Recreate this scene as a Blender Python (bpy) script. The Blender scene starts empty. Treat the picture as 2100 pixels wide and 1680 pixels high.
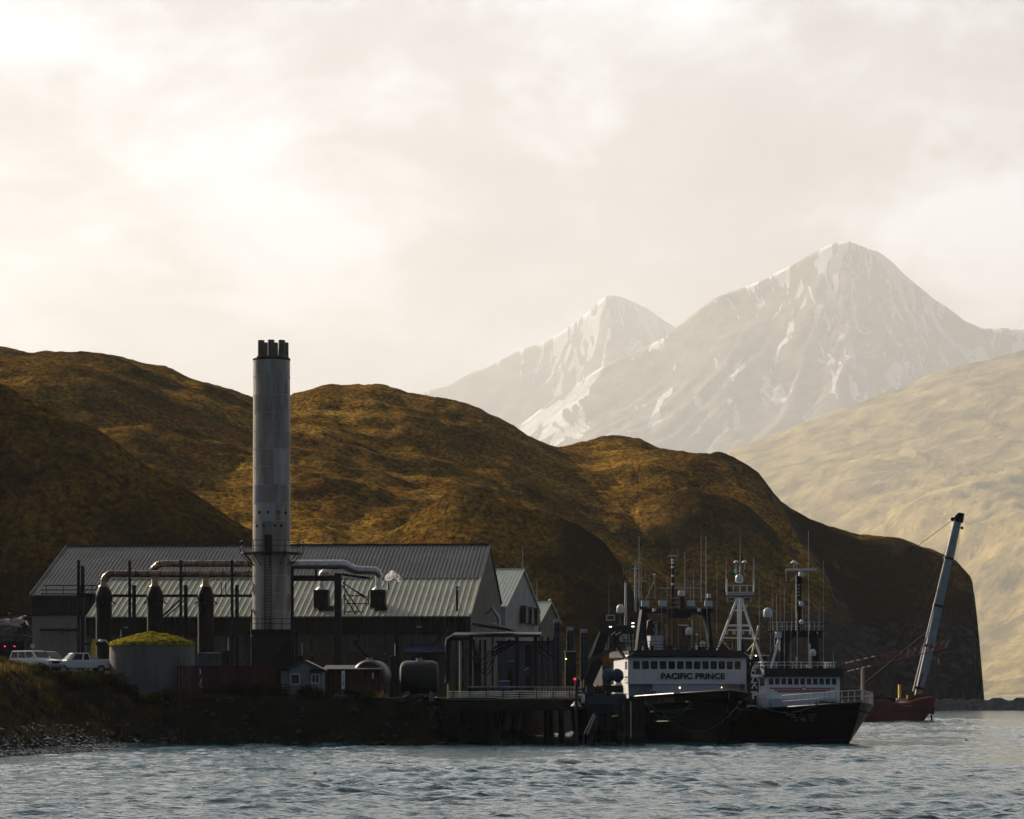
import bpy, bmesh, math, random
import numpy as np
from mathutils import Vector, Matrix, Euler
R = math.radians
PI = math.pi
random.seed(7)
C = bpy.context.scene.collection
S = bpy.context.scene

# ------------------------------------------------------------------ camera, sky, sun, exposure
HZ, FPX, CH = 1425.0, 6000.0, 4.2          # horizon row and focal length in photo pixels, eye height in metres
cam_d = bpy.data.cameras.new('camera'); cam = bpy.data.objects.new('camera', cam_d); C.objects.link(cam)
cam.location = (0, 0, CH); cam.rotation_euler = (R(90), 0, 0)
cam_d.sensor_width = 36; cam_d.lens = FPX / 2100 * 36
cam_d.shift_y = (HZ - 840) / 2100
cam_d.clip_start = 1; cam_d.clip_end = 160000
S.camera = cam

SUN_AZ, SUN_EL = 41.0, 24.0                 # degrees left of the view direction, degrees up
sun_v = Vector((-math.sin(R(SUN_AZ)) * math.cos(R(SUN_EL)), math.cos(R(SUN_AZ)) * math.cos(R(SUN_EL)), math.sin(R(SUN_EL))))
sd = bpy.data.lights.new('sun', 'SUN'); so = bpy.data.objects.new('sun', sd); C.objects.link(so)
sd.energy = 5.0; sd.angle = R(0.5); sd.color = (1.0, 0.85, 0.66)
so.rotation_euler = sun_v.to_track_quat('Z', 'Y').to_euler()

w = bpy.data.worlds.new('World'); S.world = w; w.use_nodes = True
nt = w.node_tree; nt.nodes.clear()
def N(tree, typ, **kw):
    n = tree.nodes.new(typ)
    for k, v in kw.items():
        if k in n.inputs.keys() if isinstance(k, str) else False: n.inputs[k].default_value = v
        else: setattr(n, k, v)
    return n
def L(tree, a, ao, b, bi): tree.links.new(a.outputs[ao], b.inputs[bi])
def ramp(tree, stops, interp='LINEAR'):
    n = tree.nodes.new('ShaderNodeValToRGB'); n.color_ramp.interpolation = interp
    e = n.color_ramp.elements
    e[0].position, e[0].color = stops[0][0], (*stops[0][1], 1)
    e[1].position, e[1].color = stops[-1][0], (*stops[-1][1], 1)
    for p, c in stops[1:-1]:
        x = e.new(p); x.color = (*c, 1)
    return n
def mth(tree, op, a=None, b=None, va=0.0, vb=0.0, clamp=False):
    n = tree.nodes.new('ShaderNodeMath'); n.operation = op; n.use_clamp = clamp
    n.inputs[0].default_value = va; n.inputs[1].default_value = vb
    if a is not None: tree.links.new(a, n.inputs[0])
    if b is not None: tree.links.new(b, n.inputs[1])
    return n.outputs[0]
sky = N(nt, 'ShaderNodeTexSky'); sky.sky_type = 'NISHITA'; sky.sun_disc = False
sky.sun_elevation = R(SUN_EL); sky.sun_rotation = R(-SUN_AZ); sky.air_density = 1.5; sky.dust_density = 4.0
bg0 = N(nt, 'ShaderNodeBackground'); bg0.inputs['Strength'].default_value = 0.05
L(nt, sky, 0, bg0, 0)
tc = N(nt, 'ShaderNodeTexCoord')
dotn = N(nt, 'ShaderNodeVectorMath', operation='DOT_PRODUCT'); L(nt, tc, 'Generated', dotn, 0); dotn.inputs[1].default_value = sun_v
d = dotn.outputs['Value']
# lit cloud deck: bright cream round the sun, slate blue out of view to set the fill light
glow = ramp(nt, [(0.0, (0.050, 0.058, 0.076)), (0.45, (0.044, 0.052, 0.070)), (0.62, (0.020, 0.030, 0.043)), (0.70, (0.024, 0.040, 0.054)), (0.765, (0.09, 0.11, 0.125)), (0.81, (0.36, 0.365, 0.39)), (0.86, (0.37, 0.375, 0.40)), (0.92, (0.35, 0.36, 0.39)), (1.0, (0.36, 0.37, 0.40))])
L(nt, (lambda m: m)(dotn), 'Value', glow, 0)
half = mth(nt, 'MULTIPLY_ADD', d, None, 0, 0.5); half.node.inputs[2].default_value = 0.5
nt.links.new(half, glow.inputs[0])
mp = N(nt, 'ShaderNodeMapping'); mp.inputs['Scale'].default_value = (1, 1, 2.0); L(nt, tc, 'Generated', mp, 0)
n1 = N(nt, 'ShaderNodeTexNoise'); n1.inputs['Scale'].default_value = 9.5; n1.inputs['Detail'].default_value = 12; n1.inputs['Roughness'].default_value = 0.62; n1.inputs['Distortion'].default_value = 0.25
L(nt, mp, 0, n1, 'Vector')
cr = ramp(nt, [(0.34, (0.74, 0.73, 0.755)), (0.45, (0.88, 0.875, 0.89)), (0.51, (1.14, 1.155, 1.18)), (0.60, (1.55, 1.60, 1.67))])
L(nt, n1, 0, cr, 0)
sep = N(nt, 'ShaderNodeSeparateXYZ'); L(nt, tc, 'Generated', sep, 0)
# flatter, warmer and less broken up low over the horizon
lowm = N(nt, 'ShaderNodeMapRange'); nt.links.new(sep.outputs[2], lowm.inputs[0]); lowm.inputs[1].default_value = 0.06; lowm.inputs[2].default_value = 0.15
mxl = N(nt, 'ShaderNodeMix', data_type='RGBA'); nt.links.new(lowm.outputs[0], mxl.inputs['Factor'])
mxl.inputs['A'].default_value = (1.04, 0.965, 0.87, 1); nt.links.new(cr.outputs[0], mxl.inputs['B'])
mul = N(nt, 'ShaderNodeMix', data_type='RGBA', blend_type='MULTIPLY'); mul.inputs['Factor'].default_value = 1
nt.links.new(glow.outputs[0], mul.inputs['A']); nt.links.new(mxl.outputs['Result'], mul.inputs['B'])
hi = N(nt, 'ShaderNodeMapRange'); nt.links.new(sep.outputs[2], hi.inputs[0]); hi.inputs[1].default_value = 0.26; hi.inputs[2].default_value = 0.62; hi.inputs[3].default_value = 1.0; hi.inputs[4].default_value = 0.16   # unseen sky overhead dimmed to deepen the shade
mul2 = N(nt, 'ShaderNodeMix', data_type='RGBA', blend_type='MULTIPLY'); mul2.inputs['Factor'].default_value = 1
nt.links.new(mul.outputs['Result'], mul2.inputs['A']); hr = ramp(nt, [(0.0, (0.10, 0.15, 0.19)), (0.16, (0.16, 0.22, 0.27)), (1.0, (1, 1, 1))]); nt.links.new(hi.outputs[0], hr.inputs[0]); nt.links.new(hr.outputs[0], mul2.inputs['B'])
backm = N(nt, 'ShaderNodeMapRange'); nt.links.new(half, backm.inputs[0]); backm.inputs[1].default_value = 0.66; backm.inputs[2].default_value = 0.74
mul3 = N(nt, 'ShaderNodeMix', data_type='RGBA'); nt.links.new(backm.outputs[0], mul3.inputs['Factor']); nt.links.new(mul.outputs['Result'], mul3.inputs['A']); nt.links.new(mul2.outputs['Result'], mul3.inputs['B'])
mul = mul3
bg1 = N(nt, 'ShaderNodeBackground'); bg1.inputs['Strength'].default_value = 1.0
nt.links.new(mul.outputs['Result'], bg1.inputs[0])
mixs = N(nt, 'ShaderNodeMixShader'); mixs.inputs[0].default_value = 0.96
L(nt, bg0, 0, mixs, 1); L(nt, bg1, 0, mixs, 2)
wo = N(nt, 'ShaderNodeOutputWorld'); L(nt, mixs, 0, wo, 0)

S.view_settings.view_transform = 'Standard'; S.view_settings.look = 'None'
S.view_settings.gamma = 1; S.view_settings.exposure = 1.12
S.render.engine = 'CYCLES'
S.cycles.use_denoising = True; S.cycles.max_bounces = 6; S.cycles.volume_bounces = 0
S.cycles.sample_clamp_indirect = 6; S.cycles.caustics_reflective = False; S.cycles.caustics_refractive = False
S.render.film_transparent = False

# ------------------------------------------------------------------ helpers
def at(px, py, Y):
    return Vector(((px - 1050) / FPX * Y, Y, CH + (HZ - py) / FPX * Y))
def X(px, Y): return (px - 1050) / FPX * Y
def Z(py, Y): return CH + (HZ - py) / FPX * Y

MATS = {}
def mat(name, col, rough=0.7, metal=0.0, var=0.25, vs=1.5, bump=0.0, bs=20.0, col2=None, ribs=None, spec=0.3, emit=None, streak=False, coat=0):
    """painted or natural surface: base colour broken up by two noises, optional ribs (axis, pitch, depth) and bump"""
    if name in MATS: return MATS[name]
    m = bpy.data.materials.new(name); m.use_nodes = True; t = m.node_tree; b = t.nodes['Principled BSDF']
    b.inputs['Roughness'].default_value = rough; b.inputs['Metallic'].default_value = metal
    b.inputs['Specular IOR Level'].default_value = spec
    if coat: b.inputs['Coat Weight'].default_value = coat
    tcn = t.nodes.new('ShaderNodeTexCoord'); src = tcn.outputs['Object']
    if streak:
        mpn = t.nodes.new('ShaderNodeMapping'); mpn.inputs['Scale'].default_value = (1, 1, 0.12); t.links.new(src, mpn.inputs[0]); nsrc = mpn.outputs[0]
    else: nsrc = src
    if var > 0 or col2:
        a = t.nodes.new('ShaderNodeTexNoise'); a.inputs['Scale'].default_value = vs; a.inputs['Detail'].default_value = 6; a.inputs['Roughness'].default_value = 0.65
        t.links.new(nsrc, a.inputs['Vector'])
        c2 = col2 if col2 else tuple(c * (1 - var) for c in col)
        rp = ramp(t, [(0.35, c2), (0.62, col)]); t.links.new(a.outputs[0], rp.inputs[0])
        t.links.new(rp.outputs[0], b.inputs['Base Color'])
        rr = t.nodes.new('ShaderNodeMapRange'); t.links.new(a.outputs[0], rr.inputs[0]); rr.inputs[1].default_value = 0.3; rr.inputs[2].default_value = 0.7
        rr.inputs[3].default_value = min(1, rough + 0.12); rr.inputs[4].default_value = max(0.03, rough - 0.05); t.links.new(rr.outputs[0], b.inputs['Roughness'])
    else: b.inputs['Base Color'].default_value = (*col, 1)
    h = None
    if ribs:
        wv = t.nodes.new('ShaderNodeTexWave'); wv.wave_type = 'BANDS'; wv.bands_direction = ribs[0]; wv.wave_profile = 'SIN'
        wv.inputs['Scale'].default_value = 1.0 / ribs[1] * 0.314; t.links.new(src, wv.inputs['Vector'])
        bn = t.nodes.new('ShaderNodeBump'); bn.inputs['Strength'].default_value = 0.9; bn.inputs['Distance'].default_value = ribs[2]
        t.links.new(wv.outputs[1], bn.inputs['Height']); h = bn
    if bump:
        nn = t.nodes.new('ShaderNodeTexNoise'); nn.inputs['Scale'].default_value = bs; nn.inputs['Detail'].default_value = 5; t.links.new(src, nn.inputs['Vector'])
        b2 = t.nodes.new('ShaderNodeBump'); b2.inputs['Strength'].default_value = 0.8; b2.inputs['Distance'].default_value = bump
        t.links.new(nn.outputs[0], b2.inputs['Height'])
        if h: t.links.new(h.outputs[0], b2.inputs['Normal'])
        h = b2
    if h: t.links.new(h.outputs[0], b.inputs['Normal'])
    if emit:
        b.inputs['Emission Color'].default_value = (*emit[0], 1); b.inputs['Emission Strength'].default_value = emit[1]
    MATS[name] = m; return m

def tag(o, label=None, cat=None, group=None, kind=None):
    if label: o['label'] = label
    if cat: o['category'] = cat
    if group: o['group'] = group
    if kind: o['kind'] = kind
    return o
def empty(name, loc, rz=0.0, label=None, cat=None, group=None):
    o = bpy.data.objects.new(name, None); C.objects.link(o); o.location = loc; o.rotation_euler = (0, 0, rz)
    o.empty_display_size = 0.2
    return tag(o, label, cat, group)

class MB:
    """collects simple shapes, each in the local frame of the object being built"""
    def __init__(s): s.v = []; s.f = []
    def add(s, vs, fs):
        k = len(s.v); s.v += [tuple(v) for v in vs]; s.f += [tuple(i + k for i in f) for f in fs]; return s
    def box(s, c, d, rz=0.0, rot=None):
        x, y, z = d[0] / 2, d[1] / 2, d[2] / 2
        vs = [Vector(p) for p in ((-x,-y,-z),(x,-y,-z),(x,y,-z),(-x,y,-z),(-x,-y,z),(x,-y,z),(x,y,z),(-x,y,z))]
        M = rot if rot else Matrix.Rotation(rz, 3, 'Z')
        return s.add([M @ v + Vector(c) for v in vs], [(0,3,2,1),(4,5,6,7),(0,1,5,4),(1,2,6,5),(2,3,7,6),(3,0,4,7)])
    def bx(s, x0, x1, y0, y1, z0, z1): return s.box(((x0+x1)/2,(y0+y1)/2,(z0+z1)/2), (x1-x0,y1-y0,z1-z0))
    def beam(s, p, q, w, h=None):
        h = h or w; p = Vector(p); q = Vector(q); d = q - p; l = d.length
        M = d.to_track_quat('X', 'Z').to_matrix()
        return s.box((p + q) / 2, (l, w, h), rot=M)
    def tube(s, p, q, r, n=10, r2=None, cap=True):
        p = Vector(p); q = Vector(q); d = (q - p); r2 = r if r2 is None else r2
        if d.length < 1e-6: return s
        M = d.to_track_quat('Z', 'Y').to_matrix()
        vs = []
        for c, rr in ((p, r), (q, r2)):
            for i in range(n):
                a = 2 * PI * i / n; vs.append(c + M @ Vector((math.cos(a) * rr, math.sin(a) * rr, 0)))
        fs = [(i, (i + 1) % n, n + (i + 1) % n, n + i) for i in range(n)]
        if cap: fs += [tuple(range(n - 1, -1, -1)), tuple(range(n, 2 * n))]
        return s.add(vs, fs)
    def path(s, pts, r, n=8):
        pts = [Vector(p) for p in pts]; k = len(pts); vs = []
        for i, p in enumerate(pts):
            d = (pts[min(i + 1, k - 1)] - pts[max(i - 1, 0)]).normalized()
            M = d.to_track_quat('Z', 'Y').to_matrix()
            rr = r[i] if isinstance(r, (list, tuple)) else r
            for j in range(n):
                a = 2 * PI * j / n; vs.append(p + M @ Vector((math.cos(a) * rr, math.sin(a) * rr, 0)))
        fs = [(i * n + j, i * n + (j + 1) % n, (i + 1) * n + (j + 1) % n, (i + 1) * n + j) for i in range(k - 1) for j in range(n)]
        fs += [tuple(range(n - 1, -1, -1)), tuple(range((k - 1) * n, k * n))]
        return s.add(vs, fs)
    def lathe(s, prof, c=(0, 0, 0), n=24, cap=True):
        c = Vector(c); vs = []; fs = []; k = len(prof)
        for r, z in prof:
            for i in range(n):
                a = 2 * PI * i / n; vs.append(c + Vector((math.cos(a) * r, math.sin(a) * r, z)))
        for j in range(k - 1):
            for i in range(n): fs.append((j * n + i, j * n + (i + 1) % n, (j + 1) * n + (i + 1) % n, (j + 1) * n + i))
        if cap: fs += [tuple(range(n - 1, -1, -1)), tuple(range((k - 1) * n, k * n))]
        return s.add(vs, fs)
    def prism(s, poly, dvec):
        k = len(poly); dv = Vector(dvec)
        vs = [Vector(p) for p in poly] + [Vector(p) + dv for p in poly]
        return s.add(vs, [tuple(range(k - 1, -1, -1)), tuple(range(k, 2 * k))] + [(i, (i + 1) % k, k + (i + 1) % k, k + i) for i in range(k)])
    def build(s, name, m, parent=None, smooth=False, loc=None, bevel=0):
        me = bpy.data.meshes.new(name); me.from_pydata(s.v, [], s.f); me.update()
        bm = bmesh.new(); bm.from_mesh(me); bmesh.ops.recalc_face_normals(bm, faces=bm.faces); bm.to_mesh(me); bm.free()
        o = bpy.data.objects.new(name, me); C.objects.link(o)
        ms = m if isinstance(m, (list, tuple)) else [m]
        for x in ms: me.materials.append(x)
        if parent: o.parent = parent
        if loc: o.location = loc
        if smooth:
            me.polygons.foreach_set('use_smooth', [True] * len(me.polygons))
            me.set_sharp_from_angle(angle=R(40))
        if bevel:
            bv = o.modifiers.new('bevel', 'BEVEL'); bv.width = bevel; bv.segments = 1; bv.limit_method = 'ANGLE'
        return o

def interp(x, pts):
    p = np.array(pts, float); return np.interp(x, p[:, 0], p[:, 1])
_rng = np.random.RandomState(3)
_lat = _rng.rand(256, 256)
def vnoise(x, y):
    xi = np.floor(x).astype(int); yi = np.floor(y).astype(int); fx = x - xi; fy = y - yi
    fx = fx * fx * fx * (fx * (fx * 6 - 15) + 10); fy = fy * fy * fy * (fy * (fy * 6 - 15) + 10)
    a = _lat[xi & 255, yi & 255]; b = _lat[(xi + 1) & 255, yi & 255]; c = _lat[xi & 255, (yi + 1) & 255]; e = _lat[(xi + 1) & 255, (yi + 1) & 255]
    return (a * (1 - fx) + b * fx) * (1 - fy) + (c * (1 - fx) + e * fx) * fy
def fbm(x, y, o=5, g=0.5):
    s = 0; a = 1; t = 0
    for i in range(o):
        s = s + a * (vnoise(x * 2 ** i + 17.3 * i, y * 2 ** i + 9.1 * i) - 0.5); t += a; a *= g
    return s / t
def ridged(x, y, o=5, g=0.55):
    s = 0; a = 1; t = 0
    for i in range(o):
        s = s + a * (1 - np.abs(2 * vnoise(x * 2 ** i + 31.7 * i, y * 2 ** i + 5.9 * i) - 1)); t += a; a *= g
    return s / t
def grid_mesh(name, XX, YY, ZZ, m, attrs=None, smooth=True):
    ny, nx = XX.shape
    co = np.stack([XX, YY, ZZ], -1).reshape(-1, 3).astype(np.float32)
    idx = np.arange(ny * nx).reshape(ny, nx)
    q = np.stack([idx[:-1, :-1], idx[:-1, 1:], idx[1:, 1:], idx[1:, :-1]], -1).reshape(-1, 4).astype(np.int32)
    me = bpy.data.meshes.new(name); me.vertices.add(len(co)); me.vertices.foreach_set('co', co.ravel())
    me.loops.add(q.size); me.loops.foreach_set('vertex_index', q.ravel())
    me.polygons.add(len(q)); me.polygons.foreach_set('loop_start', np.arange(0, q.size, 4, dtype=np.int32))
    me.update(calc_edges=True)
    if smooth: me.polygons.foreach_set('use_smooth', np.ones(len(q), bool))
    for k, arr in (attrs or {}).items():
        at_ = me.attributes.new(k, 'FLOAT', 'POINT'); at_.data.foreach_set('value', arr.ravel().astype(np.float32))
    me.materials.append(m); me.validate()
    o = bpy.data.objects.new(name, me); C.objects.link(o); return o
def smax(a, b, k):
    h = np.clip(0.5 + 0.5 * (a - b) / k, 0, 1); return b * (1 - h) + a * h + k * h * (1 - h)
# ------------------------------------------------------------------ near hills
def hill_material():
    m = bpy.data.materials.new('tundra_grass'); m.use_nodes = True; t = m.node_tree; b = t.nodes['Principled BSDF']
    b.inputs['Roughness'].default_value = 1.0; b.inputs['Specular IOR Level'].default_value = 0.0
    tcn = t.nodes.new('ShaderNodeTexCoord')
    def noise(sc, det=6, ro=0.6, mapping=None):
        n = t.nodes.new('ShaderNodeTexNoise'); n.inputs['Scale'].default_value = sc; n.inputs['Detail'].default_value = det; n.inputs['Roughness'].default_value = ro
        if mapping:
            mm = t.nodes.new('ShaderNodeMapping'); mm.inputs['Scale'].default_value = mapping; t.links.new(tcn.outputs['Object'], mm.inputs[0]); t.links.new(mm.outputs[0], n.inputs['Vector'])
        else: t.links.new(tcn.outputs['Object'], n.inputs['Vector'])
        return n.outputs[0]
    big = noise(0.035, 7, 0.7); fine = noise(0.85, 7, 0.8, (1, 0.4, 1)); rust = noise(0.06, 5, 0.6, (1, 0.7, 1.3)); spk = noise(0.16, 4, 0.6)
    r1 = ramp(t, [(0.34, (0.06, 0.045, 0.012)), (0.44, (0.17, 0.105, 0.020)), (0.54, (0.31, 0.17, 0.030)), (0.68, (0.47, 0.31, 0.07))]); t.links.new(big, r1.inputs[0])
    r2 = ramp(t, [(0.52, (0, 0, 0)), (0.64, (1, 1, 1))]); t.links.new(rust, r2.inputs[0])
    m1 = t.nodes.new('ShaderNodeMix'); m1.data_type = 'RGBA'; t.links.new(mth(t, 'MULTIPLY', r2.outputs[0], None, 0, 0.5), m1.inputs['Factor'])
    t.links.new(r1.outputs[0], m1.inputs['A']); m1.inputs['B'].default_value = (0.27, 0.095, 0.02, 1)
    r3 = ramp(t, [(0.38, (0.10, 0.10, 0.12)), (0.5, (0.72, 0.72, 0.72)), (0.62, (1.7, 1.65, 1.5))]); t.links.new(fine, r3.inputs[0])
    m2 = t.nodes.new('ShaderNodeMix'); m2.data_type = 'RGBA'; m2.blend_type = 'MULTIPLY'; m2.inputs['Factor'].default_value = 1
    t.links.new(m1.outputs['Result'], m2.inputs['A']); t.links.new(r3.outputs[0], m2.inputs['B'])
    # dark crowberry patches plus painted slope shade
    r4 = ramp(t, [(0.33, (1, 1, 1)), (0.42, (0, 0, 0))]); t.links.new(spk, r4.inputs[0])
    at_ = t.nodes.new('ShaderNodeAttribute'); at_.attribute_name = 'heath_shade'
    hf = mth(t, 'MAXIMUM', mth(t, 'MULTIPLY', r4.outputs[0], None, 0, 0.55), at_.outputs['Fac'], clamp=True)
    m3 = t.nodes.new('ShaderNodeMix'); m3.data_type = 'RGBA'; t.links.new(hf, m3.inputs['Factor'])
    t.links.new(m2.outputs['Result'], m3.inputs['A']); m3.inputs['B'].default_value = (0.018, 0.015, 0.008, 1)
    # bare rock where the attribute says cliff
    a2 = t.nodes.new('ShaderNodeAttribute'); a2.attribute_name = 'rock'
    rn = noise(0.35, 10, 0.78, (1, 1, 0.6)); rr = ramp(t, [(0.38, (0.010, 0.011, 0.014)), (0.5, (0.028, 0.029, 0.034)), (0.62, (0.085, 0.085, 0.092))]); t.links.new(rn, rr.inputs[0])
    m4 = t.nodes.new('ShaderNodeMix'); m4.data_type = 'RGBA'; t.links.new(a2.outputs['Fac'], m4.inputs['Factor'])
    t.links.new(m3.outputs['Result'], m4.inputs['A']); t.links.new(rr.outputs[0], m4.inputs['B'])
    t.links.new(m4.outputs['Result'], b.inputs['Base Color'])
    nb = noise(1.1, 6, 0.75); bn = t.nodes.new('ShaderNodeBump'); bn.inputs['Strength'].default_value = 1.0; bn.inputs['Distance'].default_value = 1.3
    t.links.new(nb, bn.inputs['Height']); t.links.new(bn.outputs[0], b.inputs['Normal'])
    return m

def S_prof(t, p): return 1 - np.clip(t, 0, 1.6) ** p
LAY = [  # silhouette in photo pixels, crest distance, front width, back width, front exponent
 dict(y=1060, wf=420, wb=300, p=1.5, pts=[(-700,760),(-300,700),(0,716),(50,722),(100,742),(180,775),(300,850),(450,930),(600,1020),(800,1150),(1000,1300),(1200,1450)]),
 dict(y=900, wf=430, wb=260, p=1.45, pts=[(-500,900),(-100,830),(0,790),(60,762),(100,743),(130,738),(200,739),(230,737),(300,748),(370,768),(430,795),(480,812),(520,826),(600,856),(700,885),(800,912),(900,940),(1000,972),(1100,1020),(1180,1080),(1260,1180),(1330,1330),(1400,1450)]),
 dict(y=1000, wf=400, wb=260, p=1.7, pts=[(300,1100),(480,960),(560,885),(597,850),(640,825),(680,812),(710,808),(800,812),(870,820),(940,832),(980,845),(1030,868),(1060,885),(1090,905),(1115,920),(1150,938),(1230,985),(1300,1060),(1400,1200),(1500,1400)]),
 dict(y=1040, wf=330, wb=200, p=1.6, pts=[(900,1150),(1000,1030),(1080,950),(1150,920),(1200,908),(1230,898),(1270,895),(1310,902),(1345,920),(1400,960),(1500,1080),(1600,1300),(1700,1450)]),
 dict(y=970, wf=260, wb=260, p=2.0, pts=[(900,1250),(1080,1030),(1180,962),(1250,945),(1320,932),(1380,928),(1420,938),(1480,955),(1520,985),(1560,1040),(1600,1110),(1650,1220),(1750,1450)]),
 dict(y=955, wf=125, wb=260, p=1.5, pts=[(950,1350),(1150,1200),(1300,1080),(1400,995),(1450,962),(1500,961),(1530,972),(1560,1000),(1600,1030),(1650,1058),(1700,1080),(1750,1096),(1800,1102),(1850,1108),(1900,1125),(1940,1140),(1965,1165),(1985,1185),(1997,1210),(2002,1250),(2004,1310),(2009,1440),(2060,1600)]),
 dict(y=500, wf=88, wb=150, p=1.35, pts=[(-700,700),(-300,720),(-100,755),(0,785),(100,830),(200,880),(300,945),(400,1010),(500,1075),(560,1110),(640,1160),(760,1240),(900,1330),(1050,1440)]),
 dict(y=620, wf=78, wb=150, p=1.45, pts=[(420,1260),(600,1190),(700,1150),(780,1110),(830,1080),(870,1050),(930,1012),(960,1008),(1010,1015),(1100,1045),(1180,1085),(1240,1125),(1270,1165),(1300,1230),(1350,1330),(1420,1450)]),
 dict(y=820, wf=90, wb=130, p=1.6, pts=[(1180,1330),(1240,1190),(1285,1095),(1320,1045),(1380,1012),(1430,1005),(1500,1018),(1540,1045),(1580,1090),(1640,1180),(1720,1300),(1800,1450)]),
]
LAND = [(-400, 150), (-60, 168), (-40, 180), (-34.5, 197), (-31.5, 214), (-29.6, 238), (-26, 241.5), (-12, 243), (-5, 246), (-3.5, 262), (2, 300), (12, 350), (24, 410), (44, 500), (66, 620), (92, 740), (112, 806), (130, 836), (138, 862), (146, 905), (154, 965), (150, 1050), (148, 1200), (-400, 1200)]
def land_dist(x, y):
    """distance inland of the shoreline polygon (negative over water)"""
    P = np.array(LAND); n = len(P); dm = np.full(x.shape, 1e9); ins = np.zeros(x.shape, bool)
    for i in range(n):
        a = P[i]; b = P[(i + 1) % n]; e = b - a
        tt = np.clip(((x - a[0]) * e[0] + (y - a[1]) * e[1]) / (e @ e), 0, 1)
        if i not in (n - 1, n - 2, n-3): dm = np.minimum(dm, np.hypot(x - a[0] - tt * e[0], y - a[1] - tt * e[1]))
        c = ((a[1] > y) != (b[1] > y)) & (x < (b[0] - a[0]) * (y - a[1]) / (b[1] - a[1] + 1e-12) + a[0]); ins ^= c
    return np.where(ins, dm, -dm)
def ground_z(x, y, hills=True):
    x = np.asarray(x, float); y = np.asarray(y, float)
    dl = land_dist(x, y)
    mound = 6.25 * np.clip((-30.6 - x) / 4.5, 0, 1) ** 0.8 * np.clip((276 - y) / 8, 0, 1) + 0 * x
    top = np.maximum(3.95, np.minimum(mound, 6.2 + 0.02 * (-30 - x)))
    wob = 0.9 * fbm(x * 0.35, y * 0.35, 4)
    st = np.clip((x + 29) / 2, 0, 1); d0 = 2.5 - 1.5 * st
    bank = np.where(dl < d0, 0.11 * dl, 0.11 * d0 + (dl - d0) * (0.80 + 1.0 * st + 0.5 * wob))
    z = np.minimum(top, bank + 0.25 * wob)
    z = np.where(dl < 0, np.maximum(dl * 0.25, -1.6), z)
    z = z + np.clip((y - 300) / 60, 0, 1) * np.clip(dl / 40, 0, 1) * 2.5
    return z
def near_hills():
    xs = np.arange(-235, 172, 0.85); ys = np.concatenate([np.arange(340, 420, 2.0), np.arange(420, 1180, 1.9)])
    XX, YY = np.meshgrid(xs, ys)
    base = ground_z(XX, YY)
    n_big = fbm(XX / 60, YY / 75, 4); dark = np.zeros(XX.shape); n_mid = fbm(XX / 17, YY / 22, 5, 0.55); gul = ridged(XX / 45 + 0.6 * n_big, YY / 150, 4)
    Hh = np.full(XX.shape, -40.0)
    for l in LAY:
        px = 1050 + FPX * XX / l['y']
        zc = CH + (HZ - interp(px, l['pts'])) / FPX * l['y']
        dy = YY - l['y'] + 30 * fbm(XX / 70 + l['y'], YY * 0 + 3.3, 3)
        t = np.where(dy < 0, -dy / l['wf'], dy / l['wb'])
        h = zc * np.where(dy < 0, S_prof(t, l['p']), 1 - np.clip(t, 0, 3) ** 1.7)
        away = np.clip(t * 4, 0, 1)
        h = h + away * (7.0 * n_big - 5.5 * (gul - 0.55)) * np.clip(zc / 50, 0, 1)
        if l['y'] in (500, 620, 820, 955): dark = np.where(h > Hh, {500: 0.5, 620: 0.55, 820: 0.45, 955: 0.75 * np.clip(t * 6, 0, 1)}[l['y']], dark)  # shade on these slopes painted in as darker ground
        Hh = smax(Hh, h, 5.0)
    dl = land_dist(XX, YY)
    amp = np.clip((Hh - 4) / 12, 0, 1)
    Hh = Hh + amp * (3.0 * n_mid + 1.0 * fbm(XX / 4, YY / 6, 4))
    # rock cliff of the headland: near-vertical buttresses toward the water
    dn = np.maximum(dl + 2.2 * fbm(XX / 7, YY / 9, 4) + 8 * np.clip((820 - YY) / 60, 0, 1) * fbm(XX / 16, YY / 16, 4), 0)
    cap = 1.5 + 33 * np.clip(dn / 3.5, 0, 1) ** 0.8 * 0.85 + 16 * np.clip(dn / 11, 0, 1) ** 0.6 + 45 * np.clip(dn / 60, 0, 1) + 1.5 * fbm(XX / 4, YY / 4, 3)
    bl = np.clip((XX - 62) / 25, 0, 1)
    Hh = np.minimum(Hh, cap) * bl + Hh * (1 - bl)
    Z_ = smax(Hh, base, 2.0)
    Z_ = np.where(dl < 0, np.minimum(Z_, dl * 0.3), Z_)
    gy, gx = np.gradient(Z_, ys, xs); slope = np.hypot(gx, gy)
    rock = np.clip((slope - 0.95) / 0.4, 0, 1) * np.clip((XX - 20) / 30, 0, 1)
    rock = np.maximum(rock, np.clip((XX - 55) / 25, 0, 1) * np.clip((30 - Z_ + 14 * n_mid) / 8, 0, 1))
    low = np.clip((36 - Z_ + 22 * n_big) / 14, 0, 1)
    heath_shade = np.clip(low * 0.7 + 0.18 * np.clip(n_mid * 8, 0, 1) + 1.6 * np.clip(n_big * 2 - 0.32, 0, 1) + np.clip((0.42 - gul) * 3, 0, 1) + dark * np.clip(0.8 + 2 * n_big + 2 * n_mid, 0, 1.3), 0, 0.92)
    o = grid_mesh('hills', XX, YY, Z_, hill_material(), dict(rock=rock, heath_shade=heath_shade))
    tag(o, 'golden brown grassy hills and dark headland behind the harbour', None, None, 'structure'); return o
near_hills()

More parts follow.
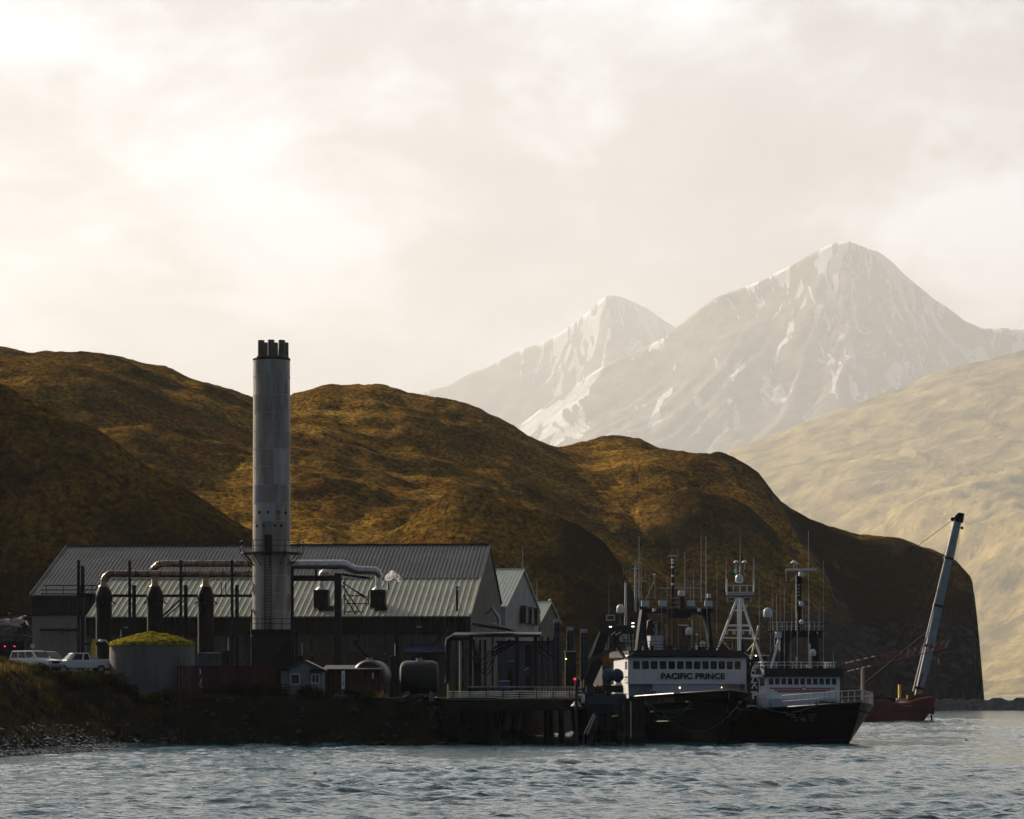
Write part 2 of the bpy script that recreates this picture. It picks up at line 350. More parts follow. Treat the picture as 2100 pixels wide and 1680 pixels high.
# ------------------------------------------------------------------ yard ground and shore bank
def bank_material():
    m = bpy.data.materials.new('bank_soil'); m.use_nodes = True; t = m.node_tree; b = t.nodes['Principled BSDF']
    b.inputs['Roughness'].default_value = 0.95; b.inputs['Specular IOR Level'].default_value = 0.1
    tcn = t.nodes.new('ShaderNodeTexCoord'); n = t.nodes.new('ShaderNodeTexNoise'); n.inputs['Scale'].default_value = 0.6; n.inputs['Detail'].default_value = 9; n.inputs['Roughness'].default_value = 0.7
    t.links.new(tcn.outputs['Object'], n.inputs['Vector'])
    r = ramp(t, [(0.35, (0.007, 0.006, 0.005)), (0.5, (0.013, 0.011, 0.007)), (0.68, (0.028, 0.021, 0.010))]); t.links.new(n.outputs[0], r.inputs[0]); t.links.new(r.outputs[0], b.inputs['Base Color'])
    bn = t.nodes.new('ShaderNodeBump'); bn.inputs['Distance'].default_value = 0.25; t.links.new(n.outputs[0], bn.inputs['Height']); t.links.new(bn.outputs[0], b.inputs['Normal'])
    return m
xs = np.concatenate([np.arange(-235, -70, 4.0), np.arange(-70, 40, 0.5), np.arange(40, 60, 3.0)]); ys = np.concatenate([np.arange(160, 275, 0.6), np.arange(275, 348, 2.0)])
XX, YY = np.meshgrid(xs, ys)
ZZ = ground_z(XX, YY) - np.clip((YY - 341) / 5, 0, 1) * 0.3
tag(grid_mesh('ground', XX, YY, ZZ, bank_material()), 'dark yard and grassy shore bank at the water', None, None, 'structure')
me = bpy.data.meshes.new('seabed')
MB().add([(-20000, -100, -6), (36000, -100, -6), (36000, 65000, -6), (-20000, 65000, -6)], [(0, 1, 2, 3)]).build('seabed', bank_material())
tag(bpy.data.objects['seabed'], 'dark sea bed under the bay', None, None, 'structure')

# ------------------------------------------------------------------ water
def water_material():
    m = bpy.data.materials.new('sea_water'); m.use_nodes = True; t = m.node_tree; b = t.nodes['Principled BSDF']
    b.inputs['Base Color'].default_value = (0.010, 0.070, 0.095, 1); b.inputs['Roughness'].default_value = 0.08; b.inputs['IOR'].default_value = 1.37
    tcn = t.nodes.new('ShaderNodeTexCoord'); prev = None
    for sc, dist, mpg in ((1.3, 0.10, (1, 1.4, 1)), (3.6, 0.05, (1, 1.2, 1)), (11.0, 0.022, (1, 1, 1))):
        mm = t.nodes.new('ShaderNodeMapping'); mm.inputs['Scale'].default_value = mpg; mm.inputs['Rotation'].default_value = (0, 0, 0.3 * sc); t.links.new(tcn.outputs['Object'], mm.inputs[0])
        n = t.nodes.new('ShaderNodeTexNoise'); n.inputs['Scale'].default_value = sc; n.inputs['Detail'].default_value = 3; t.links.new(mm.outputs[0], n.inputs['Vector'])
        if sc < 9: n.noise_type = 'RIDGED_MULTIFRACTAL'; n.normalize = True
        bn = t.nodes.new('ShaderNodeBump'); bn.inputs['Strength'].default_value = 1.0; bn.inputs['Distance'].default_value = dist; t.links.new(n.outputs[0], bn.inputs['Height'])
        if prev: t.links.new(prev.outputs[0], bn.inputs['Normal'])
        prev = bn
    t.links.new(prev.outputs[0], b.inputs['Normal']); return m
wm = water_material()
def wave_z(x, y):
    rs = np.random.RandomState(11); z = np.zeros_like(x)
    for i in range(70):
        lam = 0.75 * (9 / 0.75) ** (rs.rand() ** 1.3); th = rs.normal(0, 0.6) - 1.4; k = 2 * PI / lam
        amp = 0.0056 * lam ** 0.68 * (0.5 + rs.rand())
        ph = k * (x * math.cos(th) + y * math.sin(th)) + rs.rand() * 6.28
        z += amp * (np.sin(ph) + 0.25 * np.cos(2 * ph))
    gust = 0.70 + 1.1 * np.clip(fbm(x / 18, y / 34, 4) * 2.4 + 0.25, -0.45, 1.0)
    return z * gust
ys = [86.0]
while ys[-1] < 560: ys.append(ys[-1] + 0.20 * (ys[-1] / 100) ** 1.25)
ys = np.array(ys); xs = np.arange(-62, 84, 0.27)
XX, YY = np.meshgrid(xs, ys)
fade = np.clip((XX + 62) / 8, 0, 1) * np.clip((84 - XX) / 8, 0, 1) * np.clip((560 - YY) / 60, 0, 1) * np.clip((YY - 86) / 6, 0, 1)
o = grid_mesh('water', XX, YY, wave_z(XX, YY) * fade, wm); tag(o, 'choppy grey sea in front of the plant and boats', None, None, 'structure')
def ring(name, x0, x1, y0, y1, z=0.0):
    o = MB().add([(x0, y0, z), (x1, y0, z), (x1, y1, z), (x0, y1, z)], [(0, 1, 2, 3)]).build(name, wm); tag(o, 'open sea of the bay', None, None, 'structure')
ring('sea', -14000, -62, -90, 560); ring('sea', 84, 16000, -90, 560); ring('sea', -62, 84, -90, 86); ring('sea', -14000, 26000, 560, 12500)

# ------------------------------------------------------------------ far mountains
def mountain_material():
    m = bpy.data.materials.new('mountain_ground'); m.use_nodes = True; t = m.node_tree; b = t.nodes['Principled BSDF']
    b.inputs['Roughness'].default_value = 1.0; b.inputs['Specular IOR Level'].default_value = 0.0
    tcn = t.nodes.new('ShaderNodeTexCoord')
    n = t.nodes.new('ShaderNodeTexNoise'); n.inputs['Scale'].default_value = 0.0035; n.inputs['Detail'].default_value = 10; n.inputs['Roughness'].default_value = 0.7; t.links.new(tcn.outputs['Object'], n.inputs['Vector'])
    a1 = t.nodes.new('ShaderNodeAttribute'); a1.attribute_name = 'green'
    r = ramp(t, [(0.38, (0.20, 0.155, 0.05)), (0.62, (0.66, 0.49, 0.17))]); t.links.new(n.outputs[0], r.inputs[0])
    r2 = ramp(t, [(0.38, (0.20, 0.18, 0.145)), (0.62, (0.38, 0.34, 0.27))]); t.links.new(n.outputs[0], r2.inputs[0])
    m1 = t.nodes.new('ShaderNodeMix'); m1.data_type = 'RGBA'; t.links.new(a1.outputs['Fac'], m1.inputs['Factor']); t.links.new(r2.outputs[0], m1.inputs['A']); t.links.new(r.outputs[0], m1.inputs['B'])
    a2 = t.nodes.new('ShaderNodeAttribute'); a2.attribute_name = 'snow'
    n2 = t.nodes.new('ShaderNodeTexNoise'); n2.inputs['Scale'].default_value = 0.012; n2.inputs['Detail'].default_value = 8; t.links.new(tcn.outputs['Object'], n2.inputs['Vector'])
    sn = mth(t, 'ADD', a2.outputs['Fac'], mth(t, 'MULTIPLY_ADD', n2.outputs[0], None, 0, 0.5)); sn.node.inputs[1].default_value = 0
    add = mth(t, 'MULTIPLY_ADD', n2.outputs[0], None, 0, 0.7); add.node.inputs[2].default_value = -0.35
    au = t.nodes.new('ShaderNodeAttribute'); au.attribute_name = 'fall_u'; av = t.nodes.new('ShaderNodeAttribute'); av.attribute_name = 'fall_v'
    cx_ = t.nodes.new('ShaderNodeCombineXYZ'); t.links.new(au.outputs['Fac'], cx_.inputs[0]); t.links.new(av.outputs['Fac'], cx_.inputs[1])
    n3 = t.nodes.new('ShaderNodeTexNoise'); n3.inputs['Scale'].default_value = 1.0; n3.inputs['Detail'].default_value = 9; n3.inputs['Roughness'].default_value = 0.62; n3.inputs['Distortion'].default_value = 1.1; t.links.new(cx_.outputs[0], n3.inputs['Vector'])
    sn = mth(t, 'ADD', mth(t, 'MULTIPLY', a2.outputs['Fac'], None, 0, 0.34), n3.outputs[0])
    r3 = ramp(t, [(0.722, (0, 0, 0)), (0.735, (1, 1, 1))]); t.links.new(sn, r3.inputs[0])
    m2 = t.nodes.new('ShaderNodeMix'); m2.data_type = 'RGBA'; t.links.new(r3.outputs[0], m2.inputs['Factor']); t.links.new(m1.outputs['Result'], m2.inputs['A']); m2.inputs['B'].default_value = (0.95, 0.95, 0.96, 1)
    t.links.new(m2.outputs['Result'], b.inputs['Base Color'])
    bn = t.nodes.new('ShaderNodeBump'); bn.inputs['Distance'].default_value = 110; bn.inputs['Strength'].default_value = 0.9; t.links.new(n.outputs[0], bn.inputs['Height']); t.links.new(bn.outputs[0], b.inputs['Normal'])
    return m
mm_ = mountain_material()
def mountain(name, label, Yc, wf, wb, p, pts, step, x0, x1, rough, snow0, green, shear=0.25, peak=None, kk=9.0, amp=1.0):
    xs = np.arange(X(x0, Yc), X(x1, Yc), step); yy = np.arange(Yc - wf * 1.02, Yc + wb * 0.7, step * 1.3)
    XX, YY = np.meshgrid(xs, yy)
    px = 1050 + FPX * XX / Yc
    t = np.where(YY < Yc, (Yc - YY) / wf, (YY - Yc) / wb)
    # spurs run down and to one side as they come forward
    xw = XX + shear * (YY - Yc)
    away = np.clip(t * 3.5, 0, 1)
    zc = CH + (HZ - interp(1050 + FPX * (XX + away * shear * (YY - Yc) * 0.5) / Yc, pts)) / FPX * Yc
    s = 1 - np.clip(t, 0, 1) ** p
    rg = ridged(xw / (rough * 5.5) + 0.35 * fbm(XX / 900, YY / 900, 3), YY / (rough * 16) + 7.7, 6, 0.64)
    if peak:
        xp = X(peak, Yc); rr_ = np.hypot(XX - xp, YY - Yc) + 1; ph = np.arctan2(XX - xp, np.abs(Yc - YY) + 400)
        rg = ridged(ph * kk + 0.7 * fbm(XX / 1500, YY / 1500, 3), rr_ / 3600 + 3.1, 5, 0.66)
    n = fbm(XX / (rough * 1.6), YY / (rough * 1.6), 7, 0.62)
    zz = zc * s * (1 + away * 0.0) + away * s ** 0.4 * (rough * 1.05 * amp * (rg - 0.72) + rough * 0.5 * (amp if peak else amp * .35) * n) * np.clip(s * 4, 0, 1)
    zz = zz + np.clip(s * 3, 0, 1) * (0.10 + 0.9 * away) * rough * 0.13 * (ridged(XX / (rough * .9) + 3, YY / (rough * .9), 5, .6) - .6) * (1 if peak else .25)
    zz = zz + (1 - away) * rough * 0.10 * fbm(XX / (rough * .4), YY / (rough * .4), 3)
    zz = np.maximum(zz, -5 + 6 * (1 - t))
    snow = np.clip(np.clip((zz - snow0[0]) / snow0[1], 0, 1) ** .6 * snow0[2] * (0.75 + 1.1 * fbm(XX / (rough * 4), YY / (rough * 6), 3)) + (0.66 - rg) * .55, 0, 1.2) * (zz > snow0[0])
    if peak: fu, fv = (XX - xp) / (150 + 0.055 * rr_) + 2.4 * fbm(XX / 3000, YY / 3000, 4), rr_ / 900
    else: fu, fv = xw / (rough * 3.5), YY / (rough * 9)
    o = grid_mesh(name, XX, YY, zz, mm_, dict(snow=snow, fall_u=fu, fall_v=fv, green=np.full(XX.shape, green) * np.clip(1.4 - zz / 3100, 0, 1)))
    tag(o, label, None, None, 'structure')
mountain('mountain', 'smaller snow streaked peak behind, far off in haze', 55000, 10300, 6500, 0.95,
    [(-900,1300),(300,1100),(600,960),(780,850),(850,812),(920,790),(960,765),(1000,755),(1060,722),(1120,700),(1150,680),(1180,660),(1210,635),(1235,610),(1248,602),(1265,605),(1300,620),(1340,640),(1385,672),(1500,760),(1700,900),(2300,1200)], 95, 300, 2300, 780, (3600, 3600, 0.72), 0.0, shear=0.3, peak=1248, kk=6, amp=.6)
mountain('mountain', 'tall pyramid peak with snow gullies in the haze', 44000, 9900, 7000, 0.95,
    [(300,1420),(700,1180),(850,1050),(960,960),(1080,860),(1160,800),(1230,755),(1290,725),(1340,700),(1385,672),(1400,660),(1440,630),(1480,605),(1530,585),(1560,575),(1610,550),(1650,525),(1690,505),(1720,495),(1740,492),(1770,500),(1800,512),(1840,545),(1890,590),(1940,630),(1980,655),(2010,668),(2060,672),(2130,670),(2250,700),(2500,800)], 72, 700, 2500, 780, (1900, 4000, 1.05), 0.15, shear=-0.12, peak=1745, kk=8, amp=.6)
mountain('foothill', 'hazy ribbed grassy mountainside across the bay', 26000, 13600, 8500, 0.95,
    [(900,1440),(1150,1240),(1300,1080),(1400,980),(1480,932),(1560,900),(1640,868),(1700,848),(1830,800),(1930,760),(2020,738),(2100,716),(2200,690),(2400,640),(2600,640)], 35, 880, 2600, 390, (3000, 1900, 0.75), 1.0, shear=0.75, amp=2.0)

def breakwater():
    xs = np.arange(70, 330, 0.6); ys = np.arange(-9, 9.1, 0.6); UU, VV = np.meshgrid(xs, ys)
    cy = 790 + (UU - 130) * 0.10
    zz = 3.1 - np.abs(VV) * 0.45 + 0.9 * (vnoise(UU / 1.1, VV / 1.1) - 0.5) + 0.5 * fbm(UU / 7, VV / 4, 2)
    o = grid_mesh('breakwater', UU, cy + VV, np.maximum(zz, -1.5), mat('rubble_rock', (0.10, 0.10, 0.105), 0.9, var=0.6, vs=0.8, bump=0.3, bs=3), smooth=False)
    tag(o, 'low dark rubble breakwater below the headland', None, None, 'structure')
breakwater()
def haze():
    o = MB().bx(-20400, 36400, -130, 66000, -7.2, 9000).build('haze', bpy.data.materials.new('air'))
    m = o.data.materials[0]; m.use_nodes = True; t = m.node_tree; t.nodes.remove(t.nodes['Principled BSDF'])
    v = t.nodes.new('ShaderNodeVolumePrincipled'); v.inputs['Color'].default_value = (0.91, 0.95, 1.0, 1); v.inputs['Density'].default_value = 2.6e-5; v.inputs['Anisotropy'].default_value = 0.22
    t.links.new(v.outputs[0], t.nodes['Material Output'].inputs['Volume'])
    tag(o, 'pale warm haze filling the air over the bay', None, None, 'stuff')
haze()
# ------------------------------------------------------------------ shared materials
M_WALL = mat('beige_cladding', (0.125, 0.115, 0.10), 0.6, var=0.22, vs=0.35, ribs=('X', 0.30, 0.035), streak=True)
M_BAND = mat('dark_green_fascia', (0.010, 0.014, 0.012), 0.6, var=0.3, vs=0.5, ribs=('X', 0.30, 0.03))
M_ROOF = mat('sage_metal_roof', (0.36, 0.36, 0.26), 0.45, var=0.16, vs=0.25, bump=0.004, bs=3, spec=0.5)
M_ROOF2 = mat('grey_metal_roof', (0.062, 0.070, 0.072), 0.5, var=0.18, vs=0.25, bump=0.004, bs=3)
M_STEEL = mat('dark_steel', (0.010, 0.0105, 0.012), 0.6, var=0.4, vs=2.0)
M_STEELB = mat('blue_black_steel', (0.013, 0.017, 0.024), 0.55, var=0.4, vs=2.0)
M_RUST = mat('rusty_steel', (0.16, 0.07, 0.035), 0.8, var=0.7, vs=2.5)
M_STACK = mat('stained_grey_shell', (0.43, 0.385, 0.34), 0.42, metal=0.1, var=0.6, vs=1.1, streak=True, bump=0.01, bs=1.2)
M_DUCT = mat('insulated_duct_metal', (0.60, 0.58, 0.56), 0.30, metal=0.9, var=0.35, vs=2.2, bump=0.012, bs=2.0)
M_DUCTR = mat('rusty_duct_metal', (0.42, 0.30, 0.22), 0.38, metal=0.7, var=0.7, vs=1.6, bump=0.01, bs=2.0)
M_GALV = mat('galvanised', (0.42, 0.43, 0.44), 0.45, metal=0.5, var=0.25, vs=2)
M_WHITE = mat('white_paint', (0.80, 0.80, 0.78), 0.45, var=0.10, vs=0.9, streak=True)
M_OFFW = mat('weathered_white', (0.62, 0.62, 0.60), 0.6, var=0.2, vs=1.0, streak=True)
M_BLACK = mat('black_paint', (0.010, 0.010, 0.013), 0.45, var=0.5, vs=0.8)
M_GLASS = mat('dark_glass', (0.012, 0.016, 0.018), 0.06, var=0)
M_YEL = mat('yellow_paint', (0.62, 0.46, 0.06), 0.55, var=0.25)
M_RED = mat('red_container_paint', (0.062, 0.012, 0.016), 0.6, var=0.35, vs=0.7, streak=True)
M_CONC = mat('concrete', (0.22, 0.21, 0.20), 0.85, var=0.3, vs=0.8, bump=0.01, bs=6)
M_RUB = mat('black_rubber', (0.012, 0.012, 0.012), 0.8, var=0.2)
M_BLUE = mat('blue_plastic', (0.03, 0.10, 0.22), 0.5, var=0.3)

def thing(name, loc, label, cat, group=None, rz=0.0): return empty(name, loc, rz, label, cat, group)
def bw(mb, name, m, T, **k):
    """mesh given in world coordinates, parented under the unrotated thing T"""
    o = T.location; mb.v = [(a - o.x, b - o.y, c - o.z) for a, b, c in mb.v]
    return mb.build(name, m, T, **k)
class Fr:
    def __init__(s, px, Y, z0, psi):
        s.o = Vector((X(px, Y), Y, z0)); s.a = R(psi); s.c = math.cos(s.a); s.s = math.sin(s.a)
    def u(s, px, v):
        k = (px - 1050) / FPX; return (k * (s.o.y + v * s.c) - s.o.x - v * s.s) / (s.c + k * s.s)
    def yw(s, u, v): return s.o.y - u * s.s + v * s.c
    def z(s, py, px, v): return CH + (HZ - py) / FPX * s.yw(s.u(px, v), v) - s.o.z
def seams(mb, u0, u1, v0, z0, v1, z1, pitch, w=0.05, h=0.07):
    dv, dz = v1 - v0, z1 - z0; l = math.hypot(dv, dz); n = Vector((0, -dz / l, dv / l))
    k = int((u1 - u0) / pitch)
    for i in range(k + 1):
        u = u0 + (u1 - u0) * i / k
        p = Vector((u, v0, z0)) + n * h / 2; q = Vector((u, v1, z1)) + n * h / 2
        a = Vector((w / 2, 0, 0)); b = n * h / 2
        mb.add([p - a - b, p + a - b, p + a + b, p - a + b, q - a - b, q + a - b, q + a + b, q - a + b], [(0, 3, 2, 1), (4, 5, 6, 7), (0, 1, 5, 4), (1, 2, 6, 5), (2, 3, 7, 6), (3, 0, 4, 7)])
def slab(mb, u0, u1, v0, z0, v1, z1, th=0.12):
    dv, dz = v1 - v0, z1 - z0; l = math.hypot(dv, dz); n = Vector((0, -dz / l, dv / l)) * -th
    P = [Vector((u0, v0, z0)), Vector((u1, v0, z0)), Vector((u1, v1, z1)), Vector((u0, v1, z1))]
    mb.add(P + [p + n for p in P], [(0, 1, 2, 3), (7, 6, 5, 4), (0, 4, 5, 1), (1, 5, 6, 2), (2, 6, 7, 3), (3, 7, 4, 0)])

# ------------------------------------------------------------------ the two long halls
F = Fr(600, 300, 4.0, 4.2)
A = thing('processing_hall', F.o, 'long low hall with sage green metal roof, behind the red container', 'building', rz=-F.a)
ve, vt, ze, zt = 0.0, 11.98, 8.33, 12.52
uL, uR = F.u(177, 0), F.u(965, 0)
mb = MB(); slab(mb, uL, uR, ve - 0.25, ze - 0.09, vt, zt); seams(mb, uL + .1, uR - .1, ve - 0.25, ze - 0.09, vt, zt, 0.62, 0.07, 0.10)
mb.beam((uL, vt, zt + .06), (uR, vt, zt + .06), 0.28, 0.10); mb.beam((uR + .03, ve - .25, ze), (uR + .03, vt, zt + .05), 0.10, 0.22)
mb.build('roof', M_ROOF, A)
MB().bx(uL, uR, ve - 0.12, ve + 0.10, ze - 2.0, ze - 0.14).build('fascia', M_BAND, A)
mb = MB(); mb.bx(uL, uR, ve + 0.12, ve + 0.4, -0.6, ze - 1.95)
mb.prism([(uL, ve + .4, -0.6), (uL, vt - .05, -0.6), (uL, vt - .05, zt - .2), (uL, ve + .4, ze - .15)], (0.25, 0, 0))
mb.bx(uL, uR, vt - .05, vt + .12, ze, zt - .1)
mb.build('wall', M_WALL, A)
def wbox(px0, px1, py0, py1, v, d, name, m, par=A, Fx=F):
    u0, u1 = Fx.u(px0, v), Fx.u(px1, v); z1, z0 = Fx.z(py0, px0, v), Fx.z(py1, px0, v)
    return MB().bx(u0, u1, v - d, v, z0, z1).build(name, m, par)
M_DOOR = mat('brown_door_panel', (0.10, 0.085, 0.06), 0.7, var=0.2)
wbox(655, 677, 1302, 1330, 0.13, 0.25, 'louvre', M_DOOR); wbox(765, 789, 1302, 1330, 0.13, 0.25, 'louvre', M_DOOR)
wbox(604, 684, 1338, 1362, 0.13, 0.12, 'roller_door', M_DOOR); wbox(712, 790, 1338, 1362, 0.13, 0.12, 'roller_door', M_DOOR)
mb = MB(); mb.bx(F.u(655, 2.2), F.u(686, 2.2), 1.3, 2.3, ze + .25, ze + 1.0); mb.build('roof_hatch', M_STEEL, A)
mb = MB(); mb.bx(F.u(771, 2.2), F.u(795, 2.2), 1.3, 2.3, ze + .25, ze + 0.9); mb.build('roof_hatch', M_STEEL, A)
for px in (205, 260, 320, 690, 860): MB().box((F.u(px, -.15), -.22, ze - 1.2), (0.5, 0.12, 0.12)).build('lamp', M_GALV, A)

M_GAB = mat('blue_grey_gable', (0.026, 0.031, 0.038), 0.6, var=0.3, vs=0.5, ribs=('Y', 0.3, 0.03))
MB().prism([(uR, ve + .4, -0.6), (uR, vt - .05, -0.6), (uR, vt - .05, zt - .2), (uR, ve + .4, ze - .15)], (-0.25, 0, 0)).build('end_wall', M_GAB, A)
H = thing('main_hall', F.o, 'tallest hall with broad grey corrugated roof and dark gable end', 'building', rz=-F.a)
v1, vr = 12.14, 29.54; z1, zr = 10.96, 17.05; v2 = 46.9
hL, hR = F.u(66, v1), F.u(1003, vr)
mb = MB(); slab(mb, hL - .2, hR + .15, v1 - .3, z1 - .1, vr, zr); seams(mb, hL, hR, v1 - .3, z1 - .1, vr, zr, 0.42, 0.10, 0.06)
slab(mb, hL - .2, hR + .15, v2 + .3, z1 - .1, vr, zr); mb.beam((hL - .2, vr, zr + .07), (hR + .15, vr, zr + .07), 0.5, 0.12)
mb.beam((hR + .17, v1 - .3, z1 - .1), (hR + .17, vr, zr), 0.10, 0.26); mb.beam((hL - .22, v1 - .3, z1 - .1), (hL - .22, vr, zr), 0.10, 0.26)
mb.build('roof', M_ROOF2, H)
mb = MB(); mb.bx(hL, hR, v1 - .12, v1 + .02, z1 - 2.25, z1 - .2); mb.build('fascia', M_BAND, H)
mb = MB(); mb.bx(hL, hR, v1 + .05, v1 + .3, 1.0, z1 - 2.25)
mb.build('wall', mat('lit_beige_cladding', (0.30, 0.275, 0.235), 0.6, var=0.2, vs=0.35, ribs=('X', 0.30, 0.035), streak=True), H); MB().bx(hL, hR, v2 - .3, v2, 1.0, z1 - .2).build('wall', M_WALL, H)  # lighter copy of the beige cladding for the wall that is lit more
M_GAB = mat('blue_grey_gable', (0.026, 0.031, 0.038), 0.6, var=0.3, vs=0.5, ribs=('Y', 0.3, 0.03))
for u_, s_ in ((hR, -1), (hL, 1)):
    MB().prism([(u_, v1 + .3, 1.0), (u_, v2 - .3, 1.0), (u_, v2 - .3, z1 - .25), (u_, vr, zr - .2), (u_, v1 + .3, z1 - .25)], (.25 * s_, 0, 0)).build('gable_wall', M_GAB, H)
mb = MB(); up, ue = F.u(82, v1 - .5), F.u(160, v1 - .5); zp = F.z(1292, 82, v1)
mb.tube((up, v1 - .45, zp), (ue, v1 - .45, zp), 0.14); mb.tube((F.u(127, 11.6), v1 - .45, zp), (F.u(127, 11.6), v1 - .45, zp - .35), 0.04)
mb.lathe([(0.04, 0.1), (0.14, -.12)], (F.u(127, 11.6), v1 - .45, zp - .4), 10)
mb.build('wall_pipe', M_STEELB, H)
MB().tube((F.u(988, vr), vr, zr), (F.u(988, vr), vr, zr + .75), 0.025).build('lightning_rod', M_STEEL, H)
# end duct on the gable
mb = MB(); mb.path([(hR + .2, 23, 9), (hR + .9, 23, 9.7), (hR + 1.6, 23, 8.6), (hR + 1.6, 23, 5)], 0.22, 8); mb.build('duct', M_GALV, H)

# smaller gabled sheds further along the quay
def shed(px_apex, py_apex, px_e, py_e, Y, psi, pitch, Lh, label, dark):
    Fx = Fr(px_apex, Y, 4.2, psi); za = Z(py_apex, Y) - 4.2
    rise = (py_e - py_apex) / FPX * Y * 1.12; run = rise / pitch
    T = thing('gabled_shed', Fx.o, label, 'building', rz=-Fx.a)
    T.location = Fx.o
    mb = MB(); slab(mb, -Lh, 0.25, -run - .3, za - rise - .1, 0, za, .15); slab(mb, -Lh, 0.25, run + .3, za - rise - .1, 0, za, .15); seams(mb, -Lh, 0.2, -run - .3, za - rise - .1, 0, za, 0.45, 0.07, 0.09)
    mb.beam((-Lh, 0, za + .05), (0.25, 0, za + .05), .4, .12); mb.build('roof', mat('pale_green_roof', (.62, .66, .56), .45, var=.15), T)
    mb = MB(); mb.prism([(0, -run, -1), (0, run, -1), (0, run, za - rise - .2), (0, 0, za - .2), (0, -run, za - rise - .2)], (-.3, 0, 0)); mb.bx(-Lh, -.3, -run, -run + .2, -1, za - rise - .2); mb.bx(-Lh, -.3, run - .2, run, -1, za - rise - .2)
    mb.build('wall', dark, T)
    return T, za, rise, run
M_PALE = mat('pale_cladding', (0.26, 0.26, 0.275), 0.6, var=0.25, vs=0.4, ribs=('Y', 0.35, 0.03))
T, za, rise, run = shed(1072, 1168, 1037, 1240, 375, 9.0, 0.36, 22, 'second gabled hall with arched hoods on its pale end wall', M_PALE)
for yy in (-run * .1, run * .25, run * .62):
    mb = MB(); pts = [(0.0, -.45), (0.0, .35), ] 
    prof = [(0, yy - 1.1, za - rise - 1.9)] + [(0, yy + 1.1 * math.cos(a), za - rise - .7 + 1.1 * math.sin(a)) for a in [PI, 2.5, 2.0, PI / 2, 1.1, .6, 0]] + [(0, yy + 1.1, za - rise - 1.9)]
    mb.prism(prof, (0.8, 0, 0)); mb.build('vent_hood', M_STEELB, T)
MB().tube((0, 0, za), (0, 0, za + 3.0), 0.04).build('mast', M_GALV, T)
T, za, rise, run = shed(1128, 1235, 1100, 1272, 440, 11.0, 0.36, 22, 'farthest small gabled shed with bright roof sliver', M_GAB)
MB().tube((-2, 0, za), (-2, 0, za + 3.2), 0.05).build('mast', M_GALV, T)
MB().lathe([(0.2, 0), (0.25, .2), (0.1, .4)], (0, 0, za + .1), 8).build('vent', M_WHITE, T)

# ------------------------------------------------------------------ chimney stack
Yk = 290.0; xk = X(557, Yk)
K = thing('chimney_stack', (xk, Yk, 4.0), 'tall riveted grey chimney stack with six flues rising over the halls', 'chimney')
z_b, z_t = Z(1292, Yk) - 4, Z(738, Yk) - 4
prof = []; zz = z_b; nr = 15
for i in range(nr + 1):
    z_ = z_b + (z_t - z_b) * i / nr; r_ = 1.885 - 0.06 * i / nr
    prof += [(r_, z_)]
    if 0 < i < nr: MB().lathe([(r_ - .02, z_ - .03), (r_ + .035, z_ - .03), (r_ + .035, z_ + .035), (r_ - .02, z_ + .035)], (0, 0, 0), 40, cap=False).build('ring_seam', mat('pale_seam', (.52, .50, .47), .4, var=.5, vs=2), K)
MB().lathe(prof, (0, 0, 0), 40).build('shell', M_STACK, K, smooth=True)
MB().lathe([(1.84, z_t - .1), (1.88, z_t), (1.87, z_t + .08), (1.3, z_t + .15)], (0, 0, 0), 40).build('top_ring', M_STEEL, K)
z_f = Z(700, Yk) - 4
for i, (px, dy, s_) in enumerate(((537, -.75, 1), (557.5, -.85, 1.04), (579, -.75, 1.02), (542, .9, .95), (562, .9, .95), (583.5, .9, .96))):
    xf = X(px, Yk) - xk
    mb = MB(); mb.lathe([(0.44, z_t + .02), (0.44, z_t + .28), (0.34, z_t + .34), (0.33, z_t + 1 + (z_f - z_t - 1) * s_), (0.27, z_t + 1 + (z_f - z_t - 1) * s_)], (xf, dy, 0), 16); mb.build('flue', mat('sooty_flue', (0.17, 0.15, 0.13), 0.6, metal=0.2, var=0.6, vs=1.2, streak=True), K, smooth=True)
M_PLT = [mat('shell_plate_' + n_, c_, .45, metal=.15, var=.3, vs=.8, streak=True) for n_, c_ in (('pale', (.44, .43, .42)), ('blue', (.25, .26, .28)), ('brown', (.33, .28, .235)))]
rs = random.Random(12); dzr = (z_t - z_b) / nr
for k in range(16):
    i_ = rs.randrange(1, nr - 1); a0 = rs.choice([-2.6, -2.0, -1.4, -.9, -.5]); wd_ = rs.choice([.5, .7]); z0_ = z_b + dzr * i_ + .05; z1_ = z_b + dzr * (i_ + 1) - .05; vs_ = []
    for q in range(7): a = a0 + wd_ * q / 6; vs_ += [(1.893 * math.cos(a), 1.893 * math.sin(a), z0_), (1.893 * math.cos(a), 1.893 * math.sin(a), z1_)]
    MB().add(vs_, [(2 * q, 2 * q + 2, 2 * q + 3, 2 * q + 1) for q in range(6)]).build('shell_plate', rs.choice(M_PLT), K, smooth=True)
zpf = Z(1134, Yk) - 4
mb = MB(); n = 12; ro = 3.12
for i in range(n):
    a0, a1 = 2 * PI * i / n, 2 * PI * (i + 1) / n
    P = [(1.84 * math.cos(a0), 1.84 * math.sin(a0)), (ro * math.cos(a0), ro * math.sin(a0)), (ro * math.cos(a1), ro * math.sin(a1)), (1.84 * math.cos(a1), 1.84 * math.sin(a1))]
    mb.prism([(x_, y_, zpf - .12) for x_, y_ in P], (0, 0, .12))
    mb.beam((1.84 * math.cos(a0), 1.84 * math.sin(a0), zpf - 1.3), (ro * math.cos(a0), ro * math.sin(a0), zpf - .1), .07)
mb.build('platform', M_STEEL, K)
mb = MB()
